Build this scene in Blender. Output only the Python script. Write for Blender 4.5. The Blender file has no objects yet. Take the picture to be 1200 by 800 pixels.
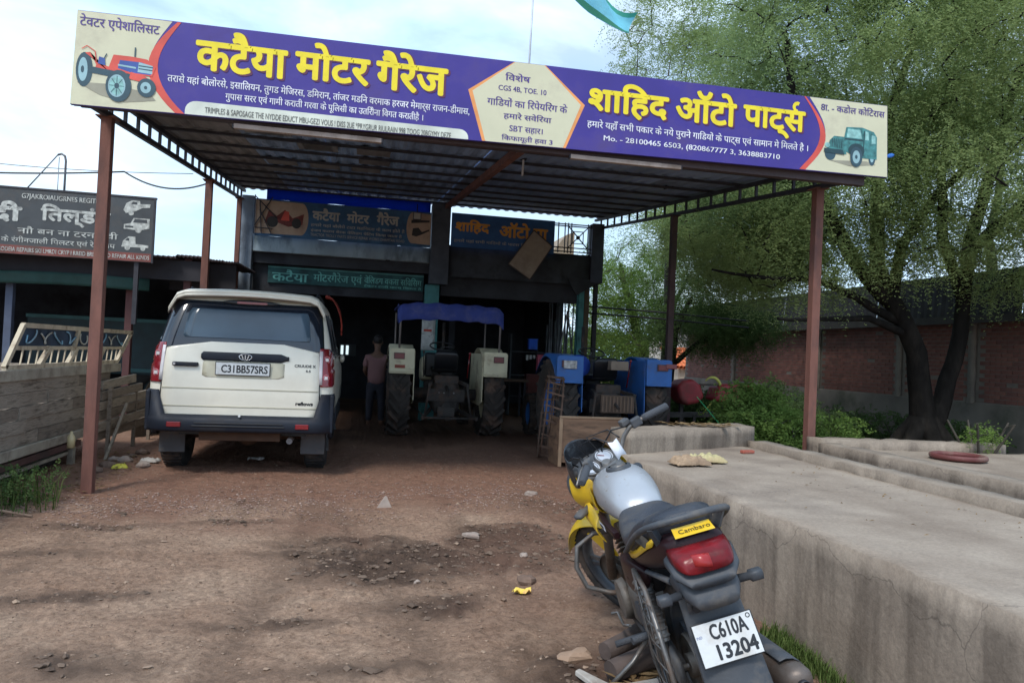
import bpy, math, random
import numpy as np
from mathutils import Vector, Matrix, Euler, noise as mn
random.seed(7); RNG = np.random.default_rng(7)
scene = bpy.context.scene
COL = scene.collection
R = math.radians
PI = math.pi

# ---------------------------------------------------------------- camera
_yaw, _pit, _rol = R(11.7), R(1.05), R(2.6)
_f = Vector((math.sin(_yaw)*math.cos(_pit), math.cos(_yaw)*math.cos(_pit), math.sin(_pit)))
_r0 = Vector((math.cos(_yaw), -math.sin(_yaw), 0)); _u0 = _r0.cross(_f)
_r = _r0*math.cos(_rol) + _u0*math.sin(_rol); _u = -_r0*math.sin(_rol) + _u0*math.cos(_rol)
cam_d = bpy.data.cameras.new('camera'); cam = bpy.data.objects.new('camera', cam_d); COL.objects.link(cam)
cam.matrix_world = Matrix(((_r.x, _u.x, -_f.x, 0), (_r.y, _u.y, -_f.y, 0), (_r.z, _u.z, -_f.z, 1.40), (0, 0, 0, 1)))
cam_d.sensor_width = 36; cam_d.lens = 870/1200*36; cam_d.clip_start = 0.05; cam_d.clip_end = 2000
scene.camera = cam

# ---------------------------------------------------------------- world: sky texture with broken cloud cover
SUN_EL, SUN_AZ = R(52), R(215)      # azimuth clockwise from +y: behind the camera, to the left
world = bpy.data.worlds.new('World'); scene.world = world; world.use_nodes = True
nt = world.node_tree; nt.nodes.clear()
N = nt.nodes.new; L = nt.links.new
sky = N('ShaderNodeTexSky'); sky.sky_type = 'NISHITA'; sky.sun_disc = False
sky.sun_elevation = SUN_EL; sky.sun_rotation = SUN_AZ; sky.air_density = 1.1; sky.dust_density = 1.5
tc = N('ShaderNodeTexCoord'); mp = N('ShaderNodeMapping'); mp.inputs['Scale'].default_value = (1.0, 1.0, 2.6)
mp.inputs['Location'].default_value = (0.35, 0.1, 0.0)
L(tc.outputs['Generated'], mp.inputs['Vector'])
n1 = N('ShaderNodeTexNoise'); n1.inputs['Scale'].default_value = 2.1; n1.inputs['Detail'].default_value = 7; n1.inputs['Roughness'].default_value = .55
n1.inputs['Distortion'].default_value = .35
L(mp.outputs[0], n1.inputs['Vector'])
cr = N('ShaderNodeValToRGB'); cr.color_ramp.elements[0].position = .42; cr.color_ramp.elements[1].position = .60
cr.color_ramp.elements[0].color = (.42, .42, .42, 1); cr.color_ramp.elements[1].color = (.97, .97, .97, 1)
L(n1.outputs['Fac'], cr.inputs['Fac'])
n2 = N('ShaderNodeTexNoise'); n2.inputs['Scale'].default_value = 3.2; n2.inputs['Detail'].default_value = 5
L(mp.outputs[0], n2.inputs['Vector'])
cc = N('ShaderNodeValToRGB'); cc.color_ramp.elements[0].position = .35; cc.color_ramp.elements[1].position = .7
cc.color_ramp.elements[0].color = (4.9, 7.4, 10.6, 1); cc.color_ramp.elements[1].color = (7.9, 9.4, 10.8, 1)
L(n2.outputs['Fac'], cc.inputs['Fac'])
mx = N('ShaderNodeMixRGB'); L(cr.outputs['Color'], mx.inputs['Fac']); L(sky.outputs[0], mx.inputs[1]); L(cc.outputs['Color'], mx.inputs[2])
bg = N('ShaderNodeBackground'); bg.inputs['Strength'].default_value = .10
L(mx.outputs[0], bg.inputs['Color'])
wo = N('ShaderNodeOutputWorld'); L(bg.outputs[0], wo.inputs['Surface'])

sd = bpy.data.lights.new('sun', 'SUN'); sd.energy = 1.5; sd.angle = R(14); sd.color = (1.0, .95, .88)
sun = bpy.data.objects.new('sun', sd); COL.objects.link(sun)
_sv = Vector((math.sin(SUN_AZ)*math.cos(SUN_EL), math.cos(SUN_AZ)*math.cos(SUN_EL), math.sin(SUN_EL)))
sun.rotation_euler = _sv.to_track_quat('Z', 'Y').to_euler(); sun.location = (0, 0, 30)

vs = scene.view_settings; vs.view_transform = 'Standard'; vs.look = 'None'; vs.gamma = 1; vs.use_curve_mapping = False
vs.exposure = 0.74
scene.cycles.use_denoising = True
scene.cycles.max_bounces = 8; scene.cycles.transparent_max_bounces = 12
# ---------------------------------------------------------------- helpers
class MB:
    """collects shapes; build() links them as one mesh object"""
    def __init__(s): s.v = []; s.f = []; s.sm = []; s.mi = []
    def add(s, vs, fs, smooth=False, mi=0):
        b = len(s.v); s.v += [tuple(p) for p in vs]
        for f in fs: s.f.append(tuple(i+b for i in f)); s.sm.append(smooth); s.mi.append(mi)
        return s
    def box(s, x0, x1, y0, y1, z0, z1, mi=0, jit=0):
        P = [(x, y, z) for z in (z0, z1) for y in (y0, y1) for x in (x0, x1)]
        if jit: P = [tuple(c+random.uniform(-jit, jit) for c in p) for p in P]
        return s.add(P, [(0, 2, 3, 1), (4, 5, 7, 6), (0, 1, 5, 4), (2, 6, 7, 3), (0, 4, 6, 2), (1, 3, 7, 5)], False, mi)
    def cbox(s, c, size, rot=(0, 0, 0), mi=0):
        m = Euler(rot).to_matrix(); c = Vector(c)
        P = [c + m @ Vector((x*size[0]/2, y*size[1]/2, z*size[2]/2)) for z in (-1, 1) for y in (-1, 1) for x in (-1, 1)]
        return s.add(P, [(0, 2, 3, 1), (4, 5, 7, 6), (0, 1, 5, 4), (2, 6, 7, 3), (0, 4, 6, 2), (1, 3, 7, 5)], False, mi)
    def bar(s, a, b, w, h=None, mi=0):
        """rectangular bar from a to b"""
        a = Vector(a); b = Vector(b); h = h or w; d = (b-a).normalized()
        up = Vector((0, 0, 1)) if abs(d.z) < .95 else Vector((0, 1, 0))
        sx = d.cross(up).normalized()*w/2; sz = sx.cross(d).normalized()*h/2
        P = [p+i*sx+j*sz for p in (a, b) for (i, j) in ((-1, -1), (1, -1), (1, 1), (-1, 1))]
        return s.add(P, [(0, 1, 2, 3), (7, 6, 5, 4), (0, 4, 5, 1), (1, 5, 6, 2), (2, 6, 7, 3), (3, 7, 4, 0)], False, mi)
    def tube(s, pts, r, n=8, cap=True, mi=0, smooth=True):
        pts = [Vector(p) for p in pts]; m = len(pts)
        rs = r if isinstance(r, (list, tuple)) else [r]*m
        t0 = (pts[1]-pts[0]).normalized()
        nx = t0.orthogonal().normalized(); V = []
        for i, p in enumerate(pts):
            t = (pts[min(i+1, m-1)]-pts[max(i-1, 0)]).normalized()
            nx = (nx - t*nx.dot(t)).normalized(); ny = t.cross(nx)
            for k in range(n):
                a = 2*PI*k/n; V.append(p+(nx*math.cos(a)+ny*math.sin(a))*rs[i])
        F = [(i*n+k, i*n+(k+1) % n, (i+1)*n+(k+1) % n, (i+1)*n+k) for i in range(m-1) for k in range(n)]
        s.add(V, F, smooth, mi)
        if cap:
            s.add(V[:n], [tuple(range(n-1, -1, -1))], False, mi); s.add(V[-n:], [tuple(range(n))], False, mi)
        return s
    def cyl(s, a, b, r, r2=None, n=14, mi=0): return s.tube([a, b], [r, r if r2 is None else r2], n, True, mi)
    def lathe(s, prof, o, ax, n=28, mi=0, smooth=True, closed=False):
        """prof: (radius, along axis)"""
        o = Vector(o); ax = Vector(ax).normalized(); nx = ax.orthogonal().normalized(); ny = ax.cross(nx); V = []
        for (r, h) in prof:
            for k in range(n):
                a = 2*PI*k/n; V.append(o+ax*h+(nx*math.cos(a)+ny*math.sin(a))*r)
        m = len(prof)
        F = [(i*n+k, i*n+(k+1) % n, ((i+1) % m)*n+(k+1) % n, ((i+1) % m)*n+k) for i in range(m if closed else m-1) for k in range(n)]
        return s.add(V, F, smooth, mi)
    def ell(s, c, rad, rot=(0, 0, 0), nu=14, nv=9, mi=0):
        m = Euler(rot).to_matrix(); c = Vector(c); V = []
        for j in range(nv+1):
            t = PI*j/nv
            for k in range(nu):
                a = 2*PI*k/nu
                V.append(c+m @ Vector((rad[0]*math.sin(t)*math.cos(a), rad[1]*math.sin(t)*math.sin(a), rad[2]*math.cos(t))))
        F = [(j*nu+k, (j+1)*nu+k, (j+1)*nu+(k+1) % nu, j*nu+(k+1) % nu) for j in range(nv) for k in range(nu)]
        return s.add(V, F, True, mi)
    def grid(s, rows, smooth=True, mi=0, thick=None):
        """rows: list of equally long point lists; thick: vector for the back face"""
        n = len(rows[0]); m = len(rows); V = [Vector(p) for r in rows for p in r]
        F = [(i*n+k, i*n+k+1, (i+1)*n+k+1, (i+1)*n+k) for i in range(m-1) for k in range(n-1)]
        s.add(V, F, smooth, mi)
        if thick is not None:
            t = Vector(thick); W = [p+t for p in V]; s.add(W, [tuple(reversed(f)) for f in F], smooth, mi)
            rim = [k for k in range(n)] + [i*n+n-1 for i in range(1, m)] + [(m-1)*n+k for k in range(n-2, -1, -1)] + [i*n for i in range(m-2, 0, -1)]
            q = len(rim); s.add([V[i] for i in rim]+[W[i] for i in rim], [(i, q+i, q+(i+1) % q, (i+1) % q) for i in range(q)], False, mi)
        return s
    def prism(s, poly, fn, d, mi=0):
        """poly of 2d points, fn maps (a,b,h) to 3d, extruded h from 0 to d"""
        n = len(poly); A = [fn(a, b, 0) for a, b in poly]; B = [fn(a, b, d) for a, b in poly]
        return s.add(A+B, [tuple(range(n)), tuple(range(2*n-1, n-1, -1))]+[(i, i+n, (i+1) % n+n, (i+1) % n) for i in range(n)], False, mi)
    def loft(s, secs, n=20, cap=True, mi=0):
        """secs: (centre, half x, half z, power[, x-axis, z-axis]) superellipse sections"""
        V = []
        for q in secs:
            c, hx, hz, pw = q[:4]; ex = Vector(q[4]) if len(q) > 4 else Vector((1, 0, 0)); ez = Vector(q[5]) if len(q) > 5 else Vector((0, 0, 1))
            for k in range(n):
                a = 2*PI*k/n; ca, sa = math.cos(a), math.sin(a)
                V.append(Vector(c)+ex*hx*math.copysign(abs(ca)**(2/pw), ca)+ez*hz*math.copysign(abs(sa)**(2/pw), sa))
        m = len(secs)
        s.add(V, [(i*n+k, i*n+(k+1) % n, (i+1)*n+(k+1) % n, (i+1)*n+k) for i in range(m-1) for k in range(n)], True, mi)
        if cap: s.add(V[:n], [tuple(range(n-1, -1, -1))], True, mi); s.add(V[-n:], [tuple(range(n))], True, mi)
        return s

def root_loc(p):
    while p.parent: p = p.parent
    return p.location

def mesh_of(name, mb, mats, off=None):
    me = bpy.data.meshes.new(name)
    V = mb.v if off is None else [(a-off[0], b-off[1], c-off[2]) for a, b, c in mb.v]
    me.from_pydata(V, [], mb.f)
    me.polygons.foreach_set('use_smooth', mb.sm); me.polygons.foreach_set('material_index', mb.mi)
    for m in (mats if isinstance(mats, (list, tuple)) else [mats]): me.materials.append(m)
    me.update(); return me

def obj(name, mb, mats, parent=None, w=False, bevel=0, seg=2, kind=None, label=None, sub=0, fixn=True):
    """one mesh object; w=True: coordinates are world coordinates"""
    off = root_loc(parent) if (w and parent) else None
    me = mesh_of(name, mb, mats, off)
    if fixn:
        import bmesh
        bm = bmesh.new(); bm.from_mesh(me); bmesh.ops.remove_doubles(bm, verts=bm.verts, dist=1e-5)
        bmesh.ops.recalc_face_normals(bm, faces=bm.faces); bm.to_mesh(me); bm.free()
    o = bpy.data.objects.new(name, me); COL.objects.link(o); o.parent = parent
    if bevel:
        b = o.modifiers.new('bevel', 'BEVEL'); b.width = bevel; b.segments = seg; b.limit_method = 'ANGLE'; b.angle_limit = R(40)
    if sub: q = o.modifiers.new('sub', 'SUBSURF'); q.levels = q.render_levels = sub
    if kind: o['kind'] = kind
    if label: o['label'] = label
    return o

def thing(name, label, cat, loc=(0, 0, 0), rot=(0, 0, 0), group=None):
    o = bpy.data.objects.new(name, None); COL.objects.link(o); o.location = loc; o.rotation_euler = rot
    o.empty_display_size = .1; o['label'] = label; o['category'] = cat
    if group: o['group'] = group
    return o
def tag(o, label, cat, group=None, kind=None):
    o['label'] = label; o['category'] = cat
    if group: o['group'] = group
    if kind: o['kind'] = kind
    return o
def inst(name, me, parent, loc, rot=(0, 0, 0), scale=(1, 1, 1)):
    o = bpy.data.objects.new(name, me); COL.objects.link(o); o.parent = parent; o.location = loc; o.rotation_euler = rot; o.scale = scale
    return o

def np_mesh(name, V, F, mat, parent=None, tint=None, smooth=False, kind=None):
    """fast mesh of equal-sided faces from arrays"""
    me = bpy.data.meshes.new(name); F = np.asarray(F, dtype=np.int32); V = np.asarray(V, dtype=np.float32)
    k = F.shape[1]
    me.vertices.add(len(V)); me.vertices.foreach_set('co', V.ravel())
    me.loops.add(F.size); me.loops.foreach_set('vertex_index', F.ravel())
    me.polygons.add(len(F)); me.polygons.foreach_set('loop_start', np.arange(0, F.size, k, dtype=np.int32))
    me.polygons.foreach_set('use_smooth', np.full(len(F), smooth))
    if tint is not None:
        a = me.attributes.new('tint', 'FLOAT', 'POINT'); a.data.foreach_set('value', np.asarray(tint, dtype=np.float32))
    me.materials.append(mat); me.update(calc_edges=True)
    o = bpy.data.objects.new(name, me); COL.objects.link(o); o.parent = parent
    if kind: o['kind'] = kind
    return o

# ---------------------------------------------------------------- materials
_mats = {}
def M(name, col, rough=.6, metal=0., var=.18, sc=5., bump=.15, bsc=60., dirt=None, dsc=3., dlo=.5, dhi=.7, spec=.5, coat=0., stretch=None, emit=None, alpha=None):
    """procedural surface: base colour with fine variation, worn patches of a second colour, small relief"""
    if name in _mats: return _mats[name]
    m = bpy.data.materials.new(name); _mats[name] = m; m.use_nodes = True
    t = m.node_tree; b = t.nodes['Principled BSDF']; n = t.nodes.new; l = t.links.new
    co = n('ShaderNodeTexCoord'); mp = n('ShaderNodeMapping'); l(co.outputs['Object'], mp.inputs['Vector'])
    if stretch: mp.inputs['Scale'].default_value = stretch
    a = n('ShaderNodeTexNoise'); a.inputs['Scale'].default_value = sc; a.inputs['Detail'].default_value = 6; l(mp.outputs[0], a.inputs['Vector'])
    r = n('ShaderNodeValToRGB'); r.color_ramp.elements[0].position = .3; r.color_ramp.elements[1].position = .7
    r.color_ramp.elements[0].color = tuple(c*(1-var) for c in col)+(1,); r.color_ramp.elements[1].color = tuple(min(1, c*(1+var)) for c in col)+(1,)
    l(a.outputs['Fac'], r.inputs['Fac']); out = r.outputs['Color']
    if dirt:
        d = n('ShaderNodeTexNoise'); d.inputs['Scale'].default_value = dsc; d.inputs['Detail'].default_value = 9; d.inputs['Roughness'].default_value = .65
        l(mp.outputs[0], d.inputs['Vector'])
        dr = n('ShaderNodeMapRange'); dr.inputs[1].default_value = dlo; dr.inputs[2].default_value = dhi; l(d.outputs['Fac'], dr.inputs[0])
        x = n('ShaderNodeMixRGB'); l(dr.outputs[0], x.inputs['Fac']); l(out, x.inputs[1]); x.inputs[2].default_value = tuple(dirt)+(1,); out = x.outputs[0]
        rr = n('ShaderNodeMapRange'); l(dr.outputs[0], rr.inputs[0]); rr.inputs[3].default_value = rough; rr.inputs[4].default_value = max(rough, .85); l(rr.outputs[0], b.inputs['Roughness'])
    else: b.inputs['Roughness'].default_value = rough
    l(out, b.inputs['Base Color']); b.inputs['Metallic'].default_value = metal; b.inputs['Specular IOR Level'].default_value = spec
    b.inputs['Coat Weight'].default_value = coat; b.inputs['Coat Roughness'].default_value = .15
    if bump:
        q = n('ShaderNodeTexNoise'); q.inputs['Scale'].default_value = bsc; q.inputs['Detail'].default_value = 5; l(mp.outputs[0], q.inputs['Vector'])
        bp = n('ShaderNodeBump'); bp.inputs['Strength'].default_value = bump; bp.inputs['Distance'].default_value = .01
        l(q.outputs['Fac'], bp.inputs['Height']); l(bp.outputs[0], b.inputs['Normal'])
    if emit: b.inputs['Emission Color'].default_value = tuple(emit[:3])+(1,); b.inputs['Emission Strength'].default_value = emit[3]
    return m

def leaf_mat(name, dark, light, trans=.35):
    m = bpy.data.materials.new(name); m.use_nodes = True; t = m.node_tree; t.nodes.clear(); n = t.nodes.new; l = t.links.new
    at = n('ShaderNodeAttribute'); at.attribute_name = 'tint'
    x = n('ShaderNodeMixRGB'); l(at.outputs['Fac'], x.inputs['Fac']); x.inputs[1].default_value = tuple(dark)+(1,); x.inputs[2].default_value = tuple(light)+(1,)
    d = n('ShaderNodeBsdfDiffuse'); l(x.outputs[0], d.inputs['Color'])
    tr = n('ShaderNodeBsdfTranslucent'); l(x.outputs[0], tr.inputs['Color'])
    mx = n('ShaderNodeMixShader'); mx.inputs[0].default_value = trans; l(d.outputs[0], mx.inputs[1]); l(tr.outputs[0], mx.inputs[2])
    o = n('ShaderNodeOutputMaterial'); l(mx.outputs[0], o.inputs['Surface']); return m

# ---------------------------------------------------------------- lettering
def text_mb(body, x0, x1, z0, z1, fn, bold=0., depth=.002, fit='box', shear=0, align='fill', res=3):
    """letters as a thin mesh; filled between x0..x1 and z0..z1 of a surface given by fn(x, z, h)"""
    c = bpy.data.curves.new('t', 'FONT'); c.body = body; c.offset = 0; c.shear = shear; c.resolution_u = res
    o = bpy.data.objects.new('t', c); COL.objects.link(o); dg = bpy.context.evaluated_depsgraph_get()
    me = bpy.data.meshes.new_from_object(o.evaluated_get(dg)); bpy.data.objects.remove(o); bpy.data.curves.remove(c)
    V = np.array([v.co[:2] for v in me.vertices]) if len(me.vertices) else np.zeros((0, 2))
    F = [tuple(p.vertices) for p in me.polygons]; bpy.data.meshes.remove(me)
    mb = MB()
    if not len(V): return mb
    lo, hi = V.min(0), V.max(0); sx = (x1-x0)/(hi[0]-lo[0]); sz = (z1-z0)/(hi[1]-lo[1])
    if fit == 'w': sz = sx
    w = bold*sx*1.0; dirs = [(0, 0)]
    if bold > .025: dirs += [(w*math.cos(k*PI/4), w*math.sin(k*PI/4)) for k in range(8)]
    elif bold: dirs += [(w, 0), (-w, 0)]
    ax = min(w, (x1-x0)*.05); kx = (x1-x0-2*ax)/(x1-x0); kz = (z1-z0-2*ax)/(z1-z0) if bold > .025 else 1
    for i, (u, v) in enumerate(dirs):
        P = [fn(x0+ax+(a-lo[0])*sx*kx+u, z0+(ax if kz != 1 else 0)+(b-lo[1])*sz*kz+v, depth+i*.00006) for a, b in V]
        mb.add(P, F)
    return mb
def fplane(Y, sgn=-1):
    """print on a plane facing the camera side (-y) at depth Y"""
    return lambda a, b, h: Vector((a, Y+sgn*h, b))

def smooth_noise(x, y, sc, seed):
    r = np.random.default_rng(seed).random((64, 64)); u = (x*sc) % 64; v = (y*sc) % 64
    i = np.floor(u).astype(int); j = np.floor(v).astype(int); fu = u-i; fv = v-j; fu = fu*fu*(3-2*fu); fv = fv*fv*(3-2*fv)
    i %= 64; j %= 64; i1 = (i+1) % 64; j1 = (j+1) % 64
    return (r[i, j]*(1-fu)+r[i1, j]*fu)*(1-fv)+(r[i, j1]*(1-fu)+r[i1, j1]*fu)*fv
def fbm(x, y, sc, seed, octv=4, g=.5):
    s = 0; a = 1; t = 0
    for k in range(octv): s = s+a*smooth_noise(x+k*3.1, y-k*1.7, sc*2**k, seed+k); t += a; a *= g
    return s/t
# ---------------------------------------------------------------- ground
def ground_material():
    m = bpy.data.materials.new('trodden_earth'); m.use_nodes = True; t = m.node_tree; b = t.nodes['Principled BSDF']; n = t.nodes.new; l = t.links.new
    co = n('ShaderNodeTexCoord')
    def noise(sc, det=8, rough=.6, dist=0):
        q = n('ShaderNodeTexNoise'); q.inputs['Scale'].default_value = sc; q.inputs['Detail'].default_value = det; q.inputs['Roughness'].default_value = rough
        q.inputs['Distortion'].default_value = dist; l(co.outputs['Object'], q.inputs['Vector']); return q.outputs['Fac']
    def ramp(f, *st):
        r = n('ShaderNodeValToRGB'); e = r.color_ramp.elements
        while len(e) < len(st): e.new(.5)
        for k, (p, c) in enumerate(st): e[k].position = p; e[k].color = tuple(c)+(1,)
        l(f, r.inputs['Fac']); return r.outputs['Color']
    def mix(f, a, c, mode='MIX'):
        x = n('ShaderNodeMixRGB'); x.blend_type = mode
        if hasattr(f, 'node'): l(f, x.inputs[0])
        else: x.inputs[0].default_value = f
        l(a, x.inputs[1]) if hasattr(a, 'node') else setattr(x.inputs[1], 'default_value', tuple(a)+(1,))
        l(c, x.inputs[2]) if hasattr(c, 'node') else setattr(x.inputs[2], 'default_value', tuple(c)+(1,))
        return x.outputs[0]
    base = ramp(noise(.9, 9, .62, .4), (.3, (.280, .172, .116)), (.52, (.390, .258, .180)), (.72, (.49, .352, .255)))
    fine = ramp(noise(28, 10, .75), (.32, (.48, .45, .43)), (.68, (1.38, 1.38, 1.36)))
    c = mix(1.0, base, fine, 'MULTIPLY')
    grit = ramp(noise(95, 4, .8), (.62, (0, 0, 0)), (.70, (1, 1, 1)))
    c = mix(grit, c, (.40, .32, .26))
    dk = ramp(noise(60, 4, .8), (.30, (1, 1, 1)), (.37, (0, 0, 0)))
    c = mix(dk, c, (.09, .06, .05))
    at = n('ShaderNodeAttribute'); at.attribute_name = 'mud'
    ma = n('ShaderNodeMath'); ma.operation = 'MULTIPLY'; l(at.outputs['Fac'], ma.inputs[0])
    mr = n('ShaderNodeMapRange'); mr.inputs[1].default_value = .25; mr.inputs[2].default_value = .6; mr.inputs[3].default_value = .55; mr.inputs[4].default_value = 1.7; l(noise(7, 8, .7), mr.inputs[0]); l(mr.outputs[0], ma.inputs[1]); ma.use_clamp = True
    mudc = ramp(noise(18, 8, .7), (.3, (.055, .033, .022)), (.7, (.135, .083, .056)))
    c = mix(ma.outputs[0], c, mudc)
    a2 = n('ShaderNodeAttribute'); a2.attribute_name = 'red'
    redc = ramp(noise(11, 8, .7), (.3, (.175, .084, .056)), (.7, (.300, .162, .108)))
    c = mix(a2.outputs['Fac'], c, redc)
    l(c, b.inputs['Base Color'])
    rg = n('ShaderNodeMapRange'); l(ma.outputs[0], rg.inputs[0]); rg.inputs[3].default_value = .92; rg.inputs[4].default_value = .70; l(rg.outputs[0], b.inputs['Roughness'])
    b.inputs['Specular IOR Level'].default_value = .3
    bp = n('ShaderNodeBump'); bp.inputs['Strength'].default_value = 1.0; bp.inputs['Distance'].default_value = .03; l(noise(26, 12, .75), bp.inputs['Height'])
    b2 = n('ShaderNodeBump'); b2.inputs['Strength'].default_value = .5; b2.inputs['Distance'].default_value = .008; l(noise(120, 5, .8), b2.inputs['Height']); l(bp.outputs[0], b2.inputs['Normal'])
    l(b2.outputs[0], b.inputs['Normal']); return m

# (x, y, rx, ry, strength): churned mud patches
MUD = [(.55, 5.05, 1.0, .42, 1), (-.05, 5.5, .5, .16, .7), (-2.4, 4.2, .4, .10, .5), (-1.5, 4.3, .45, .10, .55), (.2, 3.3, .5, .10, .5), (.75, 4.95, .75, .35, .9), (1.15, 5.6, .45, .35, .9), (.15, 4.85, .55, .22, .8), (-.35, 5.2, .35, .15, .6), (.45, 4.15, .35, .25, .8), (-1.7, 6.0, .5, .12, .55),
       (-.9, 6.15, .5, .10, .6), (-.35, 3.85, .35, .12, .55), (-1.0, 3.45, .35, .15, .5), (1.25, 3.0, .5, .5, .95), (1.5, 5.2, .45, .5, .6), (.9, 2.4, .6, .4, .7), (-2.0, 5.2, .6, .12, .4),
       (-.2, 2.7, .5, .25, .55), (-1.6, 2.9, .4, .2, .4), (1.7, 4.3, .4, .9, .5), (.0, 9.5, 2.6, .5, .35), (1.0, 11.8, 2.2, .8, .8), (-1.2, 12, 1.2, 3.8, .9), (3.0, 12.5, 2, 2, .8), (1.2, 15, 3.6, 3.5, 1), (1.9, 6.6, .5, .7, .5)]
def ruts(x, y):
    r = np.zeros_like(x)
    for (x0, k, a) in ((-1.95, .10, .10), (-.45, .10, .10), (.1, -.05, .22), (1.05, .02, .18)):
        c = x0+k*(y-5)+a*np.sin(y*.55+x0); r += np.exp(-((x-c)/.11)**2)*np.clip((fbm(x, y, .7, 121, 3)-.30)/.2, 0, 1)
    return np.clip(r, 0, 1)
def ground_h(x, y):
    near = np.exp(-np.maximum(0, np.hypot(x, y-5)-10)/10)
    h = (fbm(x, y, .55, 3, 5, .52)-.5)*.10 + (fbm(x, y, 5, 9, 4, .6)-.5)*.042 + (fbm(x, y, 19, 21, 3, .65)-.5)*.026
    m = mud_at(x, y)
    wx = x+.35*(fbm(x, y, 1.7, 83, 3)-.5); wy = y*1.9+.35*(fbm(x, y, 1.7, 87, 3)-.5)
    cr = np.clip(1-np.abs(fbm(wx, wy, 1.9, 101, 4, .55)-.5)/.016, 0, 1)*np.clip((fbm(x, y, .9, 111, 3)-.50)/.08, 0, 1); h -= .022*cr
    h += -.016*ruts(x, y)
    h += m*(fbm(x, y, 8, 31, 4, .65)-.42)*.105
    return h*near
def mud_at(x, y):
    m = np.zeros_like(x); wx = (fbm(x, y, 2.2, 41, 4)-.5)*.9; wy = (fbm(x, y, 2.2, 51, 4)-.5)*.9
    for (a, b, rx, ry, s) in MUD:
        d = np.sqrt(((x+wx*rx*1.6-a)/rx)**2+((y+wy*ry*2.2-b)/ry)**2); m = np.maximum(m, s*np.clip(1.35-d, 0, 1))
    return np.clip(m, 0, 1)
def axis(lo, hi, step, far):
    a = list(np.arange(lo, hi, step)); s = step; p = hi; b = []
    while p < far: b.append(p); s *= 1.25; p += s
    b.append(far); s = step; p = lo-step; q = []
    while p > -far: q.append(p); s *= 1.25; p -= s
    q.append(-far); return np.array(q[::-1]+a+b)
gx = axis(-3.6, 2.7, .022, 400); gy = axis(1.6, 9.2, .025, 400)
X, Y = np.meshgrid(gx, gy); Z = ground_h(X, Y)
nx, ny = len(gx), len(gy)
V = np.stack([X.ravel(), Y.ravel(), Z.ravel()], 1)
ii = (np.arange(ny-1)[:, None]*nx+np.arange(nx-1)[None]).ravel()
F = np.stack([ii, ii+1, ii+nx+1, ii+nx], 1)
g = np_mesh('ground', V, F, ground_material(), smooth=True, kind='structure')
mud = np.maximum(mud_at(X, Y), .30*ruts(X, Y)*np.clip((9.5-Y)/2, 0, 1)*np.clip((Y-1)/2, 0, 1)).ravel()
red = (np.clip((Y-5.9+(fbm(X, Y, 1.2, 61, 4)-.5)*2.2)/1.2, 0, 1)*.85*np.clip((13-Y)/3, .3, 1)).ravel()
red = np.maximum(red, (np.clip((X-.9+(fbm(X, Y, 1.1, 65, 4)-.5)*2)/1.3, 0, 1)*.6).ravel())
for nm, a in (('mud', mud), ('red', red)):
    q = g.data.attributes.new(nm, 'FLOAT', 'POINT'); q.data.foreach_set('value', a.astype(np.float32))
def gz(x, y): return float(ground_h(np.array([float(x)]), np.array([float(y)]))[0])

# loose stones and chips, far too many to count
def stones(name, P, S, mat, label, seed):
    rg = np.random.default_rng(seed); n = len(P)
    base = np.array([(1, 0, 0), (-1, 0, 0), (0, 1, 0), (0, -1, 0), (0, 0, .8), (0, 0, -.8), (.6, .6, .4), (-.6, .6, .35), (-.6, -.6, .45), (.6, -.6, .3)], float)
    tri = np.array([(4, 6, 7), (4, 7, 8), (4, 8, 9), (4, 9, 6), (0, 2, 6), (2, 1, 7), (1, 3, 8), (3, 0, 9), (6, 2, 7), (7, 1, 8), (8, 3, 9), (9, 0, 6), (5, 2, 0), (5, 1, 2), (5, 3, 1), (5, 0, 3)])
    a = rg.random(n)*2*PI; ca, sa = np.cos(a), np.sin(a)
    B = base[None]*(1+rg.uniform(-.35, .35, (n, 10, 3)))*S[:, None, None]*rg.uniform(.6, 1.4, (n, 1, 3)); B[..., 2] *= .65
    Q = np.stack([B[..., 0]*ca[:, None]-B[..., 1]*sa[:, None], B[..., 0]*sa[:, None]+B[..., 1]*ca[:, None], B[..., 2]], 2)+P[:, None, :]
    F = (tri[None]+(np.arange(n)*10)[:, None, None]).reshape(-1, 3)
    o = np_mesh(name, Q.reshape(-1, 3), F, mat, tint=np.repeat(rg.random(n), 10), kind='stuff'); tag(o, label, 'stones', kind='stuff'); return o
def stone_mat(name, a, b):
    m = bpy.data.materials.new(name); m.use_nodes = True; t = m.node_tree; p = t.nodes['Principled BSDF']
    at = t.nodes.new('ShaderNodeAttribute'); at.attribute_name = 'tint'; x = t.nodes.new('ShaderNodeMixRGB'); t.links.new(at.outputs['Fac'], x.inputs[0])
    x.inputs[1].default_value = tuple(a)+(1,); x.inputs[2].default_value = tuple(b)+(1,); t.links.new(x.outputs[0], p.inputs['Base Color']); p.inputs['Roughness'].default_value = .9; return m
rg = np.random.default_rng(3); n = 5200
sx = rg.uniform(-3.3, 2.1, n); sy = np.clip(7.0+rg.normal(0, .42, n)+.15*(sx), 5.7, 9)
k = fbm(sx, sy, 1.6, 71, 3) > .40; sx, sy = sx[k], sy[k]
stones('pale_gravel', np.stack([sx, sy, ground_h(sx, sy)+.003], 1), rg.uniform(.004, .011, len(sx)), stone_mat('gravel_pale', (.18, .10, .08), (.40, .29, .235)), 'band of pale crushed stone chips scattered across the yard before the canopy', 1)
n = 11000; sx = rg.uniform(-3.5, 2.2, n); sy = 1.7+rg.random(n)**.8*8.5
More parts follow.
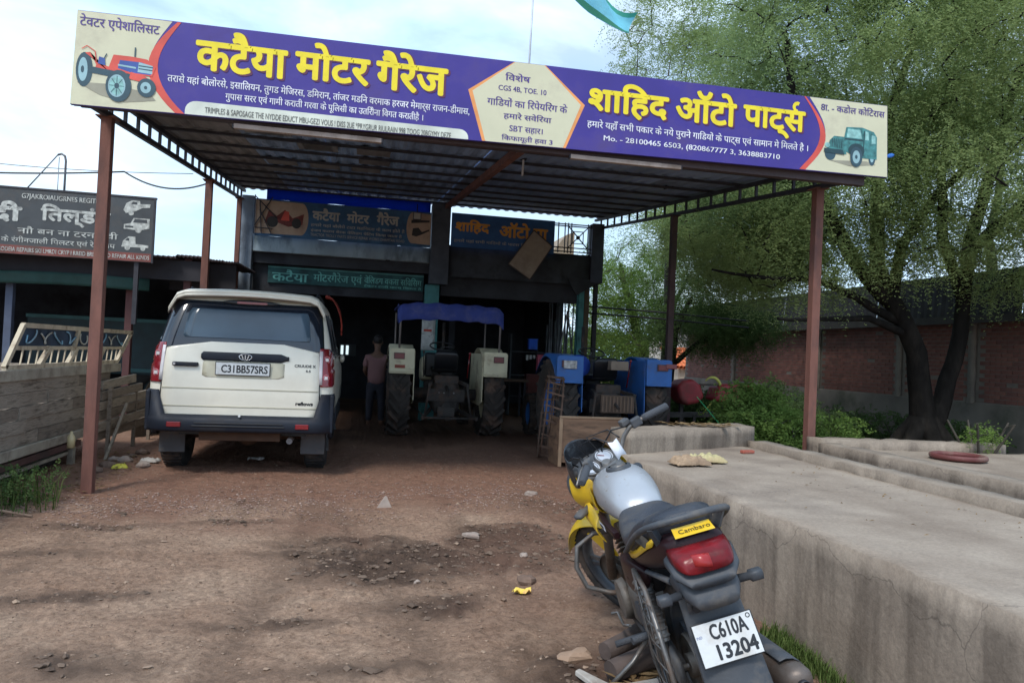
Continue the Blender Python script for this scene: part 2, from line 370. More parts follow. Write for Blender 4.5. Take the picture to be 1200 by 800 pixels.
stones('loose_grit', np.stack([sx, sy, ground_h(sx, sy)+.001], 1), rg.uniform(.003, .009, n)*(1+(rg.random(n) > .97)*1.2), stone_mat('grit', (.14, .09, .062), (.34, .24, .17)), 'fine grit and crumbs of earth lying all over the yard', 2)
n = 4200; sx = rg.uniform(-3.2, 2.2, n); sy = rg.uniform(1.8, 7, n); k = mud_at(sx, sy) > .35; sx, sy = sx[k], sy[k]
stones('mud_clods', np.stack([sx, sy, ground_h(sx, sy)], 1), rg.uniform(.006, .028, len(sx))**1.0, stone_mat('clod', (.085, .055, .038), (.16, .11, .078)), 'dark clods of churned mud lying in the ruts', 5)

def rock(name, label, loc, s, mat, seed, group=None, flat=.7):
    random.seed(seed); mb = MB(); mb.ell((0, 0, 0), (s[0], s[1], s[2]), nu=9, nv=6)
    off = Vector((seed*3.1, 1.7, 0)); mb.v = [tuple(Vector(p)*(1+.5*mn.noise((Vector(p)/max(s))*1.3+off))) for p in mb.v]; mb.sm = [False]*len(mb.sm)
    o = obj(name, mb, mat); o.location = (loc[0], loc[1], gz(loc[0], loc[1])+s[2]*flat*.6); tag(o, label, 'stone', group); return o
m_rock = M('rock_pale', (.32, .26, .22), .9, var=.25, sc=12, bump=.4, bsc=30, dirt=(.2, .13, .1))
m_rockd = M('rock_dark', (.16, .105, .078), .9, var=.25, sc=12, bump=.4, bsc=30)
mb = MB(); mb.add([(-.075, -.04, -.01), (.075, -.03, -.01), (.03, .05, -.01), (-.04, .05, -.01), (.012, .0, .115)], [(3, 2, 1, 0), (0, 1, 4), (1, 2, 4), (2, 3, 4), (3, 0, 4)])
o = obj('stone', mb, m_rock, bevel=.008); o.location = (.3, 6.78, gz(.3, 6.78)); tag(o, 'pointed pale triangular stone standing alone on the yard before the shop', 'stone')
rock('stone', 'rounded white stone pair lying by the dark mud near the yard centre', (.93, 5.72), (.075, .05, .03), m_rock, 3)
rock('stone', 'whitish pebble on the reddish earth left of the motorcycle front wheel', (1.19, 5.0), (.035, .025, .02), m_rock, 4)
rock('stone', 'small white pebble on the bare earth behind the yellow wrapper', (.42, 4.53), (.02, .018, .013), m_rock, 5)
rock('stone', 'largest dark clod on the mud left of the motorcycle wheel', (1.1, 4.5), (.06, .045, .035), m_rockd, 6)
rock('stone', 'dark lump at the near edge of the yard, below its centre', (-.1, 2.62), (.045, .04, .03), m_rockd, 7)
rock('stone', 'dark lump near the left edge of the open yard foreground', (-.72, 2.6), (.04, .035, .025), m_rockd, 8)
rock('stone', 'brownish stone lying between the gravel band and the concrete platform', (1.75, 7.2), (.06, .05, .035), m_rock, 9)
mb = MB(); rows = []
for j in range(6):
    rows.append([(-.055+.022*i+random.uniform(-.006, .006), -.03+.012*j, .012+.013*math.sin(i*1.9+j)+random.uniform(0, .006)) for i in range(6)])
mb.grid(rows, smooth=False, thick=(0, 0, -.0015))
o = obj('sweet_wrapper', mb, M('wrapper_yellow', (.75, .55, .08), .45, var=.2, sc=30, dirt=(.7, .35, .2), dsc=25)); o.location = (1.02, 4.3, gz(1.02, 4.3)+.008); tag(o, 'crumpled yellow wrapper lying alone on the bare earth', 'litter')
mb = MB(); rows = [[(-.09+.03*i, -.04+.016*j, .02+.03*abs(math.sin(i*1.3+j*1.1))) for i in range(7)] for j in range(6)]
mb.grid(rows, smooth=False, thick=(0, 0, -.002))
o = obj('plastic_bag', mb, M('bag_grey', (.35, .33, .31), .5, var=.3, sc=20)); o.location = (-1.1, 9.1, gz(-1.1, 9.1)+.01); tag(o, 'crumpled grey plastic litter on the ground beneath the cream car', 'litter')

# ---------------------------------------------------------------- concrete
def concrete(name, a, b, streak=.6):
    m = bpy.data.materials.new(name); m.use_nodes = True; t = m.node_tree; p = t.nodes['Principled BSDF']; n = t.nodes.new; l = t.links.new
    co = n('ShaderNodeTexCoord')
    def noise(sc, det=8, st=None, rough=.6):
        q = n('ShaderNodeTexNoise'); q.inputs['Scale'].default_value = sc; q.inputs['Detail'].default_value = det; q.inputs['Roughness'].default_value = rough
        if st: mp = n('ShaderNodeMapping'); mp.inputs['Scale'].default_value = st; l(co.outputs['Object'], mp.inputs['Vector']); l(mp.outputs[0], q.inputs['Vector'])
        else: l(co.outputs['Object'], q.inputs['Vector'])
        return q.outputs['Fac']
    def ramp(f, p0, c0, p1, c1):
        r = n('ShaderNodeValToRGB'); e = r.color_ramp.elements; e[0].position = p0; e[1].position = p1; e[0].color = tuple(c0)+(1,); e[1].color = tuple(c1)+(1,); l(f, r.inputs['Fac']); return r.outputs['Color']
    c = ramp(noise(1.6, 10), .32, a, .68, b)
    # weather stains: vertical run marks on the upright faces, blotches on the flat ones
    geo = n('ShaderNodeNewGeometry'); sx = n('ShaderNodeSeparateXYZ'); l(geo.outputs['Normal'], sx.inputs[0])
    ab = n('ShaderNodeMath'); ab.operation = 'ABSOLUTE'; l(sx.outputs['Z'], ab.inputs[0]); iv = n('ShaderNodeMath'); iv.operation = 'SUBTRACT'; iv.inputs[0].default_value = 1; l(ab.outputs[0], iv.inputs[1])
    st = ramp(noise(4.2, 9, (1, 1, .12)), .47, (0, 0, 0), .60, (streak*.85,)*3)
    mu = n('ShaderNodeMath'); mu.operation = 'MULTIPLY'; l(st, mu.inputs[0]); l(iv.outputs[0], mu.inputs[1])
    x = n('ShaderNodeMixRGB'); l(mu.outputs[0], x.inputs[0]); l(c, x.inputs[1]); x.inputs[2].default_value = (.065, .050, .040, 1)
    st2 = ramp(noise(.9, 9, None, .7), .53, (0, 0, 0), .70, (.55,)*3)
    y = n('ShaderNodeMixRGB'); l(st2, y.inputs[0]); l(x.outputs[0], y.inputs[1]); y.inputs[2].default_value = (.15, .12, .10, 1)
    f = ramp(noise(50, 8, None, .8), .3, (.72,)*3, .7, (1.18,)*3)
    z = n('ShaderNodeMixRGB'); z.blend_type = 'MULTIPLY'; z.inputs[0].default_value = 1; l(y.outputs[0], z.inputs[1]); l(f, z.inputs[2])
    # hairline cracks
    vo = n('ShaderNodeTexVoronoi'); vo.feature = 'DISTANCE_TO_EDGE'; vo.inputs['Scale'].default_value = .38
    nd = n('ShaderNodeTexNoise'); nd.inputs['Scale'].default_value = 3; nd.inputs['Detail'].default_value = 6; l(co.outputs['Object'], nd.inputs['Vector'])
    ad = n('ShaderNodeMixRGB'); ad.blend_type = 'ADD'; ad.inputs[0].default_value = .55; l(co.outputs['Object'], ad.inputs[1]); l(nd.outputs['Color'], ad.inputs[2]); l(ad.outputs[0], vo.inputs['Vector'])
    ck = n('ShaderNodeMapRange'); ck.inputs[1].default_value = 0; ck.inputs[2].default_value = .0022; ck.inputs[3].default_value = .5; ck.inputs[4].default_value = 0; l(vo.outputs['Distance'], ck.inputs[0])
    w = n('ShaderNodeMixRGB'); l(ck.outputs[0], w.inputs[0]); l(z.outputs[0], w.inputs[1]); w.inputs[2].default_value = (.05, .04, .035, 1)
    l(w.outputs[0], p.inputs['Base Color']); p.inputs['Roughness'].default_value = .9; p.inputs['Specular IOR Level'].default_value = .25
    bp = n('ShaderNodeBump'); bp.inputs['Strength'].default_value = .5; bp.inputs['Distance'].default_value = .012; l(noise(22, 10, None, .7), bp.inputs['Height']); l(bp.outputs[0], p.inputs['Normal']); return m
m_conc = concrete('concrete_weathered', (.240, .190, .148), (.385, .320, .255))
m_conc2 = concrete('concrete_kerb', (.22, .178, .14), (.36, .30, .24), .7)

def rough_block(mb, x0, x1, y0, y1, z0, z1, st=.07, amp=.012, seed=0, skip_bottom=True):
    """concrete block with broken arrises: gridded faces with noise displacement"""
    def pt(x, y, z):
        p = Vector((x, y, z)); q = p*5+Vector((seed, 0, 0)); e = sum((abs(x-x0) < 1e-4 or abs(x-x1) < 1e-4, abs(y-y0) < 1e-4 or abs(y-y1) < 1e-4, abs(z-z1) < 1e-4))
        a = amp*(1.7 if e > 1 else .6)
        v = Vector((mn.noise(q), mn.noise(q+Vector((9, 3, 1))), mn.noise(q+Vector((1, 9, 5)))))*a
        if e > 1:
            c = max(0, mn.noise(p*9+Vector((seed, 4, 4))))*.014; v += Vector((-c if abs(x-x1) < 1e-4 else (c if abs(x-x0) < 1e-4 else 0), c if abs(y-y0) < 1e-4 else (-c if abs(y-y1) < 1e-4 else 0), -c if abs(z-z1) < 1e-4 else 0))
        return p+v
    def lin(a, b): k = max(2, int(abs(b-a)/st)+1); return [a+(b-a)*i/(k-1) for i in range(k)]
    xs, ys, zs = lin(x0, x1), lin(y0, y1), lin(z0, z1)
    mb.grid([[pt(x, y, z1) for x in xs] for y in ys]); mb.grid([[pt(x0, y, z) for y in ys] for z in zs]); mb.grid([[pt(x1, y, z) for y in ys] for z in zs])
    mb.grid([[pt(x, y0, z) for x in xs] for z in zs]); mb.grid([[pt(x, y1, z) for x in xs] for z in zs]); return mb

def skew(mb, fn):
    mb.v = [tuple(fn(Vector(p))) for p in mb.v]; return mb
pl = thing('concrete_platform', 'long low stained concrete platform beside the parked motorcycle', 'platform', (2.23, 3, 0))
mb = rough_block(MB(), 2.22, 3.86, -1.5, 6.9, -.1, .60, st=.09, seed=1)
skew(mb, lambda p: p if p.y < 5.6 else Vector((p.x, 5.6+(p.y-5.6)*(.33+.67*(p.x-2.22)/1.64), p.z)))
obj('slab', mb, m_conc, pl, w=True)
mb = rough_block(MB(), 3.83, 4.02, -1.5, 6.75, -.1, .665, st=.09, seed=2, amp=.006); obj('edge_kerb', mb, m_conc2, pl, w=True)
mb = rough_block(MB(), 2.27, 3.95, 6.0, 6.42, -.1, .79, st=.07, seed=3, amp=.007)
skew(mb, lambda p: Vector((p.x, p.y+.50*(p.x-2.27), p.z))); obj('end_block', mb, m_conc2, pl, w=True, label='raised concrete block across the far end')
p2 = thing('concrete_platform', 'raised concrete slab with low rim holding the maroon ring, at right', 'platform', (4.8, 5, 0))
mb = rough_block(MB(), 5.02, 8.2, -1.2, 7.2, -.1, .565, st=.14, seed=5); skew(mb, lambda p: Vector((p.x, p.y-.12*(p.x-4.8)-.0, p.z))); obj('slab', mb, m_conc, p2, w=True)
mb = rough_block(MB(), 4.79, 5.03, -1.2, 7.0, -.1, .625, st=.08, seed=6, amp=.006); obj('front_rim', mb, m_conc2, p2, w=True)
mb = rough_block(MB(), 4.84, 7.0, 7.02, 7.28, -.1, .66, st=.08, seed=7, amp=.008); skew(mb, lambda p: Vector((p.x, p.y-.03*(p.x-4.8)**2, p.z))); obj('back_rim', mb, m_conc2, p2, w=True)

mb = MB(); mb.lathe([(.235+.022*math.cos(a), .026*math.sin(a)) for a in [2*PI*k/12 for k in range(12)]], (0, 0, .026), (0, 0, 1), n=40, closed=True)
mb.lathe([(.0, .004), (.2, .004), (.212, .012)], (0, 0, 0), (0, 0, 1), n=40)
o = obj('iron_ring', mb, M('ring_paint', (.13, .035, .032), .6, dirt=(.2, .14, .11), bump=.3)); o.location = (5.84, 6.28, .575); o.scale = (1, 1, 1); tag(o, 'maroon round iron cover ring lying on the raised concrete slab', 'ring')

def sack(name, label, cat, loc, w, d, h, rot, mat, seed, folds=3.2):
    rows = []
    for j in range(15):
        row = []
        for i in range(19):
            u, v = i/18*2-1, j/14*2-1; e = max(abs(u), abs(v)); f = max(0, 1-e**6)
            q = Vector((u*folds+seed, v*folds, seed)); ed = 1+.10*mn.noise(Vector((u*1.6+seed*7, v*1.6, 3)))+.03*mn.noise(Vector((u*6, v*6, seed)))
            row.append((u*w/2*ed, v*d/2*ed+.02*mn.noise(q*.6), h*f*(.55+.6*mn.noise(q))+.004+.010*abs(mn.noise(q*2.3))))
        rows.append(row)
    mb = MB(); mb.grid(rows, smooth=True, thick=(0, 0, -.006)); o = obj(name, mb, mat); o.location = loc; o.rotation_euler = (0, 0, rot); tag(o, label, cat); return o
sack('flattened_sack', 'brown flattened sack folded on the concrete platform, left piece', 'sack', (2.58, 5.42, .615), .30, .20, .075, .1, M('jute', (.36, .25, .16), .95, var=.3, sc=25, bump=.5, bsc=150, dirt=(.15, .1, .07)), 2)
sack('flattened_sack', 'yellowish flattened sack overlapping the brown one on the platform', 'sack', (2.80, 5.56, .618), .30, .16, .065, -.15, M('jute_pale', (.48, .42, .22), .9, var=.3, sc=25, bump=.5, bsc=150, dirt=(.3, .2, .12)), 5)
mb = MB(); mb.cbox((0, 0, .014), (.13, .05, .028), (0, 0, .2)); o = obj('brick_piece', mb, M('red_scrap', (.35, .09, .06), .8, dirt=(.25, .17, .13)), bevel=.006); o.location = (3.52, 6.2, .605); tag(o, 'small red scrap lying near the far end of the platform', 'scrap')
rg2 = random.Random(4)
def dry_bits(name, label, cx, cy, z, rx, ry, n, mat, ln=.05):
    V = []; F = []
    for k in range(n):
        a = rg2.random()*6.28; r = math.sqrt(rg2.random()); x = cx+rx*r*math.cos(a); y = cy+ry*r*math.sin(a); d = rg2.random()*6.28; q = ln*rg2.uniform(.5, 1.4); w = q*.12
        zz = (gz(x, y) if z is None else z)+rg2.uniform(.002, .02); c, s = math.cos(d), math.sin(d); b = len(V)
        V += [(x, y, zz), (x+c*q/2-s*w, y+s*q/2+c*w, zz+rg2.uniform(.0, .012)), (x+c*q, y+s*q, zz+rg2.uniform(-.001, .01)), (x+c*q/2+s*w, y+s*q/2-c*w, zz+.004)]; F.append((b, b+1, b+2, b+3))
    o = np_mesh(name, V, F, mat, tint=[rg2.random() for _ in V], kind='stuff'); tag(o, label, 'leaves', kind='stuff'); return o
m_dry = leaf_mat('dry_leaf', (.10, .06, .03), (.34, .24, .13), .1)
dry_bits('dry_leaves', 'few dry leaf bits scattered on top of the concrete platform', 3.1, 4.6, .602, .65, 1.8, 70, m_dry, .025)
dry_bits('dry_leaves', 'straw and leaf litter strewn along the foot of the wooden trolley', -2.7, 8.2, None, .5, 1.6, 420, m_dry, .06)
dry_bits('dry_leaves', 'twigs lying on the raised block at the far end of the platform', 3.3, 6.75, .795, .35, .12, 90, m_dry, .13)
# ---------------------------------------------------------------- canopy
m_rust = M('red_oxide_paint', (.165, .070, .052), .8, var=.22, sc=9, bump=.25, dirt=(.09, .05, .045), dsc=5, stretch=(1, 1, .35))
m_steel = M('dark_steel', (.035, .034, .042), .6, .2, var=.3, sc=9, bump=.15)
m_sheet = M('roof_sheet_underside', (.26, .36, .54), .5, .05, var=.25, sc=2.5, bump=.1, dirt=(.13, .15, .19), dsc=1.2, stretch=(1, .25, 1))
m_sheet2 = M('roof_sheet_faded', (.20, .18, .17), .6, .1, var=.25, sc=2.5, bump=.1, dirt=(.09, .08, .08), dsc=1.6, stretch=(1, .25, 1))
def zr(y): return 3.42+.098*(y-7.37)          # underside of the side trusses
m_under0 = M('post_foot', (.075, .045, .040), .9, var=.3, dirt=(.13, .09, .07), dsc=8)
cn = thing('canopy', 'long steel canopy with corrugated roof on reddish posts over the driveway', 'canopy', (1.3, 7.37, 0))
W = True
def post(x, y, z0, z1, w=.10, lab=None, m=None):
    mb = MB(); mb.box(x-w/2, x+w/2, y-w/2, y+w/2, z0, z1); mb.box(x-w*.9, x+w*.9, y-w*.9, y+w*.9, z1-.012, z1-.002)
    p = obj('post', mb, m or m_rust, cn, w=W, bevel=.006, label=lab); return p
p = post(-2.33, 7.37, -.1, 3.40, .095, 'rusty red front left post')
post(-2.33, 11.99, -.1, zr(11.99)-.02, .10); post(-2.30, 14.65, -.1, zr(14.65)-.02, .085); post(4.92, 7.37, -.1, 3.40, .095, 'rusty red front right post behind the platforms'); post(4.93, 11.26, -.1, zr(11.26)-.02, .095, 'dark middle right post', M('dark_oxide', (.07, .04, .04), .75, dirt=(.04, .035, .035)))
post(4.97, 15.35, -.1, zr(15.0)-.02, .09, 'dark far right post', m_steel)
mb0 = None
for x in (-2.33, 4.92):
    t = obj('side_truss', MB().bar((x, 6.85, zr(6.85)), (x, 15.4, zr(15.4)), .05, .05), m_steel, cn, w=W)
    obj('top_chord', MB().bar((x, 6.80, zr(6.85)+.19), (x, 15.4, zr(15.4)+.19), .05, .05), m_steel, t, w=W)
    wb = MB(); wb.box(-.016, .016, -.014, .014, 0, .17); wm = mesh_of('web_bar', wb, m_steel)
    rl = root_loc(t); y = 7.02; k = 0
    while y < 15.3:
        inst('web_bar', wm, t, (x-rl.x, y-rl.y, zr(y)+.012-rl.z)); y += .42
        k += 1
def zroof(y): return zr(y)+.25
# main beams across (front, middle, back) and the red central rafter
obj('front_beam', MB().box(-2.40, 5.1, 6.84, 6.92, 3.335, 3.50), M('beam_dark', (.06, .042, .045), .7), cn, w=W, bevel=.004)
obj('center_rafter', MB().bar((1.62, 6.9, zr(6.9)+.16), (1.62, 15.3, zr(15.3)+.16), .08, .09), m_rust, cn, w=W)
for y in np.arange(7.5, 15.5, .82):
    obj('purlin', MB().box(-2.36, 4.98, y-.022, y+.022, zroof(y)-.036, zroof(y)-.008), m_steel, cn, w=W)
xs0 = -2.41; wsh = .96
def sheet_mb(x0, x1):
    nb = int((x1-x0)/.045); rows = []
    for y in (6.82, 9.0, 11.5, 14.0, 15.6): rows.append([(x0+(x1-x0)*i/nb, y, zroof(y)+.008+.011*(1 if (i//2) % 2 else -1)) for i in range(nb+1)])
    mb = MB(); mb.grid(rows, smooth=False, thick=(0, 0, .0015)); return mb
for i in range(8):
    x0 = xs0+i*wsh; x1 = min(x0+wsh+.03, 5.12)
    obj('roof_sheet', skew(sheet_mb(x0, x1), lambda p, i=i: Vector((p.x, p.y, p.z+(.004 if i % 2 else 0)))), m_sheet2 if i in (0,) else m_sheet, cn, w=W, fixn=False)
# rust-pale underside patches seen between the purlins on the left: separate liner boards
rgp = random.Random(12)
for k in range(13):
    i = rgp.choice([0, 1, 2, 3]); j = rgp.randint(1, 6); y = 7.5+.82*j; x = -2.1+i*.62+rgp.uniform(0, .2)
    obj('liner_board', MB().box(x, x+.42, y+.05, y+.05+.5, 0, .004).__class__ and skew(MB().box(x, x+.42, y+.05, y+.62, 0, .004), lambda p: Vector((p.x, p.y, p.z+zroof(p.y)-.012))), m_sheet2, cn, w=W)
m_batten = M('batten', (.33, .27, .235), .7, var=.2, dirt=(.2, .15, .12))
for (a, b, z, lab) in ((-1.15, .12, 3.275, 'pale tube light batten under the left half of the banner'), (1.90, 3.03, 3.31, 'pale tube light batten under the right half of the banner')):
    t = thing('tube_light', lab, 'tube light', ((a+b)/2, 6.86, z))
    obj('housing', MB().box(a, b, 6.80, 6.85, z-.012, z+.03), m_batten, t, w=W, bevel=.004)
    obj('end_cap', MB().box(a-.012, a-.001, 6.803, 6.847, z-.009, z+.027), m_steel, t, w=W); obj('end_cap', MB().box(b+.001, b+.012, 6.803, 6.847, z-.009, z+.027), m_steel, t, w=W)

# ---------------------------------------------------------------- banner on the canopy front
m_navy = M('banner_purple', (.042, .026, .245), .5, var=.12, sc=2, bump=.5, bsc=1.6, dirt=(.075, .055, .22), dsc=2)
m_cream = M('banner_cream', (.62, .61, .43), .5, var=.08, sc=2, bump=.5, bsc=1.6, dirt=(.50, .48, .36), dsc=2)
m_yel = M('print_yellow', (.80, .66, .02), .5, var=.1, sc=8, bump=0)
m_mar = M('print_maroon', (.10, .018, .07), .5, bump=0); m_red = M('print_red', (.62, .085, .06), .5, bump=0); m_ora = M('print_orange', (.78, .32, .10), .5, bump=0)
m_wht = M('print_white', (.72, .74, .80), .5, bump=0); m_ink = M('print_ink', (.075, .045, .22), .5, bump=0); m_blk = M('print_dark', (.10, .10, .09), .5, bump=0)
m_tyr = M('print_tyre', (.03, .075, .10), .5, bump=0); m_rim = M('print_rim', (.28, .46, .50), .5, bump=0); m_blu = M('print_blue', (.04, .09, .32), .5, bump=0); m_shd = M('print_shadow', (.30, .29, .22), .5, bump=0)
m_teal = M('print_teal', (.05, .20, .20), .5, var=.5, sc=18, bump=0); m_tld = M('print_teal_dark', (.015, .05, .06), .5, bump=0); m_tll = M('print_teal_light', (.25, .50, .48), .5, var=.3, sc=18, bump=0)
bn = thing('banner_board', 'long purple and cream garage banner board with yellow lettering on the canopy edge', 'signboard', (1.4, 6.75, 3.3))
def quad_board(c, Y, th):
    mb = MB(); V = [(a, Y, b) for a, b in c]+[(a, Y+th, b) for a, b in c]; mb.add(V, [(0, 1, 2, 3), (7, 6, 5, 4), (0, 4, 5, 1), (1, 5, 6, 2), (2, 6, 7, 3), (3, 7, 4, 0)]); return mb
CB = [(-2.43, 3.31), (5.30, 3.42), (5.27, 4.165), (-2.41, 4.10)]
obj('panel', quad_board(CB, 6.75, .035), m_navy, bn, w=W)
def zb(x): return 3.31+(x+2.43)*.11/7.73
def zt(x): return 4.10+(x+2.41)*.065/7.68
fr = obj('frame', quad_board([(-2.42, 3.315), (5.29, 3.425), (5.26, 4.155), (-2.40, 4.09)], 6.786, .03), m_steel, bn, w=W)
def prn(name, poly, m, lv, par=bn, Y=6.75, lab=None):
    mb = MB(); mb.prism(poly, lambda a, b, h: Vector((a, Y-.0012*lv+h, b)), .0011); return obj(name, mb, m, par, w=W, label=lab)
def curve(fn, a, b, n=14): return [fn(a+(b-a)*i/n) for i in range(n+1)]
# left curve x at height z: bulges to the left at mid height
def lx(z, o=0): t = (z-3.32)/.78; return -1.555+o-.215*math.sin(PI*min(1, max(0, t))**.9)*(.95)-.07*t
prn('cream_area', [(-2.43, zb(-2.43)+.003)]+curve(lambda z: (lx(z, -.05), z), 3.325, 4.10)+[(-2.412, 4.097)], m_cream, 1, lab='cream left end of the banner')
prn('red_edge', curve(lambda z: (lx(z, -.055+.05*abs((z-3.72)/.4)**2*(1 if z > 3.72 else 0)), z), 3.325, 4.10)+curve(lambda z: (lx(z, .02), z), 4.10, 3.325), m_red, 2)
def rx(z, o=0): t = (z-3.42)/.74; return 4.295+o+.21*math.sin(PI*min(1, max(0, t))**.95)+.02*t
prn('cream_area', [(5.297, zb(5.3)+.003), (5.268, 4.162)]+curve(lambda z: (rx(z, .05), z), 4.155, 3.412), m_cream, 1, lab='cream right end of the banner')
prn('red_edge', curve(lambda z: (rx(z, .055-.05*max(0, (z-3.75)/.4)), z), 3.412, 4.155)+curve(lambda z: (rx(z, -.012), z), 4.155, 3.412), m_red, 2)
pc = [(.88, 3.82), (1.30, 4.128), (1.60, 4.131), (2.0, 3.80), (1.83, 3.374), (1.03, 3.362)]
prn('orange_border', pc, m_ora, 1); prn('cream_pentagon', [(1.445+(a-1.445)*.93, 3.75+(b-3.75)*(1.0 if abs(b-3.75) > .34 else .93)) for a, b in pc], m_cream, 2)
pill = [(-1.54, 3.326)]+[(-1.45-.09*math.cos(t), 3.36+.085*math.sin(t)) for t in np.linspace(0, PI/2, 6)]+[(.80, 3.447)]+[(.82+.08*math.sin(t), 3.375+.072*math.cos(t)) for t in np.linspace(0, PI/2, 6)]+[(.90, 3.36)]
prn('white_strip', pill, M('print_offwhite', (.60, .64, .56), .5, bump=0), 1)
def bt(name, body, x0, x1, z0, z1, m, lv=3, bold=0, par=bn, Y=6.75, **k):
    mb = text_mb(body, x0, x1, z0, z1, fplane(Y-.0012*lv), bold, .001, **k); return obj(name, mb, m, par, w=W, fixn=False)
def big(body, x0, x1, z0, z1):
    bt('letter_shadow', body, x0+.012, x1+.020, z0-.014, z1-.004, m_mar, 2, .040); bt('lettering', body, x0, x1, z0, z1, m_yel, 3, .030)
big('कटैया', -1.48, -.72, 3.715, 4.075); big('मोटर', -.66, -.01, 3.735, 4.075); big('गैरेज', .04, .69, 3.725, 4.085)
big('शािहद', 2.03, 2.85, 3.715, 4.055); big('ऑटो', 2.92, 3.57, 3.755, 4.08); big('पाट्स', 3.64, 4.33, 3.70, 3.995)
# the hook over the last letter
hk = [(4.235+.055*math.cos(t), 4.035+.055*math.sin(t)) for t in np.linspace(PI*1.55, PI*.35, 9)]+[(4.235+.022*math.cos(t), 4.03+.022*math.sin(t)) for t in np.linspace(PI*.35, PI*1.55, 9)]
prn('lettering', [(a, b) for a, b in hk], m_yel, 3)
bt('lettering', 'तरासे यहां बोलोरसे, इसािलयन, तुगर्ड मेिजरस, डिमरान, तांजर मर्डिन वरमाक हरजर मेमार्स राजन-डीमास,'.replace('र्ड', 'ड'), -1.69, .90, 3.565, 3.665, m_wht, 3, .012)
bt('lettering', 'गुपास सरर एवं गामी कराती गर्वा के पूिलसी का उतिरीना िवगत करातीहै ।'.replace('र्', 'र'), -1.22, .48, 3.465, 3.56, m_wht, 3, .012)
bt('lettering', 'TRIMPLES & SAPOSAGE THE NYDDE EDUCT MBU-GEZI VOUS ! DISS 2UE *PRYGRUR RIULRAIN 998 TOOG 20BGYMY DEZE', -1.38, .74, 3.352, 3.405, m_blk, 3, .01)
for body, x0, x1, zc, h in (('िवशेष', 1.22, 1.46, 3.985, .075), ('CGS 4B, TOE. 10', 1.16, 1.62, 3.87, .055), ('गािडयों का िरपेयिरंग के', 1.06, 1.83, 3.745, .085), ('हमारे सवेिरया', 1.22, 1.68, 3.62, .075), ('SBT सहार।', 1.28, 1.60, 3.50, .065), ('िकफायूती हवा 3', 1.21, 1.70, 3.41, .07)):
    bt('lettering', body, x0, x1, zc-h/2, zc+h/2, m_ink, 3, .02)
bt('lettering', 'हमारे यहाँ सभी प्रकार के नये पुराने गािडयों के पाट्स एवं सामान मे िमलते है ।'.replace('प्र', 'प'), 2.03, 4.37, 3.575, 3.68, m_wht, 3, .012)
bt('lettering', 'Mo. - 28100465 6503, (820867777 3, 3638883710', 2.20, 4.06, 3.470, 3.535, m_wht, 3, .014, fit='box')
bt('lettering', 'टेवटर एपेशािलस्ट'.replace('स्', 'स'), -2.39, -1.77, 3.955, 4.075, m_ink, 3, .02)
bt('lettering', '8ा. - कडोल कोिटरास', 4.50, 5.24, 4.035, 4.12, m_ink, 3, .02)
# printed tractor and jeep: flat pictures made of coloured shapes
class Pic:
    def __init__(s, x0, z0, sx, sz, Y, par, name, lv=3):
        s.k = (x0, z0, sx, sz, Y, par, name, lv); s.mb = MB(); s.m = []; s.n = 0
    def poly(s, pts, m):
        x0, z0, sx, sz, Y, par, name, lv = s.k
        if m not in s.m: s.m.append(m)
        y = Y-.0012*lv-.00025*s.n; s.n += 1
        s.mb.add([(x0+a*sx, y, z0+b*sz) for a, b in pts], [tuple(range(len(pts)))], False, s.m.index(m)); return s
    def ell(s, cx, cy, rx, ry, m, n=22): return s.poly([(cx+rx*math.cos(2*PI*k/n), cy+ry*math.sin(2*PI*k/n)) for k in range(n)], m)
    def line(s, pts, w, m):
        for (a, b), (c, d) in zip(pts, pts[1:]):
            l = math.hypot(c-a, d-b) or 1; u, v = -(d-b)/l*w/2, (c-a)/l*w/2; s.poly([(a-u, b-v), (a+u, b+v), (c+u, d+v), (c-u, d-v)], m)
        return s
    def done(s, lab=None): x0, z0, sx, sz, Y, par, name, lv = s.k; return obj(name, s.mb, s.m, par, w=True, fixn=False, label=lab)
# unit square picture, measured from the photograph's crop (x right, y up)
t = Pic(-2.40, 3.36, .64, .50, 6.75, bn, 'printed_picture')
t.poly([(.02, .28), (.3, .1), (.6, .02), (.98, .1), (.9, .22), (.4, .3)], m_shd)
t.ell(.10, .50, .10, .29, m_tyr).ell(.085, .50, .055, .20, m_rim).ell(.08, .5, .02, .06, m_tyr)
t.poly([(.10, .78), (.16, .80), (.24, .60), (.22, .50), (.40, .50), (.42, .58), (.28, .62)], m_red).poly([(.15, .46), (.62, .40), (.66, .50), (.2, .56)], m_tyr)
t.poly([(.38, .54), (.44, .80), (.66, .80), (.85, .78), (.96, .66), (.92, .50), (.70, .50), (.5, .52)], m_red).poly([(.50, .58), (.52, .72), (.78, .72), (.93, .66), (.90, .52), (.66, .53)], m_blu).poly([(.74, .55), (.75, .72), (.92, .68), (.92, .54)], m_rim).poly([(.75, .60), (.92, .59), (.92, .61), (.75, .62)], m_tyr).poly([(.75, .65), (.92, .64), (.92, .66), (.75, .67)], m_tyr)
t.poly([(.64, .42), (.66, .54), (.82, .50), (.92, .42), (.84, .38)], m_red).poly([(.50, .62), (.72, .60), (.72, .63), (.50, .65)], m_rim)
t.line([(.70, .80), (.70, .96)], .018, m_tyr).line([(.06, .84), (.12, .90), (.22, .82), (.24, .66)], .012, m_red).line([(.30, .62), (.36, .80)], .015, m_tyr).poly([(.26, .62), (.27, .74), (.34, .72), (.35, .60)], m_blu)
t.ell(.86, .30, .115, .16, m_tyr).ell(.85, .30, .065, .095, m_rim).ell(.85, .30, .02, .03, m_tyr)
t.ell(.52, .28, .155, .27, m_tyr).ell(.50, .28, .105, .19, m_rim).ell(.50, .28, .085, .155, m_tll).ell(.50, .28, .03, .05, m_tyr)
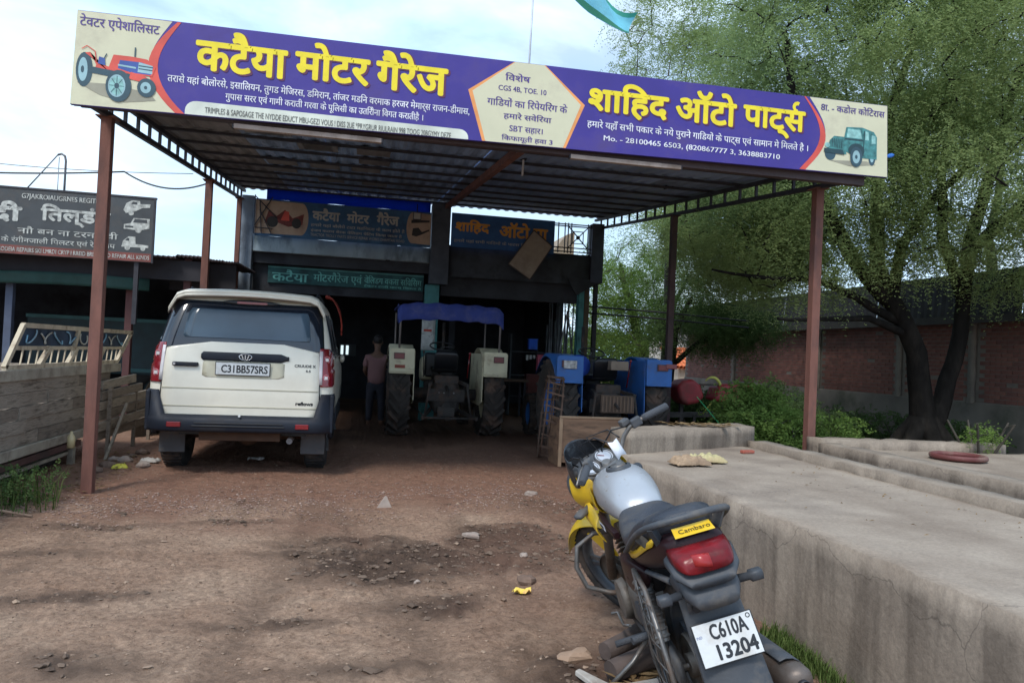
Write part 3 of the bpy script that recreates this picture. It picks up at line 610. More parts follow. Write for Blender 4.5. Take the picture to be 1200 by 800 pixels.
for k in range(8): a = k*PI/4; t.line([(.50+.035*math.cos(a), .28+.06*math.sin(a)), (.50+.09*math.cos(a), .28+.165*math.sin(a))], .008, m_tyr)
t.done('printed red tractor picture')
j = Pic(4.55, 3.485, .62, .42, 6.75, bn, 'printed_picture')
j.poly([(.1, .12), (.5, .02), (.98, .12), (.8, .18)], m_shd)
j.ell(.12, .28, .10, .16, m_tyr).ell(.90, .28, .065, .19, m_tyr).ell(.90, .28, .035, .11, m_rim)
j.poly([(.36, .66), (.40, .97), (.70, 1.0), (.92, .92), (.98, .80), (.99, .25), (.60, .25), (.36, .40)], m_teal).poly([(.10, .60), (.18, .72), (.38, .72), (.42, .30), (.14, .30), (.08, .42)], m_teal)
j.poly([(.41, .72), (.43, .93), (.66, .94), (.70, .72)], m_tll).poly([(.76, .70), (.76, .92), (.82, .90), (.83, .70)], m_tll).poly([(.88, .62), (.88, .84), (.95, .82), (.96, .64)], m_tll).poly([(.38, .66), (.72, .66), (.72, .70), (.38, .70)], m_tld)
for k in range(6): j.poly([(.14+.035*k, .44), (.14+.035*k, .66), (.155+.035*k, .66), (.155+.035*k, .44)], m_tld)
j.ell(.06, .48, .045, .06, m_tll).poly([(.0, .30), (.0, .40), (.34, .40), (.38, .28)], m_tld).poly([(.72, .30), (.73, .92), (.745, .92), (.735, .30)], m_tld).ell(.60, .42, .15, .17, m_tld)
j.ell(.60, .26, .115, .25, m_tyr).ell(.60, .26, .07, .16, m_rim).ell(.60, .26, .025, .05, m_tyr); j.done('printed teal jeep picture')
mb = MB(); mb.ell((0, 0, 0), (.05, .012, .022), rot=(0, -.3, 0)); mb.tube([(-.05, 0, -.01), (.0, 0, 0), (.03, 0, .012)], .008)
o = obj('blue_rag', mb, M('blue_rag', (.02, .14, .5), .6)); o.location = (5.35, 6.78, 3.66); tag(o, 'small blue rag tied at the right end of the banner', 'rag')

# mast and pennant above the banner
ms = thing('mast', 'thin pale mast rising behind the banner into the sky', 'mast', (1.9, 9.0, zroof(9))); obj('pole', MB().cyl((1.9, 9, zroof(9)-.2), (1.945, 9, 6.6), .014, .010), M('mast_grey', (.45, .47, .5), .5, .3), ms, w=W); obj('clamp', MB().box(1.86, 1.94, 8.96, 9.04, zroof(9)+.0, zroof(9)+.05), m_steel, ms, w=W)
rows = []
for i in range(15):
    u = i/14; cx = 1.95+.95*u; cz = 5.93-.62*math.sin(u*PI*.55)-.02*u; wd = .34*(1-.45*abs(u-.5))
    rows.append([(cx+.10*(v/7-.5), 8.0+.10*math.sin(u*6+v*.5), cz+(v/7-.5)*wd+.05*math.sin(u*5)) for v in range(8)])
mb = MB(); mb.grid(rows, thick=(0, .01, 0)); 
for i in range(len(mb.mi)): mb.mi[i] = 0
q = 7
for i in range(14):
    for v in range(q):
        c_ = 1 if v < 1 else (2 if v > 5 else 0); mb.mi[i*q+v] = c_; mb.mi[14*q+i*q+v] = c_
fl = obj('flag', mb, [M('flag_blue', (.16, .50, .62), .7, bump=.05), M('flag_green', (.03, .20, .12), .7, bump=.05), M('flag_green2', (.04, .30, .22), .7, bump=.05)], fixn=False); tag(fl, 'blue and green cloth flag hanging above the banner at the top edge', 'flag')
# ---------------------------------------------------------------- garage building behind the canopy
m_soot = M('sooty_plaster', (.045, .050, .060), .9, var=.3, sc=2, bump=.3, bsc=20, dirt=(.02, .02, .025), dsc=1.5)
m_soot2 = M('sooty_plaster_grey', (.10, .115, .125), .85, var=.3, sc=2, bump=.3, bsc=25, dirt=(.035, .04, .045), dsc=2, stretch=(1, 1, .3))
m_cgrey = M('balcony_plaster', (.30, .38, .43), .85, var=.2, sc=3, bump=.3, bsc=25, dirt=(.10, .13, .145), dsc=2.5, stretch=(1, 1, .4))
m_tealw = M('teal_paint', (.07, .25, .26), .7, var=.2, sc=4, dirt=(.04, .10, .11))
bd = thing('garage_building', 'dark single storey garage with open front and terrace above, behind the canopy', 'building', (1.3, 15, 0))
def part(name, mb, m, par=bd, **k): return obj(name, mb, m, par, w=True, **k)
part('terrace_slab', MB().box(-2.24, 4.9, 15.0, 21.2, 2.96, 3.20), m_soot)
part('balcony_face', rough_block(MB(), -2.05, 1.34, 14.88, 14.998, 3.17, 3.47, st=.2, amp=.008, seed=11), m_cgrey, label='grey plastered balcony edge under the left banner')
part('balcony_face', rough_block(MB(), 1.70, 4.68, 14.90, 14.998, 2.93, 3.56, st=.2, amp=.008, seed=12), M('dark_balcony', (.05, .058, .07), .85, var=.3, sc=2, dirt=(.025, .03, .035)), label='dark balcony edge under the right banner')
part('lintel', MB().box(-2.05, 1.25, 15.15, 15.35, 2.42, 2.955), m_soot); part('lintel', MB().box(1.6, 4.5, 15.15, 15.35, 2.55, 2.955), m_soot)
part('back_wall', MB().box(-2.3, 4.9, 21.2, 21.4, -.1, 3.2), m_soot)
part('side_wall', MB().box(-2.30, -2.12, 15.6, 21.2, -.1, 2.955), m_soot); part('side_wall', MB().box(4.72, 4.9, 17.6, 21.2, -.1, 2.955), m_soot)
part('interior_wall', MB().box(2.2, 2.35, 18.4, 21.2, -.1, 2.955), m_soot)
part('column', MB().box(-2.29, -2.07, 14.86, 15.14, -.1, 4.22), M('column_bluegrey', (.20, .25, .31), .8, var=.2, dirt=(.10, .12, .15)), bevel=.01, label='blue grey left corner column')
part('column', MB().box(1.33, 1.70, 14.80, 15.12, 2.75, 4.36), M('column_slate', (.075, .088, .11), .8, var=.2, dirt=(.04, .05, .06)), bevel=.01, label='slate coloured central column carrying the roof')
part('column', MB().box(1.27, 1.56, 15.0, 15.3, -.1, 2.745), m_tealw, bevel=.01, label='teal painted central column below')
part('column', MB().box(4.69, 4.95, 14.84, 15.12, 2.98, 4.23), M('column_navy', (.055, .065, .095), .8, var=.2), bevel=.01, label='dark column at the right end of the terrace')
part('column', MB().box(4.50, 4.62, 15.0, 15.2, -.1, 2.955), m_tealw, bevel=.008, label='narrow teal column at the right')
part('column', MB().box(4.63, 4.74, 15.02, 15.2, -.1, 2.955), M('column_brown', (.10, .075, .05), .85, var=.2), bevel=.008, label='narrow brown column at the right')
mb = MB(); mb.prism([(4.4, 2.70), (4.93, 3.02), (4.93, 2.978), (4.93, 3.05), (4.2, 3.05)][:2]+[(4.93, 3.05), (4.2, 3.05)], lambda a, b, h: Vector((a, 14.86+h, b)), .035); part('bracket', mb, m_soot)
# notice pasted on the teal column, painted fascia with teal lettering
mb = MB(); mb.grid([[(1.24+.27*i/4+.012*mn.noise(Vector((i, j, 1))), 14.995, 1.42+.62*j/5+.02*mn.noise(Vector((i, j*.7, 4)))) for i in range(5)] for j in range(6)], thick=(0, -.003, 0)); pp = part('poster', mb, M('poster_paper', (.62, .66, .66), .7, var=.15, dirt=(.3, .33, .35), dsc=9), label='torn white poster')
obj('print_mark', MB().box(1.28, 1.44, 14.985, 14.989, 1.80, 1.84), m_red, pp, w=True)
fb = thing('painted_fascia', 'dark teal fascia strip with faint painted lettering under the balcony', 'signboard', (-.2, 15.1, 2.65))
obj('panel', MB().box(-1.78, 1.24, 15.10, 15.145, 2.60, 2.93), M('fascia_teal', (.022, .10, .105), .7, var=.3, dirt=(.02, .05, .06)), fb, w=True)
obj('border', MB().box(-1.78, 1.24, 15.092, 15.099, 2.895, 2.915), M('fascia_line', (.10, .30, .28), .7), fb, w=True)
obj('lettering', text_mb('कटैया', -1.70, -1.02, 2.64, 2.87, fplane(15.098), .02, .001), M('fascia_letters', (.16, .50, .46), .7, var=.3), fb, w=True, fixn=False)
obj('lettering', text_mb('मोटरगैरेज एवं', -.92, .02, 2.64, 2.87, fplane(15.098), .02, .001), M('fascia_letters', (0, 0, 0)), fb, w=True, fixn=False)
obj('lettering', text_mb('वेिलडग वकस सिविसग', .06, 1.20, 2.70, 2.86, fplane(15.098), .012, .001), M('fascia_letters', (0, 0, 0)), fb, w=True, fixn=False)
obj('lettering', text_mb('टेकटर टाली पाटस िमलता है', .06, 1.20, 2.62, 2.68, fplane(15.098), .012, .001), M('fascia_letters', (0, 0, 0)), fb, w=True, fixn=False)

# old banners tied on the terrace railing
m_oblu = M('old_banner_blue', (.035, .115, .23), .6, var=.25, sc=3, dirt=(.03, .06, .12), dsc=2); m_ocr = M('old_banner_cream', (.50, .37, .27), .6, var=.15, sc=6, dirt=(.3, .2, .15))
m_ogr = M('old_print_grey', (.42, .42, .38), .6, bump=0); m_oor = M('old_print_orange', (.75, .36, .06), .6, bump=0); m_obr = M('old_print_red', (.17, .035, .03), .6, var=.5, sc=20, bump=0); m_obk = M('old_print_dark', (.03, .03, .03), .6, bump=0)
ob = thing('old_banner', 'faded navy banner with grey lettering and cream ends on the terrace railing', 'signboard', (-.3, 14.84, 3.5))
obj('panel', MB().box(-2.03, 1.31, 14.80, 14.825, 3.46, 4.16), m_oblu, ob, w=True)
def oprn(par, name, poly, m, lv, Y=14.80): mb = MB(); mb.prism(poly, lambda a, b, h: Vector((a, Y-.002*lv+h, b)), .0018); return obj(name, mb, m, par, w=True)
oprn(ob, 'cream_area', [(-2.03, 3.5)]+[(-1.18+.13*math.sin(t), 3.82-.31*math.cos(t)) for t in np.linspace(.1, PI-.1, 12)]+[(-2.03, 4.14)], m_ocr, 1)
oprn(ob, 'cream_area', [(1.31, 3.51)]+[(.95-.12*math.sin(t), 3.83+.31*math.cos(t)) for t in np.linspace(PI-.1, .1, 12)]+[(1.31, 4.12)], m_ocr, 1)
p = Pic(-1.86, 3.62, .74, .38, 14.80, ob, 'printed_picture'); p.poly([(0, .2), (.1, .9), (.3, .6), (.5, .95), (.7, .55), (.98, .8), (.95, .25), (.6, .1), (.3, .3)], m_obr).ell(.2, .3, .14, .28, m_obk).ell(.8, .3, .12, .26, m_obk).poly([(.4, .4), (.5, .9), (.6, .85), (.62, .4)], m_red); p.done('red printed vehicle picture')
p = Pic(.92, 3.62, .36, .40, 14.80, ob, 'printed_picture'); p.poly([(0, .75), (1, .85), (1, .95), (0, .9)], m_obk).poly([(.05, .15), (.1, .5), (.4, .55), (.6, .35), (1.0, .5), (1, .42), (.55, .2), (.3, .1)], m_obk); p.done('dark printed vehicle picture')
obj('lettering', text_mb('कटैया', -.98, -.46, 3.83, 4.07, fplane(14.795), .035, .001), m_ogr, ob, w=True, fixn=False); obj('lettering', text_mb('मोटर', -.33, .10, 3.83, 4.06, fplane(14.795), .035, .001), m_ogr, ob, w=True, fixn=False); obj('lettering', text_mb('गैरेज', .24, .68, 3.83, 4.09, fplane(14.795), .035, .001), m_ogr, ob, w=True, fixn=False)
obj('lettering', text_mb('हमारे यहां बोलेरो टाटा महिनदरा के काम होते है', -1.0, .80, 3.70, 3.78, fplane(14.795), .02, .001), m_ogr, ob, w=True, fixn=False)
obj('lettering', text_mb('इंजन कलच बेरक वेिलडग पेिटग िकया जाता है', -1.0, .75, 3.60, 3.67, fplane(14.795), .02, .001), m_ogr, ob, w=True, fixn=False)
obj('lettering', text_mb('TRACTOR TROLLY PARTS SERVICE REPAIR WORKS DHAMTARI ROAD', -1.0, .80, 3.52, 3.575, fplane(14.795), .0, .001), m_ogr, ob, w=True, fixn=False)
ob2 = thing('old_banner', 'blue banner with orange lettering on the right half of the terrace', 'signboard', (2.7, 14.84, 3.55))
obj('panel', MB().box(1.72, 3.86, 14.80, 14.825, 3.52, 4.20), M('old_banner_blue2', (.03, .12, .32), .6, var=.2, sc=3, dirt=(.03, .07, .16), dsc=2), ob2, w=True)
obj('lettering', text_mb('शािहद', 1.80, 2.50, 3.80, 4.09, fplane(14.798), .035, .001), m_oor, ob2, w=True, fixn=False); obj('lettering', text_mb('ऑटो पा', 2.70, 3.72, 3.78, 4.10, fplane(14.798), .035, .001), m_oor, ob2, w=True, fixn=False)
obj('lettering', text_mb('हमारे यहां सभी गािडयों के पाटस िमलते है', 1.78, 3.5, 3.61, 3.69, fplane(14.798), .015, .001), m_ogr, ob2, w=True, fixn=False)
tp = MB(); tp.grid([[(-1.85+3.15*i/24, 14.90+.02*math.sin(i*1.1), 4.175+.11*j+.008*math.sin(i*.8)) for i in range(25)] for j in range(3)], thick=(0, .006, 0)); o = obj('tarpaulin', tp, leaf_mat('tarp_blue', (.03, .12, .62), (.03, .12, .62), .6)); tag(o, 'bright blue tarpaulin strip hanging between canopy roof and left banner', 'tarpaulin')
# terrace railing
rl = thing('terrace_railing', 'black iron terrace railing with a crossed square panel at the right', 'railing', (4.3, 14.86, 3.58))
for z in (3.60, 3.68, 4.13, 4.17): obj('rail', MB().bar((3.86, 14.87, z), (4.70, 14.87, z), .022), m_steel, rl, w=True)
for x in (3.96, 4.10, 4.17, 4.24, 4.60, 4.66): obj('baluster', MB().bar((x, 14.87, 3.57), (x, 14.87, 4.2), .02), m_steel, rl, w=True)
for a, b in (((4.17, 3.68), (4.60, 4.13)), ((4.17, 4.13), (4.60, 3.68))): obj('cross_bar', MB().bar((a[0], 14.865, a[1]), (b[0], 14.865, b[1]), .02), m_steel, rl, w=True)
mb = MB()
for (a, b) in (((4.27, 3.78), (4.50, 3.78)), ((4.50, 3.78), (4.50, 4.03)), ((4.50, 4.03), (4.27, 4.03)), ((4.27, 4.03), (4.27, 3.78))): mb.bar((a[0], 14.88, a[1]), (b[0], 14.88, b[1]), .016)
obj('inner_square', mb, m_steel, rl, w=True); obj('boss', MB().cyl((4.385, 14.85, 3.905), (4.385, 14.89, 3.905), .04), m_steel, rl, w=True)
rl2 = thing('terrace_railing', 'bent black railing frame beside the cream end of the left banner', 'railing', (-1.95, 14.76, 3.5))
for a, b in (((-2.04, 3.48), (-2.04, 4.22)), ((-2.04, 4.2), (-1.62, 3.8)), ((-2.04, 3.62), (-1.72, 4.2)), ((-2.04, 3.60), (-1.70, 3.60)), ((-1.9, 3.5), (-1.95, 4.1)), ((-1.72, 3.5), (-1.95, 3.95))): obj('bar', MB().bar((a[0], 14.76, a[1]), (b[0], 14.77, b[1]), .018), m_steel, rl2, w=True)
st = MB(); st.prism([(3.95, 3.20), (5.1, 3.20), (5.1, 4.5), (4.9, 4.42)], lambda a, b, h: Vector((a, 17.6+h, b)), 1.6); o = obj('stair_parapet', st, M('parapet_tan', (.34, .26, .18), .85, var=.15, dirt=(.22, .17, .13))); tag(o, 'tan sloping stair parapet wall behind the terrace railing', 'parapet')
hb = thing('hanging_panel', 'tilted beige board hanging from the terrace edge over the right bay', 'board', (3.36, 14.7, 3.5))
mb = MB(); c = [(2.90, 3.24), (3.36, 2.95), (3.80, 3.66), (3.40, 3.96)]; mb.add([(a, 14.72, b) for a, b in c]+[(a, 14.745, b) for a, b in c], [(0, 1, 2, 3), (7, 6, 5, 4), (0, 4, 5, 1), (1, 5, 6, 2), (2, 6, 7, 3), (3, 7, 4, 0)])
obj('board', mb, M('board_beige', (.40, .34, .27), .8, var=.1, dirt=(.30, .25, .2)), hb, w=True)
for k in range(4): a, b = c[k], c[(k+1) % 4]; obj('edge_strip', MB().bar((a[0], 14.715, a[1]), (b[0], 14.715, b[1]), .02), M('strip_dark', (.09, .075, .07), .8), hb, w=True)
mb = MB(); mb.box(.94, 1.10, 14.66, 14.74, 3.97, 4.12); o = obj('flood_lamp', MB().box(.94, 1.10, 14.66, 14.74, 3.97, 4.12), M('lamp_case', (.10, .085, .08), .5), bevel=.01)
obj('lens', MB().box(.955, 1.085, 14.652, 14.659, 3.985, 4.105), M('lamp_lens', (.5, .48, .42), .2), o); obj('bracket', MB().bar((1.02, 14.70, 4.12), (1.02, 14.78, 4.30), .02), m_steel, o); tag(o, 'small square flood lamp fixed above the right end of the old navy banner', 'lamp')

# ---- things standing inside the bays
m_pipe = M('pipe_steel', (.16, .17, .19), .45, .7, var=.3, dirt=(.12, .07, .05))
rgp = random.Random(3)
for k in range(17):
    x = 4.0+k*.042+rgp.uniform(-.02, .02); y = 15.5+rgp.uniform(-.2, .3); h = rgp.uniform(1.7, 2.75); lean = rgp.uniform(-.12, .10)
    o = obj('steel_pipe', MB().cyl((0, 0, 0), (lean, rgp.uniform(.0, .12), h), .016, n=8), m_pipe); o.location = (x, y, 0); tag(o, 'steel pipe standing upright in the cluster leaning at the right wall of the bay', 'pipe', 'steel pipes leaning in the right bay')
fr = thing('pipe_rack', 'angled iron rack holding the upright pipes in the right bay', 'rack', (4.1, 15.3, 0))
for a, b in (((3.95, 0), (4.35, 2.4)), ((4.7, 0), (4.35, 2.4)), ((4.05, 1.0), (4.62, 1.0))): obj('bar', MB().bar((a[0], 15.28, a[1]), (b[0], 15.28, b[1]), .03), m_pipe, fr, w=True)
bb = thing('blue_box', 'small bright blue box on the dark wall above the pink box', 'box', (4.0, 16.9, 1.3)); obj('case', MB().box(3.90, 4.10, 16.85, 17.0, 1.55, 1.78), M('box_blue', (.02, .14, .80), .5), bb, w=True, bevel=.008); obj('lid', MB().box(3.89, 4.11, 16.84, 17.01, 1.782, 1.80), M('box_blue', (0, 0, 0)), bb, w=True); obj('bracket', MB().box(4.101, 4.13, 16.9, 16.95, 1.4, 1.78), m_soot, bb, w=True)
pk = thing('pink_box', 'pink painted box hanging on the stand beneath the blue box', 'box', (4.2, 16.9, 1)); obj('case', MB().box(4.12, 4.38, 16.82, 17.0, 1.06, 1.42), M('box_pink', (.80, .16, .26), .6, dirt=(.6, .14, .2)), pk, w=True, bevel=.01); obj('lid', MB().box(4.11, 4.39, 16.81, 17.0, 1.422, 1.44), M('box_pink', (0, 0, 0)), pk, w=True)
sh = thing('parts_shelf', 'dark shelf with small white packets beside the pink box', 'shelf', (4.0, 17.1, 0))
for z in (.45, .95, 1.5): obj('board', MB().box(3.5, 4.6, 17.02, 17.35, z-.02, z), m_soot2, sh, w=True)
for x in (3.5, 4.57): obj('upright', MB().box(x, x+.03, 17.02, 17.35, 0, 1.9), m_soot2, sh, w=True)
for k, x in enumerate((3.86, 3.94, 4.02)): o = obj('packet', MB().box(x, x+.05, 16.9, 16.96, 1.30+.02*k, 1.42), M('packet_white', (.6, .62, .62), .6), bevel=.004); tag(o, ['leftmost','middle','rightmost'][k]+' of the three small white packets hanging beside the pink box', 'packet', 'white packets by the pink box')
cb = thing('red_cabinet', 'dark red cabinet under the pink box at the back of the right bay', 'cabinet', (4.15, 17, 0)); obj('body', MB().box(3.85, 4.45, 16.8, 17.0, 0, .98), M('cab_red', (.13, .03, .03), .6, dirt=(.05, .02, .02)), cb, w=True, bevel=.01); obj('door', MB().box(3.9, 4.40, 16.785, 16.799, .08, .92), M('cab_red2', (.15, .035, .03), .6), cb, w=True, bevel=.004); obj('handle', MB().box(4.32, 4.34, 16.76, 16.784, .5, .6), m_pipe, cb, w=True)
wb = thing('work_bench', 'low timber workbench with iron legs in the right bay', 'bench', (3.2, 16.6, 0)); obj('top', MB().box(2.6, 3.8, 16.3, 16.9, .80, .86), M('bench_wood', (.10, .06, .04), .8), wb, w=True, bevel=.005)
for x in (2.65, 3.7):
    for y in (16.33, 16.82): obj('leg', MB().box(x, x+.05, y, y+.05, 0, .80), m_steel, wb, w=True)
wn = thing('wall_window', 'tiny bright two-pane window in the dark back of the left bay', 'window', (-.5, 20.9, 1.2))
m_lit = M('window_daylight', (.5, .55, .58), .5, bump=0, emit=(.55, .68, .72, .9))
obj('frame', MB().box(-.50, -.04, 21.12, 21.19, 1.17, 1.50), m_soot2, wn, w=True, bevel=.006)
for x in (-.46, -.32): obj('pane', MB().box(x, x+.07, 21.108, 21.118, 1.21, 1.46), m_lit, wn, w=True)
# oily clutter on the floor of the left bay
for k in range(7):
    o = rock('stone', 'dark lump of scrap lying on the oily floor between the car and the person', (-.62+.13*(k % 3)+rgp.uniform(-.05, .05), 12.9+.25*(k//3)), (.05, .05, .05), M('scrap_grey', (.12, .125, .13), .6, .3), 20+k, group='scrap lumps on the left bay floor'); o.name = 'scrap_lump'; o['category'] = 'scrap'
# red cloth hanging behind the car
rows = [[(-.60+.30*math.sin(PI*.5*v/9)+.015*math.sin(u*2+v), 13.6+u*.04, 2.30-.58*(1-math.cos(PI*.5*v/9))+.02*math.sin(u*1.7)-(.02*u if v > 7 else 0)) for u in range(6)] for v in range(10)]
mb = MB(); mb.grid(rows, thick=(.004, 0, -.03)); o = obj('red_hood', mb, M('hood_red', (.42, .05, .03), .55, var=.2, dirt=(.2, .04, .03)), fixn=True); tag(o, 'red curved hood of a machine peeking out behind the cream car roof', 'hood')

# ---------------------------------------------------------------- person inside the left bay, seen from behind
def skin_mesh(name, chains, mat, parent, sub=2):
    """chains: list of [(x,y,z,r)...]; chain k starts on an index of an earlier vertex when its first item is an int"""
    V = []; E = []; Rr = []
    for ch in chains:
        prev = None
        for it in ch:
            if isinstance(it, int): prev = it; continue
            V.append(it[:3]); Rr.append(it[3]); i = len(V)-1
            if prev is not None: E.append((prev, i))
            prev = i
    me = bpy.data.meshes.new(name); me.from_pydata(V, E, []); me.materials.append(mat); o = bpy.data.objects.new(name, me); COL.objects.link(o); o.parent = parent
    s = o.modifiers.new('skin', 'SKIN'); s.use_smooth_shade = True
    for i, sv in enumerate(me.skin_vertices[0].data): r = Rr[i]; sv.radius = (r, r) if not isinstance(r, tuple) else r; sv.use_root = (i == 0)
    q = o.modifiers.new('sub', 'SUBSURF'); q.levels = q.render_levels = sub; return o
pr = thing('person', 'person in a dusty pink shirt and dark trousers standing turned away beside the tractor', 'person', (.36, 13.9, -.05))
m_skin = M('skin_brown', (.16, .085, .055), .6, bump=0); m_shirt = M('shirt_pink', (.24, .125, .125), .85, var=.12, bump=.3); m_trou = M('trousers_dark', (.03, .032, .045), .9); m_hair = M('hair_black', (.012, .010, .010), .7)
# head, neck, trunk, legs (one surface), arms bent forward onto the fender
skin_mesh('body', [[(0, 0, .88, (.15, .10)), (0, 0, 1.02, (.14, .095)), (0, 0, 1.18, (.155, .10)), (0, .0, 1.30, (.15, .09)), (0, .015, 1.40, .055), (0, .04, 1.47, .055), (0, .06, 1.55, .085), (0, .07, 1.62, .075)],
    [0, (-.09, 0, .80, .085), (-.10, .01, .46, .055), (-.11, -.01, .10, .038), (-.115, .08, .04, .04), (-.12, .15, .03, .025)], [0, (.09, 0, .80, .085), (.11, .03, .46, .055), (.12, .0, .10, .038), (.125, .09, .04, .04), (.13, .16, .03, .025)],
    [3, (-.17, .0, 1.30, .05), (-.22, .03, 1.05, .04), (-.16, .22, .95, .033), (-.12, .32, .97, .025)], [3, (.17, .0, 1.30, .05), (.25, .06, 1.12, .04), (.24, .28, 1.08, .033), (.24, .36, 1.08, .025)]], m_skin, pr)
skin_mesh('shirt', [[(0, -.005, .74, (.175, .135)), (0, -.005, .98, (.175, .13)), (0, -.005, 1.18, (.178, .118)), (0, 0, 1.30, (.165, .10)), (0, .01, 1.37, .075)], [3, (-.175, 0, 1.29, .068), (-.215, .02, 1.10, .058)], [3, (.175, 0, 1.29, .068), (.24, .045, 1.14, .058)]], m_shirt, pr)
skin_mesh('trousers', [[(0, 0, .90, (.155, .11)), (0, 0, .82, (.155, .11))], [1, (-.09, 0, .74, .10), (-.10, .01, .46, .075), (-.11, -.01, .12, .06)], [1, (.09, 0, .74, .10), (.11, .03, .46, .075), (.12, 0, .12, .06)]], m_trou, pr)
hb_ = obj('hair', MB().ell((0, .055, 1.615), (.088, .10, .095)), m_hair, pr)
for s in (-1, 1): obj('ear', MB().ell((s*.086, .065, 1.57), (.012, .022, .03)), m_skin, pr)
for s, hx, hy, hz in ((-1, -.12, .34, .97), (1, .24, .38, 1.08)):
    h = obj('hand', MB().ell((hx, hy+.02, hz), (.035, .045, .018)), m_skin, pr)
    for k in range(4): obj('finger', MB().tube([(hx-.026+.017*k, hy+.05, hz), (hx-.026+.017*k, hy+.085-.006*abs(k-1.5), hz-.006), (hx-.026+.017*k, hy+.10-.008*abs(k-1.5), hz-.022)], [.009, .008, .007], 6), m_skin, h)
    obj('thumb', MB().tube([(hx+.03*-s, hy+.01, hz), (hx+.05*-s, hy+.04, hz-.005)], [.010, .008], 6), m_skin, h)

# ---------------------------------------------------------------- shed on the left with the painted signboard
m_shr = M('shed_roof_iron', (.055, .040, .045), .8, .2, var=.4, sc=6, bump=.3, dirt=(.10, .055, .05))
sd_ = thing('workshop_shed', 'dark low workshop shed with ragged iron roof at the left', 'building', (-5, 12, 0))
rgs = random.Random(9)
def sheets(x0, x1, yf, yb, zf, zb_, w):
    x = x0
    while x < x1-.02:
        xe = min(x+w, x1); d = rgs.uniform(-.03, .03); yj = rgs.uniform(-.08, .05); rows = []
        for t in (0, .5, 1): rows.append([(x+(xe-x+.02)*i/12, yf+yj+(yb-yf)*t, zf+(zb_-zf)*t+d+.012*(1 if i % 2 else -1)) for i in range(13)])
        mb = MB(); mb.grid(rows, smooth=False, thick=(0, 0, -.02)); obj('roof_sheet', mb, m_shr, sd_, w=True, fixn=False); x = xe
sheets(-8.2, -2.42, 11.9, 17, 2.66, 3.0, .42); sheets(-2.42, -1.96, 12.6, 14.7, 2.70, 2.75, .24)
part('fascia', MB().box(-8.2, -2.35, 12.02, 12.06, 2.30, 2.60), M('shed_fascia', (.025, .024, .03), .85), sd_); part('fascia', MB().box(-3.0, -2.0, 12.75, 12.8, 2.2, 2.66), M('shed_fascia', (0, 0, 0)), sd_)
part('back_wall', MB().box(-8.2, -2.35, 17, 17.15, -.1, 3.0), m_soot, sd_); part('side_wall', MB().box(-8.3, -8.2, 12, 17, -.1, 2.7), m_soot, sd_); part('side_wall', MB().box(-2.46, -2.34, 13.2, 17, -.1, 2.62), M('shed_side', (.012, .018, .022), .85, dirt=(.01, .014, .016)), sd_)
mb = MB(); mb.grid([[(-8+4.9*i/20, 11.95+.05*math.sin(i*1.3), 2.30-.045*j+.012*math.sin(i*.9)) for i in range(21)] for j in range(5)], thick=(0, .004, 0)); part('green_awning', mb, M('awning_green', (.010, .050, .042), .7, var=.3), sd_)
for x in (-5.02, -3.4, -2.6): part('post', MB().box(x-.05, x+.05, 12.1, 12.2, -.1, 2.65), M('shed_post', (.09, .035, .035), .8) if x > -4 else M('shed_post_blue', (.07, .09, .14), .7), sd_, bevel=.006)
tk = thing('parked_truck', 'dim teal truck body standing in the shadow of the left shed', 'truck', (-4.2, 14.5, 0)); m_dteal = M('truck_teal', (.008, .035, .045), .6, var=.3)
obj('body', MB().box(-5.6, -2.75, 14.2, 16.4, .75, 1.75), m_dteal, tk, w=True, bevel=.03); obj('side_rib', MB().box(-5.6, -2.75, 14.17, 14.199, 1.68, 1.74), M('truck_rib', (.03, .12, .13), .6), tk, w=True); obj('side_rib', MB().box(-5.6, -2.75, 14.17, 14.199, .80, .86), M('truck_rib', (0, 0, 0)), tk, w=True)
obj('plate', MB().box(-3.22, -2.98, 14.16, 14.195, 1.0, 1.10), M('plate_yellow', (.22, .20, .07), .6), tk, w=True)
for x in (-5.2, -3.5):
    wq = obj('wheel', MB().lathe([(.20, 0), (.44, 0), (.48, .06), (.48, .2), (.44, .26), (.2, .26)], (x, 14.22, .48), (0, 1, 0), closed=True), M('tyre_dark', (.018, .018, .018), .9), tk, w=True); obj('rim', MB().lathe([(0, .03), (.2, .03), (.24, 0)], (x, 14.22, .48), (0, 1, 0)), m_dteal, wq, w=True)

m_sg = M('sign_slate', (.052, .060, .066), .7, var=.2, sc=4, dirt=(.09, .085, .08), dsc=3); m_sb = M('sign_redbrown', (.19, .055, .045), .7, var=.2, dirt=(.1, .06, .05)); m_sl = M('sign_paint_white', (.46, .48, .45), .7, var=.3, sc=20, dirt=(.15, .15, .15), dsc=12)
sg = thing('welding_signboard', 'dark slate hand painted signboard with white lettering and vehicle silhouettes, at left', 'signboard', (-5, 11.7, 2.5))
def SZ(x): return 0
YS = 11.6; k_ = YS/12
obj('panel', MB().box(-7.0, -2.995, YS, YS+.03, 2.50, 3.42), m_sg, sg, w=True); obj('red_strip', MB().box(-7.0, -2.998, YS-.003, YS-.0005, 2.505, 2.625), m_sb, sg, w=True); obj('frame_top', MB().box(-7.02, -2.96, YS-.01, YS+.035, 3.421, 3.445), m_steel, sg, w=True); obj('frame_side', MB().box(-2.994, -2.97, YS-.01, YS+.035, 2.49, 3.42), m_steel, sg, w=True)
def st_(body, x0, x1, z0, z1, bold=.0, m=None): obj('lettering', text_mb(body, x0, x1, z0, z1, fplane(YS-.005), bold, .001), m or m_sl, sg, w=True, fixn=False)
st_('G7JAKROIAUGRNES REGITIERE', -4.72, -3.62, 3.27, 3.36, .02)
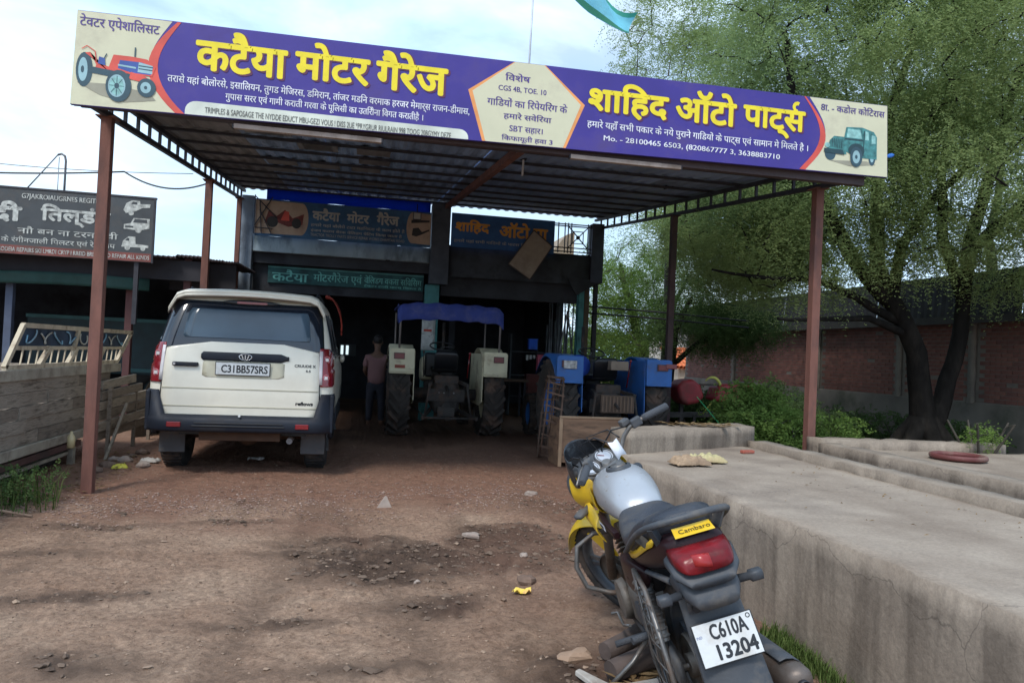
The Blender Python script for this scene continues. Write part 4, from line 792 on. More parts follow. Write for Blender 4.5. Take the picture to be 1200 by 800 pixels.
st_('िवल्डंग', -4.48, -3.56, 2.98, 3.22, .05) if False else st_('ितल्डंग', -4.47, -3.56, 2.93, 3.24, .03)
st_('दी', -5.12, -4.70, 2.94, 3.24, .03); st_('आगमन', -6.9, -5.3, 2.94, 3.2, .03)
st_('नाौ बन ना टर्न हैवी'.replace('र्', 'र'), -4.75, -3.45, 2.78, 2.90, .01); st_('के रंगीनजाली िपलटर एवं रेग पाप', -4.95, -3.48, 2.65, 2.755, .01); st_('RLAK GODEIA REPAIRS SKI LMRDI CRYP I RREID BRDG AND REPAIR ALL KINDS', -5.15, -3.02, 2.535, 2.595, .01)
def veh(z, kind):
    p = Pic(-3.40, z, .36, .22, YS, sg, 'painted_vehicle', 3)
    if kind == 0: p.poly([(0, .3), (.1, .75), (.3, .95), (.6, .95), (.62, .75), (1, .78), (.98, .55), (.7, .5), (.45, .25), (.1, .1)], m_sl).poly([(.28, .7), (.34, .88), (.5, .88), (.5, .7)], m_sg).ell(.3, .12, .10, .16, m_sl)
    elif kind == 1: p.poly([(.05, .2), (.05, .5), (.3, .6), (.4, .95), (1, .95), (1, .3), (.6, .15)], m_sl).poly([(.38, .65), (.45, .88), (.9, .88), (.92, .65)], m_sg).ell(.6, .18, .12, .2, m_sl).poly([(.1, .3), (.1, .42), (.4, .42), (.4, .3)], m_sg)
    else: p.poly([(0, .2), (.05, .6), (.25, .9), (.5, .9), (.52, .42), (1, .38), (1, .22)], m_sl).poly([(.12, .62), (.2, .8), (.28, .8), (.28, .6)], m_sg).ell(.22, .15, .10, .16, m_sl).ell(.8, .15, .09, .15, m_sl)
    p.done()
veh(3.17, 0); veh(2.92, 1); veh(2.66, 2)
for x in (-5.6, -3.2): obj('leg', MB().box(x-.03, x+.03, YS+.04, YS+.1, 1.6, 3.4), m_steel, sg, w=True)
# bent pipe, wires
bp = thing('bent_pipe', 'thin bent hook-shaped pipe with a stay wire rising above the painted signboard', 'pipe', (-4.3, 12, 2.7)); obj('pipe', MB().tube([(-4.33, 12, 2.7), (-4.33, 12, 3.95), (-4.345, 12, 4.02), (-4.39, 12, 4.05), (-4.44, 12, 4.03)], .016), m_pipe, bp, w=True); obj('stay', MB().tube([(-4.44, 12, 4.03), (-4.86, 12, 3.45)], .009, 5), m_pipe, bp, w=True); obj('inner_rod', MB().tube([(-4.42, 12, 2.7), (-4.42, 12, 4.0)], .006, 5), m_pipe, bp, w=True)
m_wire = M('wire_black', (.03, .035, .04), .6)
def wire(a, b, sag, label, r=.008, n=18):
    a = Vector(a); b = Vector(b); pts = [a.lerp(b, i/n)-Vector((0, 0, sag*4*(i/n)*(1-i/n))) for i in range(n+1)]
    o = obj('cable', MB().tube(pts, r, 5), m_wire); tag(o, label, 'cable'); return o
wire((-9, 12.3, 3.75), (-3.62, 12.3, 3.93), .14, 'sagging black cable running left from the pole above the painted signboard', .013); wire((-3.62, 12.3, 3.93), (-2.36, 12.0, 3.80), .16, 'sagging black cable tied between the sign corner and the second post', .013)
wire((-14, 20, 6.0), (-3.0, 14, 4.35), .3, 'faint thin grey wire crossing the sky at far left', .007)
# ---------------------------------------------------------------- brick shed wall on the right
m_mort = M('mortar', (.17, .15, .13), .95, var=.2, sc=6, bump=.4, bsc=40, dirt=(.08, .075, .065)); m_plas = M('plaster_base', (.17, .15, .13), .95, var=.25, sc=1.5, bump=.3, dirt=(.07, .075, .055), dsc=1.1)
def brick_mat(nm, c): return M(nm, c, .9, var=.3, sc=6, bump=.4, bsc=60, dirt=(.10, .065, .05), dsc=8)
BR = [brick_mat('brick_red', (.175, .070, .056)), brick_mat('brick_dark', (.145, .060, .050)), brick_mat('brick_orange', (.20, .084, .064))]
bw = thing('brick_shed', 'long brick wall of a shed with plastered base behind the large tree', 'building', (11.15, 14, 0))
XB = 11.15
obj('wall', MB().box(XB, XB+.25, 7.0, 24.0, -.1, 2.46), m_mort, bw, w=True)
obj('plaster_base', MB().box(XB-.035, XB-.001, 7.0, 24.0, -.1, .92), m_plas, bw, w=True, bevel=.01)
pil = [8.2, 11.71, 13.6, 16.4, 20.6]
for y in pil: obj('pillar', rough_block(MB(), XB-.06, XB-.001, y-.07, y+.07, .9, 2.44, st=.15, amp=.006, seed=y), M('pillar_plaster', (.17, .148, .125), .9, var=.2, dirt=(.12, .11, .1)), bw, w=True)
for y0, y1 in ((6.9, 10.5), (10.52, 14.1), (14.12, 17.7), (17.72, 24.1)):
    rows = [[(XB-.22+.012*(i % 2)+.035*j, y0+(y1-y0)*i/40, 2.45+.42*j) for i in range(41)] for j in range(3)]; mb = MB(); mb.grid(rows, smooth=False, thick=(.01, 0, .012)); obj('roof_sheet', mb, M('shed_roof_black', (.022, .021, .024), .85, var=.4, sc=3, bump=.3), bw, w=True, fixn=False)
obj('eave_board', MB().box(XB-.25, XB-.225, 6.9, 24.1, 2.36, 2.50), M('eave_dark', (.04, .038, .036), .9), bw, w=True)
obj('gable_wall', MB().box(XB+.25, XB+5, 23.8, 24.0, -.1, 2.5), m_mort, bw, w=True)
bmesh_ = []
for m in BR:
    mb = MB(); mb.box(-.008, .0, -.112, .112, -.032, .032); bm_ = mesh_of('brick', mb, m); bmesh_.append(bm_)
rb = random.Random(5); cnt = 0; rest = [MB(), MB(), MB()]; slots = []
for c in range(20):
    z = .965+.075*c
    for k in range(72):
        y = 7.1+.235*k+(.1175 if c % 2 else 0)
        if any(abs(y-p) < .17 for p in pil) or y > 23.8: continue
        slots.append((y, z))
vis = sorted([s for s in slots if s[0] > 10.5], key=lambda s: s[0]); near = set(vis[:296])
for (y, z) in slots:
    q = rb.choices((0, 1, 2), (5, 3, 2))[0]; d = rb.uniform(-.003, .004)
    if rb.random() < .012: continue
    if (y, z) in near: inst('brick', bmesh_[q], bw, (XB-11.15+d, y-14+rb.uniform(-.003, .003), z), (rb.uniform(-.01, .01), 0, 0))
    else: rest[q].box(XB-.008+d, XB, y-.112, y+.112, z-.032, z+.032)
for q in range(3): obj('brick_courses', rest[q], BR[q], bw, w=True, kind='stuff', fixn=False)

# ---------------------------------------------------------------- trees and bushes
LEAF = leaf_mat('leaf_acacia', (.150, .215, .080), (.350, .440, .185), .58)
LEAFB = leaf_mat('leaf_bright', (.095, .165, .040), (.220, .320, .085), .45)
LEAFD = leaf_mat('leaf_deep', (.045, .085, .032), (.110, .165, .060), .35)
m_bark = M('bark_dark', (.013, .012, .011), .95, var=.35, spec=.12, sc=10, bump=1.0, bsc=26, dirt=(.030, .026, .022), dsc=4, stretch=(1, 1, .35))
m_bark2 = M('bark_grey', (.05, .043, .034), .95, var=.35, sc=10, bump=.8, bsc=26, stretch=(1, 1, .35))
def fronds(B, D, Ln, nl, lw, ll, droop, rg, tint):
    """feathery sprays: leaflets in pairs along a drooping stalk"""
    n = len(B); D = D/np.linalg.norm(D, axis=1, keepdims=True)
    side = np.cross(D, np.array([0, 0, 1.])+rg.normal(0, .35, (n, 3))); side /= np.linalg.norm(side, axis=1, keepdims=True)+1e-6
    V = np.empty((n, nl, 4, 3))
    for k in range(nl):
        t = (k//2+.6)/(nl/2); p = B+D*(Ln*t)[:, None]; p[:, 2] -= droop*(t**2)*Ln
        s = side*(1 if k % 2 else -1)+D*.5+rg.normal(0, .25, (n, 3)); s /= np.linalg.norm(s, axis=1, keepdims=True)
        l = ll*rg.uniform(.6, 1.15, n)[:, None]*(1.1-.5*t); w = np.cross(s, rg.normal(0, 1, (n, 3))); w /= np.linalg.norm(w, axis=1, keepdims=True)+1e-6; w *= lw
        V[:, k, 0] = p; V[:, k, 1] = p+s*l*.5+w*.5; V[:, k, 2] = p+s*l; V[:, k, 3] = p+s*l*.5-w*.5
    return V.reshape(-1, 3), np.repeat(tint, nl*4)
def tree(name, label, limbs, blobs, nclus, nfr, leafm, bark, seed, cat='tree', group=None, lw=.012, ll=.05, nl=12, fl=.24, droop=.5, spread=.5, twig=.02, clear=None, tintlo=0., minr=.35, shell=.25):
    """limbs: [(points, radii)]; blobs: ellipsoids (centre, radii, weight) holding the foliage clusters"""
    rg = np.random.default_rng(seed); base = limbs[0][0][0]; t = thing(name, label, cat, base, group=group)
    trunk = MB(); node = []
    for pts, rs in limbs:
        P = []; Rr = []
        for i in range(len(pts)-1):
            a, b = Vector(pts[i]), Vector(pts[i+1]); m = max(2, int((b-a).length/.22))
            for k in range(m):
                u = k/m; w_ = mn.noise_vector((a.lerp(b, u))*1.1+Vector((seed, 0, 0)))*.07; P.append(a.lerp(b, u)+(w_ if (i+k) else w_*0)); Rr.append(rs[i]+(rs[i+1]-rs[i])*u)
        P.append(Vector(pts[-1])); Rr.append(rs[-1]); trunk.tube(P, Rr, 12); node += [(p.x, p.y, p.z) for p in P[2:]]
    obj('trunk', trunk, bark, t, w=True, fixn=False)
    wts = np.array([b[2] for b in blobs], float); wts /= wts.sum(); C = []
    while len(C) < nclus:
        c, r, _ = blobs[rg.choice(len(blobs), p=wts)]; d = rg.normal(0, 1, 3); d /= np.linalg.norm(d); q = np.array(c)+d*np.array(r)*(shell+(1-shell)*rg.random()**.45)
        if clear and clear(q): continue
        C.append(q)
    C = np.array(C); nd = np.array(node); order = np.argsort([np.min(np.linalg.norm(nd-c, axis=1)) for c in C]); br = MB(); nodes = list(map(tuple, nd))
    for i in order:
        c = C[i]; A = np.array(nodes); dd = np.linalg.norm(A-c, axis=1)+np.maximum(0, A[:, 2]-c[2])*.6; j = int(np.argmin(dd)); a = A[j]; ln = np.linalg.norm(c-a)
        m = max(2, int(ln/.3)); pts = []
        for k in range(m+1):
            u = k/m; p = a+(c-a)*u; p[2] += .14*ln*math.sin(PI*u); p = p+np.array(mn.noise_vector(Vector(p*1.7)))*.10*ln*min(1, u*3)*(u < 1); pts.append(p)
        r0 = min(.05, twig*(.5+ln*.55)); br.tube(pts, [r0+(.004-r0)*(k/m) for k in range(m+1)], 5, cap=False); nodes += [tuple(p) for p in pts[1:]]
    obj('branches', br, bark, t, w=True, fixn=False)
    # clusters: flattened tufts of fronds
    cl = np.repeat(np.arange(nclus), nfr); rad = rg.uniform(minr, 1., nclus)*spread
    off = rg.normal(0, 1, (len(cl), 3)); off /= np.linalg.norm(off, axis=1, keepdims=True); off *= (rg.random(len(cl))**.5)[:, None]*rad[cl][:, None]; off[:, 2] *= .6
    B = C[cl]+off; D = off/ (rad[cl][:, None])+rg.normal(0, .5, off.shape); D[:, 2] -= .25
    tint = np.clip(tintlo+.15+.55*rg.random(nclus)[cl]+.3*rg.random(len(cl)), 0, 1)
    V, T = fronds(B, D, fl*rg.uniform(.6, 1.3, len(B)), nl, lw, ll, droop, rg, tint)
    V -= np.array(base); F = np.arange(len(V)).reshape(-1, 4); np_mesh('crown', V, F, leafm, t, tint=T); return t

# the large dark-stemmed acacia in front of the brick wall
L_ = [
 ([(9.0, 10.35, .15), (8.95, 10.35, .65), (8.88, 10.35, 1.1), (8.72, 10.3, 1.75), (8.25, 10.25, 2.45), (7.9, 10.2, 3.1), (7.72, 10.1, 4.0), (7.8, 9.9, 5.2), (8.0, 9.7, 6.6)], [.34, .21, .175, .155, .14, .115, .095, .07, .04]),
 ([(8.95, 10.35, .35), (9.25, 10.3, 1.0), (9.42, 10.25, 1.6), (9.46, 10.2, 2.5), (9.5, 10.1, 3.6), (9.75, 10.0, 4.7), (10.1, 9.9, 6.2)], [.19, .14, .125, .11, .10, .08, .05]),
 ([(8.2, 10.25, 2.5), (7.5, 10.2, 3.1), (6.9, 10.1, 3.8), (6.5, 9.9, 4.3), (6.0, 9.6, 5.1), (5.7, 9.4, 6.0)], [.13, .115, .10, .085, .065, .04]),
 ([(8.5, 10.3, 2.15), (7.6, 10.2, 2.5), (6.6, 10.0, 2.75), (5.6, 9.8, 2.7), (4.9, 9.8, 2.75)], [.08, .06, .045, .03, .015]),
 ([(8.55, 10.3, 2.0), (7.7, 10.1, 2.2), (6.9, 9.9, 2.15), (5.9, 9.7, 2.1)], [.07, .05, .035, .02]),
 ([(9.46, 10.2, 2.6), (9.0, 10.1, 3.5), (8.7, 9.9, 4.4), (8.6, 9.6, 5.8)], [.09, .08, .065, .04]),
 ([(9.5, 10.1, 3.4), (10.3, 9.8, 4.3), (11.2, 9.4, 4.9), (12, 9.0, 5.6)], [.10, .085, .065, .04]),
 ([(6.5, 9.9, 4.3), (5.6, 9.9, 4.4), (4.8, 9.9, 4.1), (4.2, 10.0, 3.9)], [.07, .055, .04, .025]),
 ([(8.2, 10.2, 2.6), (8.15, 10.0, 3.4), (8.5, 9.7, 4.2), (9.2, 9.2, 5.0)], [.09, .08, .06, .04]),
]
L_ += [([(8.95, 10.35, .75), (8.95+.75*math.cos(a), 10.35+.6*math.sin(a), -.1)], [.17, .07]) for a in (.2, 1.4, 2.7, 3.6, 4.6, 5.6)]
def clr(q):     # keep the canopy, the roof air space and the view under it free
    return (q[0] < 5.5 and q[1] < 15.6 and q[2] < 4.9) or (q[0] < 8.6 and q[2] < 1.7) or (q[1] < 7.6 and q[0] < 6.2) or (q[0] > 7.0 and q[2] < 2.7) or (q[0] < .46*q[1]+.1 and q[2] > 4.9)
tree('acacia_tree', 'large feathery acacia with dark forked trunk standing before the brick wall', L_,
 [((8.0, 9.6, 6.3), (2.9, 2.0, 1.7), 7), ((6.6, 9.3, 6.3), (2.1, 1.7, 1.7), 4), ((10.4, 9.2, 6.0), (2.6, 2.2, 2.2), 6), ((9.4, 9.2, 4.2), (2.6, 1.6, .9), 3.5), ((6.6, 9.8, 4.4), (1.7, 1.3, .9), 2.4), ((6.6, 10.2, 3.2), (1.7, .9, .8), 2.0), ((11.6, 9.2, 3.9), (1.5, 1.6, 1.0), 1.5), ((10.0, 9.5, 3.2), (2.4, .9, .6), 2.2), ((8.2, 9.8, 8.4), (3.4, 2.4, 1.3), 4), ((6.7, 12.2, 3.9), (1.3, 1.6, 1.2), 7), ((7.4, 13.6, 4.6), (1.7, 1.6, 1.4), 6), ((6.2, 11.0, 5.3), (1.2, 1.2, .8), 2)],
 1450, 40, LEAF, m_bark, 11, clear=clr, nl=14, lw=.018, ll=.062, fl=.30, spread=.60, droop=.9, shell=.5)
def clr2(q): return q[0] < 5.4 and q[1] < 15.8
tree('acacia_tree', 'bright yellow-green feathery tree standing behind the right side of the garage', [([(9.0, 22, -.1), (8.8, 22, 1.5), (8.3, 22, 3.0), (7.9, 22, 4.4)], [.2, .16, .12, .06]), ([(8.7, 22, 1.8), (9.7, 22, 3.2), (10.2, 22, 4.2)], [.1, .08, .04])],
 [((8.2, 22, 3.7), (2.0, 1.8, 1.7), 5), ((7.5, 21, 2.4), (1.2, 1.3, 1.3), 2), ((9.8, 22.5, 3.8), (1.6, 1.5, 1.2), 2)], 270, 42, LEAFB, m_bark2, 21, lw=.022, ll=.085, nl=8, fl=.3, spread=.6)
tree('acacia_tree', 'dark dense tree with straight stem behind the blue tractor', [([(7.35, 16.8, -.1), (7.38, 16.8, 1.2), (7.5, 16.8, 2.2), (7.9, 16.8, 3.0)], [.13, .11, .08, .04]), ([(7.38, 16.8, 1.3), (8.4, 16.7, 2.1), (9.2, 16.6, 2.5)], [.07, .05, .03])],
 [((7.9, 16.8, 2.4), (1.35, 1.1, .75), 4), ((9.1, 16.6, 2.2), (1.1, 1.0, .6), 2), ((8.4, 16.6, 3.2), (1.1, .9, .5), 1)], 150, 42, LEAFD, m_bark, 31, lw=.02, ll=.07, nl=10, fl=.26, spread=.5, clear=clr2)
tree('acacia_tree', 'tall pale green tree rising beyond the brick shed at the right edge', [([(14.6, 14.5, -.1), (14.5, 14.5, 2.5), (14.0, 14.4, 4.5), (14.2, 14.2, 6.5)], [.18, .13, .10, .06]), ([(14.4, 14.5, 3), (15.6, 14, 5), (16.2, 14, 7)], [.09, .07, .04])],
 [((14.3, 14.2, 6.6), (3.2, 2.5, 2.7), 5), ((12.4, 13.8, 8.0), (2.6, 2.0, 2.0), 3)], 260, 40, LEAF, m_bark2, 41, lw=.02, ll=.08, nl=9, fl=.3, spread=.75, clear=lambda q: q[2] < 3.6, tintlo=.1)
tree('acacia_tree', 'pale green tree crown showing above the banner, behind the big acacia', [([(7.95, 18.2, -.1), (7.9, 18.1, 2.5), (7.7, 17.8, 4.5), (7.4, 17.4, 7)], [.20, .16, .13, .07])],
 [((7.6, 17, 7.8), (1.9, 1.8, 2.0), 5), ((9.6, 16.8, 6.0), (1.8, 1.6, 1.6), 2), ((7.7, 17, 9.9), (2.0, 1.8, 1.2), 3), ((7.6, 17.0, 5.0), (1.4, 1.2, 1.0), 2)], 270, 40, LEAF, m_bark2, 43, lw=.022, ll=.085, nl=9, fl=.32, spread=.7, tintlo=.08)
def bush(name, label, blobs, n, nf, leafm, seed, base, **k):
    stems = [([(base[0]+.04*math.cos(a), base[1]+.04*math.sin(a), base[2]), (base[0]+.35*math.cos(a), base[1]+.3*math.sin(a), base[2]+.5)], [.018, .010]) for a in (0, 1.3, 2.6, 3.9, 5.2)]
    kw = dict(lw=.028, ll=.06, nl=8, fl=.16, spread=.26, droop=.3, twig=.012); kw.update(k)
    return tree(name, label, stems, blobs, n, nf, leafm, m_bark2, seed, cat='bush', **kw)
bush('bush', 'leafy green bush growing around the foot of the right front post', [((5.3, 9.0, .45), (.55, .5, .45), 3), ((6.2, 9.3, .42), (.8, .5, .42), 3), ((5.5, 9.6, .8), (.5, .5, .35), 2)], 120, 26, LEAFB, 51, (5.6, 9.3, -.05))
bush('bush', 'taller loose green bush left of the brick wall end', [((6.9, 11.3, .65), (.6, .6, .6), 3), ((7.5, 11.6, .5), (.9, .6, .5), 3)], 100, 26, LEAF, 52, (6.9, 11.4, -.05))
bush('bush', 'dense green hedge bush behind the red machine', [((6.2, 13.4, .5), (.9, .6, .42), 3), ((7.6, 14.2, .5), (1.1, .7, .45), 3)], 110, 30, LEAFD, 53, (6.8, 13.8, -.05), lw=.035, ll=.08)
bush('bush', 'low pale green bush between the blue tractor fenders, far behind', [((5.9, 17.5, .6), (.9, .6, .7), 3)], 60, 28, LEAFB, 54, (5.9, 17.5, -.05), lw=.035, ll=.08)
bush('bush', 'small weed shoots at the rim of the raised slab by the maroon ring', [((6.75, 6.9, .72), (.22, .14, .16), 3)], 16, 10, LEAFB, 55, (6.75, 6.95, .4), spread=.10, fl=.08, ll=.03, lw=.014)
bush('bush', 'dark undergrowth at the foot of the brick wall', [((10.4, 12.5, .3), (.5, 2.2, .3), 3), ((9.8, 15.5, .35), (.7, 2.2, .4), 3)], 120, 24, LEAFD, 56, (10.4, 12.5, -.1))
# far tree line
rg = np.random.default_rng(8); n = 26000; a = rg.uniform(-1.0, 1.35, n); d = rg.uniform(48, 62, n); xx = d*np.sin(a); yy = d*np.cos(a)+6; hh = 2.0+3.2*fbm(a*8+40, d*0+3, 1.3, 91, 4); zz = rg.random(n)**.8*hh
Bp = np.stack([xx, yy, zz], 1); V, T = fronds(Bp, rg.normal(0, 1, (n, 3)), rg.uniform(.4, .8, n), 6, .16, .42, .3, rg, np.clip(rg.normal(.45, .2, n), 0, 1))
o = np_mesh('far_trees', V, np.arange(len(V)).reshape(-1, 4), LEAFD, tint=T, kind='stuff'); tag(o, 'far line of dark green trees along the horizon', 'trees', kind='stuff')
# grass and leafy ground cover beyond the platforms
def blades(name, label, n, fx, hs, mat, seed, w=.006, kind='stuff', cat='grass', parent=None):
    rg = np.random.default_rng(seed); P = fx(rg, n); n = len(P); a = rg.random(n)*2*PI; h = rg.uniform(.4, 1, n)*hs; b = rg.uniform(.1, .7, n)*h
    d = np.stack([np.cos(a), np.sin(a), 0*a], 1); s = np.stack([-np.sin(a), np.cos(a), 0*a], 1)*w; up = np.array([0, 0, 1.])
    V = np.stack([P-s, P+s, P+d*(b*.35)[:, None]+up*(h*.6)[:, None]+s*.7, P+d*(b*.35)[:, None]+up*(h*.6)[:, None]-s*.7, P+d*b[:, None]+up*h[:, None]+s*.1, P+d*b[:, None]+up*h[:, None]-s*.1], 1).reshape(-1, 3)
    k = (np.arange(n)*6)[:, None]; F = np.concatenate([k+np.array([0, 1, 2, 3]), k+np.array([3, 2, 4, 5])])
    o = np_mesh(name, V, F, mat, tint=np.repeat(rg.random(n), 6), kind=kind, parent=parent)
    if not parent: tag(o, label, cat, kind=kind)
    return o
def fg(rg, n): x = rg.uniform(4.1, 11.0, n); y = rg.uniform(7.4, 17, n); k = (fbm(x, y, .8, 17, 3) > .42) & ~((x > 8.6) & (x < 9.5) & (y > 9.9) & (y < 10.8)); return np.stack([x[k], y[k], ground_h(x[k], y[k])], 1)
m_grass = leaf_mat('grass_blade', (.045, .080, .020), (.150, .200, .065), .3)
blades('grass', 'patchy green grass and weeds on the ground under the trees', 26000, fg, .16, m_grass, 5, .008)
def fw(rg, n): y = rg.uniform(1.9, 3.5, n); x = 2.19-np.abs(rg.normal(0, .055, n)); k = (fbm(x*3, y, 2.2, 19, 3) > .36); return np.stack([x[k], y[k], ground_h(x[k], y[k])], 1)
blades('grass', 'green grass tufts growing along the foot of the concrete platform wall', 3000, fw, .085, m_grass, 6, .0035)
# weeds by the trolley
def fl_(rg, n): a = rg.random(n)*2*PI; r = rg.random(n)**.7; x = -2.62+.30*r*np.cos(a); y = 6.65+.42*r*np.sin(a); return np.stack([x, y, ground_h(x, y)], 1)
wd = thing('weed_clump', 'tangled green weeds growing at the foot of the trolley beside the front left post', 'weeds', (-2.6, 6.6, 0))
o = blades('blade', '', 150, lambda r, n: fl_(r, n)-np.array([-2.6, 6.6, 0]), .34, m_grass, 8, .004, kind='stuff', parent=wd)
rg = np.random.default_rng(77); n = 150; P = fl_(rg, n); P[:, 2] += rg.uniform(.02, .30, n); V, T = fronds(P, rg.normal(0, 1, (n, 3))+np.array([0, 0, .5]), rg.uniform(.06, .14, n), 8, .016, .035, .2, rg, rg.uniform(.3, 1, n))
np_mesh('foliage', V-np.array([-2.6, 6.6, 0]), np.arange(len(V)).reshape(-1, 4), LEAFD, wd, tint=T)
# thin poles and rails beside the garage
for z, r, lab in ((2.52, .018, 'upper thin dark pole running from the garage corner to the trees'), (2.38, .018, 'lower thin dark pole running from the garage corner to the trees')):
    o = obj('pole', MB().tube([(4.7, 15.3, z), (6.2, 15.0, z-.05), (8.2, 14.6, z-.16)], r, 6), m_steel); tag(o, lab, 'pole')
o = obj('stick', MB().tube([(4.9, 9.6, 0), (5.15, 9.6, .55), (5.42, 9.65, 1.05)], [.014, .012, .008], 6), M('stick_tan', (.24, .17, .11), .9)); tag(o, 'thin tan stick leaning in the bush left of the right front post', 'stick')
o = obj('rope', MB().tube([(4.55, 9.4, .95), (4.85, 9.2, .55), (5.2, 8.8, .25)], .006, 5), M('rope_green', (.03, .35, .13), .7)); tag(o, 'bright green rope slanting across the bush by the right front post', 'rope')
# orange tiled hut and pale house in the distance
hu = thing('tiled_hut', 'small hut with bright orange tiled roof seen through the trees', 'building', (13.9, 28, 0)); m_til = M('tile_orange', (.62, .16, .05), .8, var=.3, sc=3, dirt=(.35, .1, .05))
obj('wall', MB().box(12.7, 15.3, 28, 31, -.1, 1.25), M('hut_wall', (.42, .36, .28), .9), hu, w=True)
ti = [mesh_of('tile', MB().lathe([(.075, 0), (.075, .34)], (0, 0, 0), (0, 1, 0), 6), m_til)]
for i in range(17):
    for j in range(6): inst('tile', ti[0], hu, (-1.35+.165*i, -.25+.28*j, 1.22+.13*j), (.42, 0, 0))
hs = thing('pale_house', 'pale plastered house standing far behind the trees', 'building', (17.5, 34, 0)); obj('wall', MB().box(15.5, 21, 33, 38, -.1, 3.0), M('house_wall', (.55, .52, .46), .9, dirt=(.4, .36, .3)), hs, w=True); obj('roof', MB().box(15.3, 21.2, 32.8, 38.2, 3.0, 3.18), m_conc2, hs, w=True, bevel=.02)
wq = obj('window', MB().box(16.4, 17.4, 32.95, 32.998, 1.1, 2.2), M('win_frame', (.2, .16, .12), .7), hs, w=True); obj('pane', MB().box(16.48, 17.32, 32.93, 32.948, 1.18, 2.12), M('win_glass', (.05, .06, .07), .1), wq, w=True)
# ---------------------------------------------------------------- cream car seen from behind
m_cpaint = M('car_cream', (.78, .74, .62), .35, var=.05, sc=3, bump=.02, dirt=(.66, .61, .50), dsc=1.3, dlo=.5, dhi=.8, coat=.5)
m_cblk = M('car_plastic', (.014, .018, .028), .55, var=.15, spec=.3, dirt=(.040, .037, .036), dsc=3, bump=.1); m_glass = M('car_glass', (.010, .014, .022), .06, var=.1, bump=0, spec=.7, coat=.3); m_gl2 = M('car_glass_clear', (.055, .085, .115), .12, var=.25, sc=1.5, bump=0, spec=.6)
m_tyre = M('tyre_rubber', (.022, .021, .021), .9, var=.2, dirt=(.11, .075, .055), dsc=5, bump=.3); m_lamp = M('lamp_red', (.20, .010, .016), .15, var=.2, bump=0, coat=.6); m_lampw = M('lamp_white', (.62, .58, .58), .15, bump=0, coat=.6); m_chrome = M('chrome', (.55, .56, .58), .18, 1., var=.05, bump=0)
m_plate = M('plate_white', (.62, .64, .64), .45, var=.05, dirt=(.45, .42, .38), dsc=6); m_rimg = M('rim_grey', (.22, .22, .23), .4, .7, dirt=(.15, .1, .08)); m_bblk = M('black_trim', (.012, .013, .016), .4, var=.1, bump=0)
car = thing('car', 'cream sport utility car with black rear window parked under the canopy, seen from behind', 'car', (-1.17, 8.2, 0))
PR = [(.44, .88, .16, 4.30), (.50, .915, .07, 4.38), (.62, .93, .035, 4.42), (.85, .935, .025, 4.43), (1.02, .93, .03, 4.40), (1.10, .925, .035, 4.30), (1.17, .915, .05, 3.75), (1.24, .905, .06, 3.30), (1.35, .885, .085, 3.12), (1.50, .855, .13, 2.95), (1.65, .82, .185, 2.80), (1.78, .79, .235, 2.68), (1.86, .765, .28, 2.60), (1.91, .735, .34, 2.50), (1.945, .67, .44, 2.40), (1.965, .55, .60, 2.2), (1.975, .3, .9, 1.9)]
def prof(z):
    zs = [p[0] for p in PR]; return [float(np.interp(z, zs, [p[k] for p in PR])) for k in (1, 2, 3)]
def slice_pts(z, n=10, rr=.16):
    hw, yr, yf = prof(z); r = min(rr, hw*.9); P = []
    for (cx, cy, a0) in ((hw-r, yf-r*1.6, 0), (-(hw-r), yf-r*1.6, PI/2), (-(hw-r), yr+r, PI), (hw-r, yr+r, 1.5*PI)):
        for k in range(n): a = a0+(PI/2)*k/(n-1); P.append((cx+r*math.cos(a), cy+r*(1.6 if a0 < PI else 1)*math.sin(a), z))
    return P
mb = MB(); Zs = sorted(set([p[0] for p in PR]+[.72, .95, 1.3, 1.42, 1.58, 1.72])); S = [slice_pts(z) for z in Zs]; n = len(S[0])
mb.add([p for s in S for p in s], [(i*n+k, i*n+(k+1) % n, (i+1)*n+(k+1) % n, (i+1)*n+k) for i in range(len(S)-1) for k in range(n)], True); mb.add(S[-1], [tuple(range(n))], True); mb.add(S[0], [tuple(range(n-1, -1, -1))])
obj('body', mb, m_cpaint, car)
def rear(x, z, off=0, rr=.16):
    hw, yr, yf = prof(z); ax = abs(x); y = yr if ax < hw-rr else yr+rr-math.sqrt(max(0, rr*rr-min(rr, ax-(hw-rr))**2)); return Vector((x, y-off, z))
def rpatch(rows, off, nx=14, thick=.02):
    """rows: (z, xl, xr) bottom to top on the rear face"""
    g = []
    for i in range(len(rows)-1):
        k = 4 if i < len(rows)-1 else 1
        for q in range(k): u = q/k; a, b = rows[i], rows[i+1]; z = a[0]+(b[0]-a[0])*u; xl = a[1]+(b[1]-a[1])*u; xr = a[2]+(b[2]-a[2])*u; g.append([rear(xl+(xr-xl)*j/nx, z, off) for j in range(nx+1)])
    z, xl, xr = rows[-1]; g.append([rear(xl+(xr-xl)*j/nx, z, off) for j in range(nx+1)]); mb = MB(); mb.grid(g, thick=(0, thick, 0)); return mb
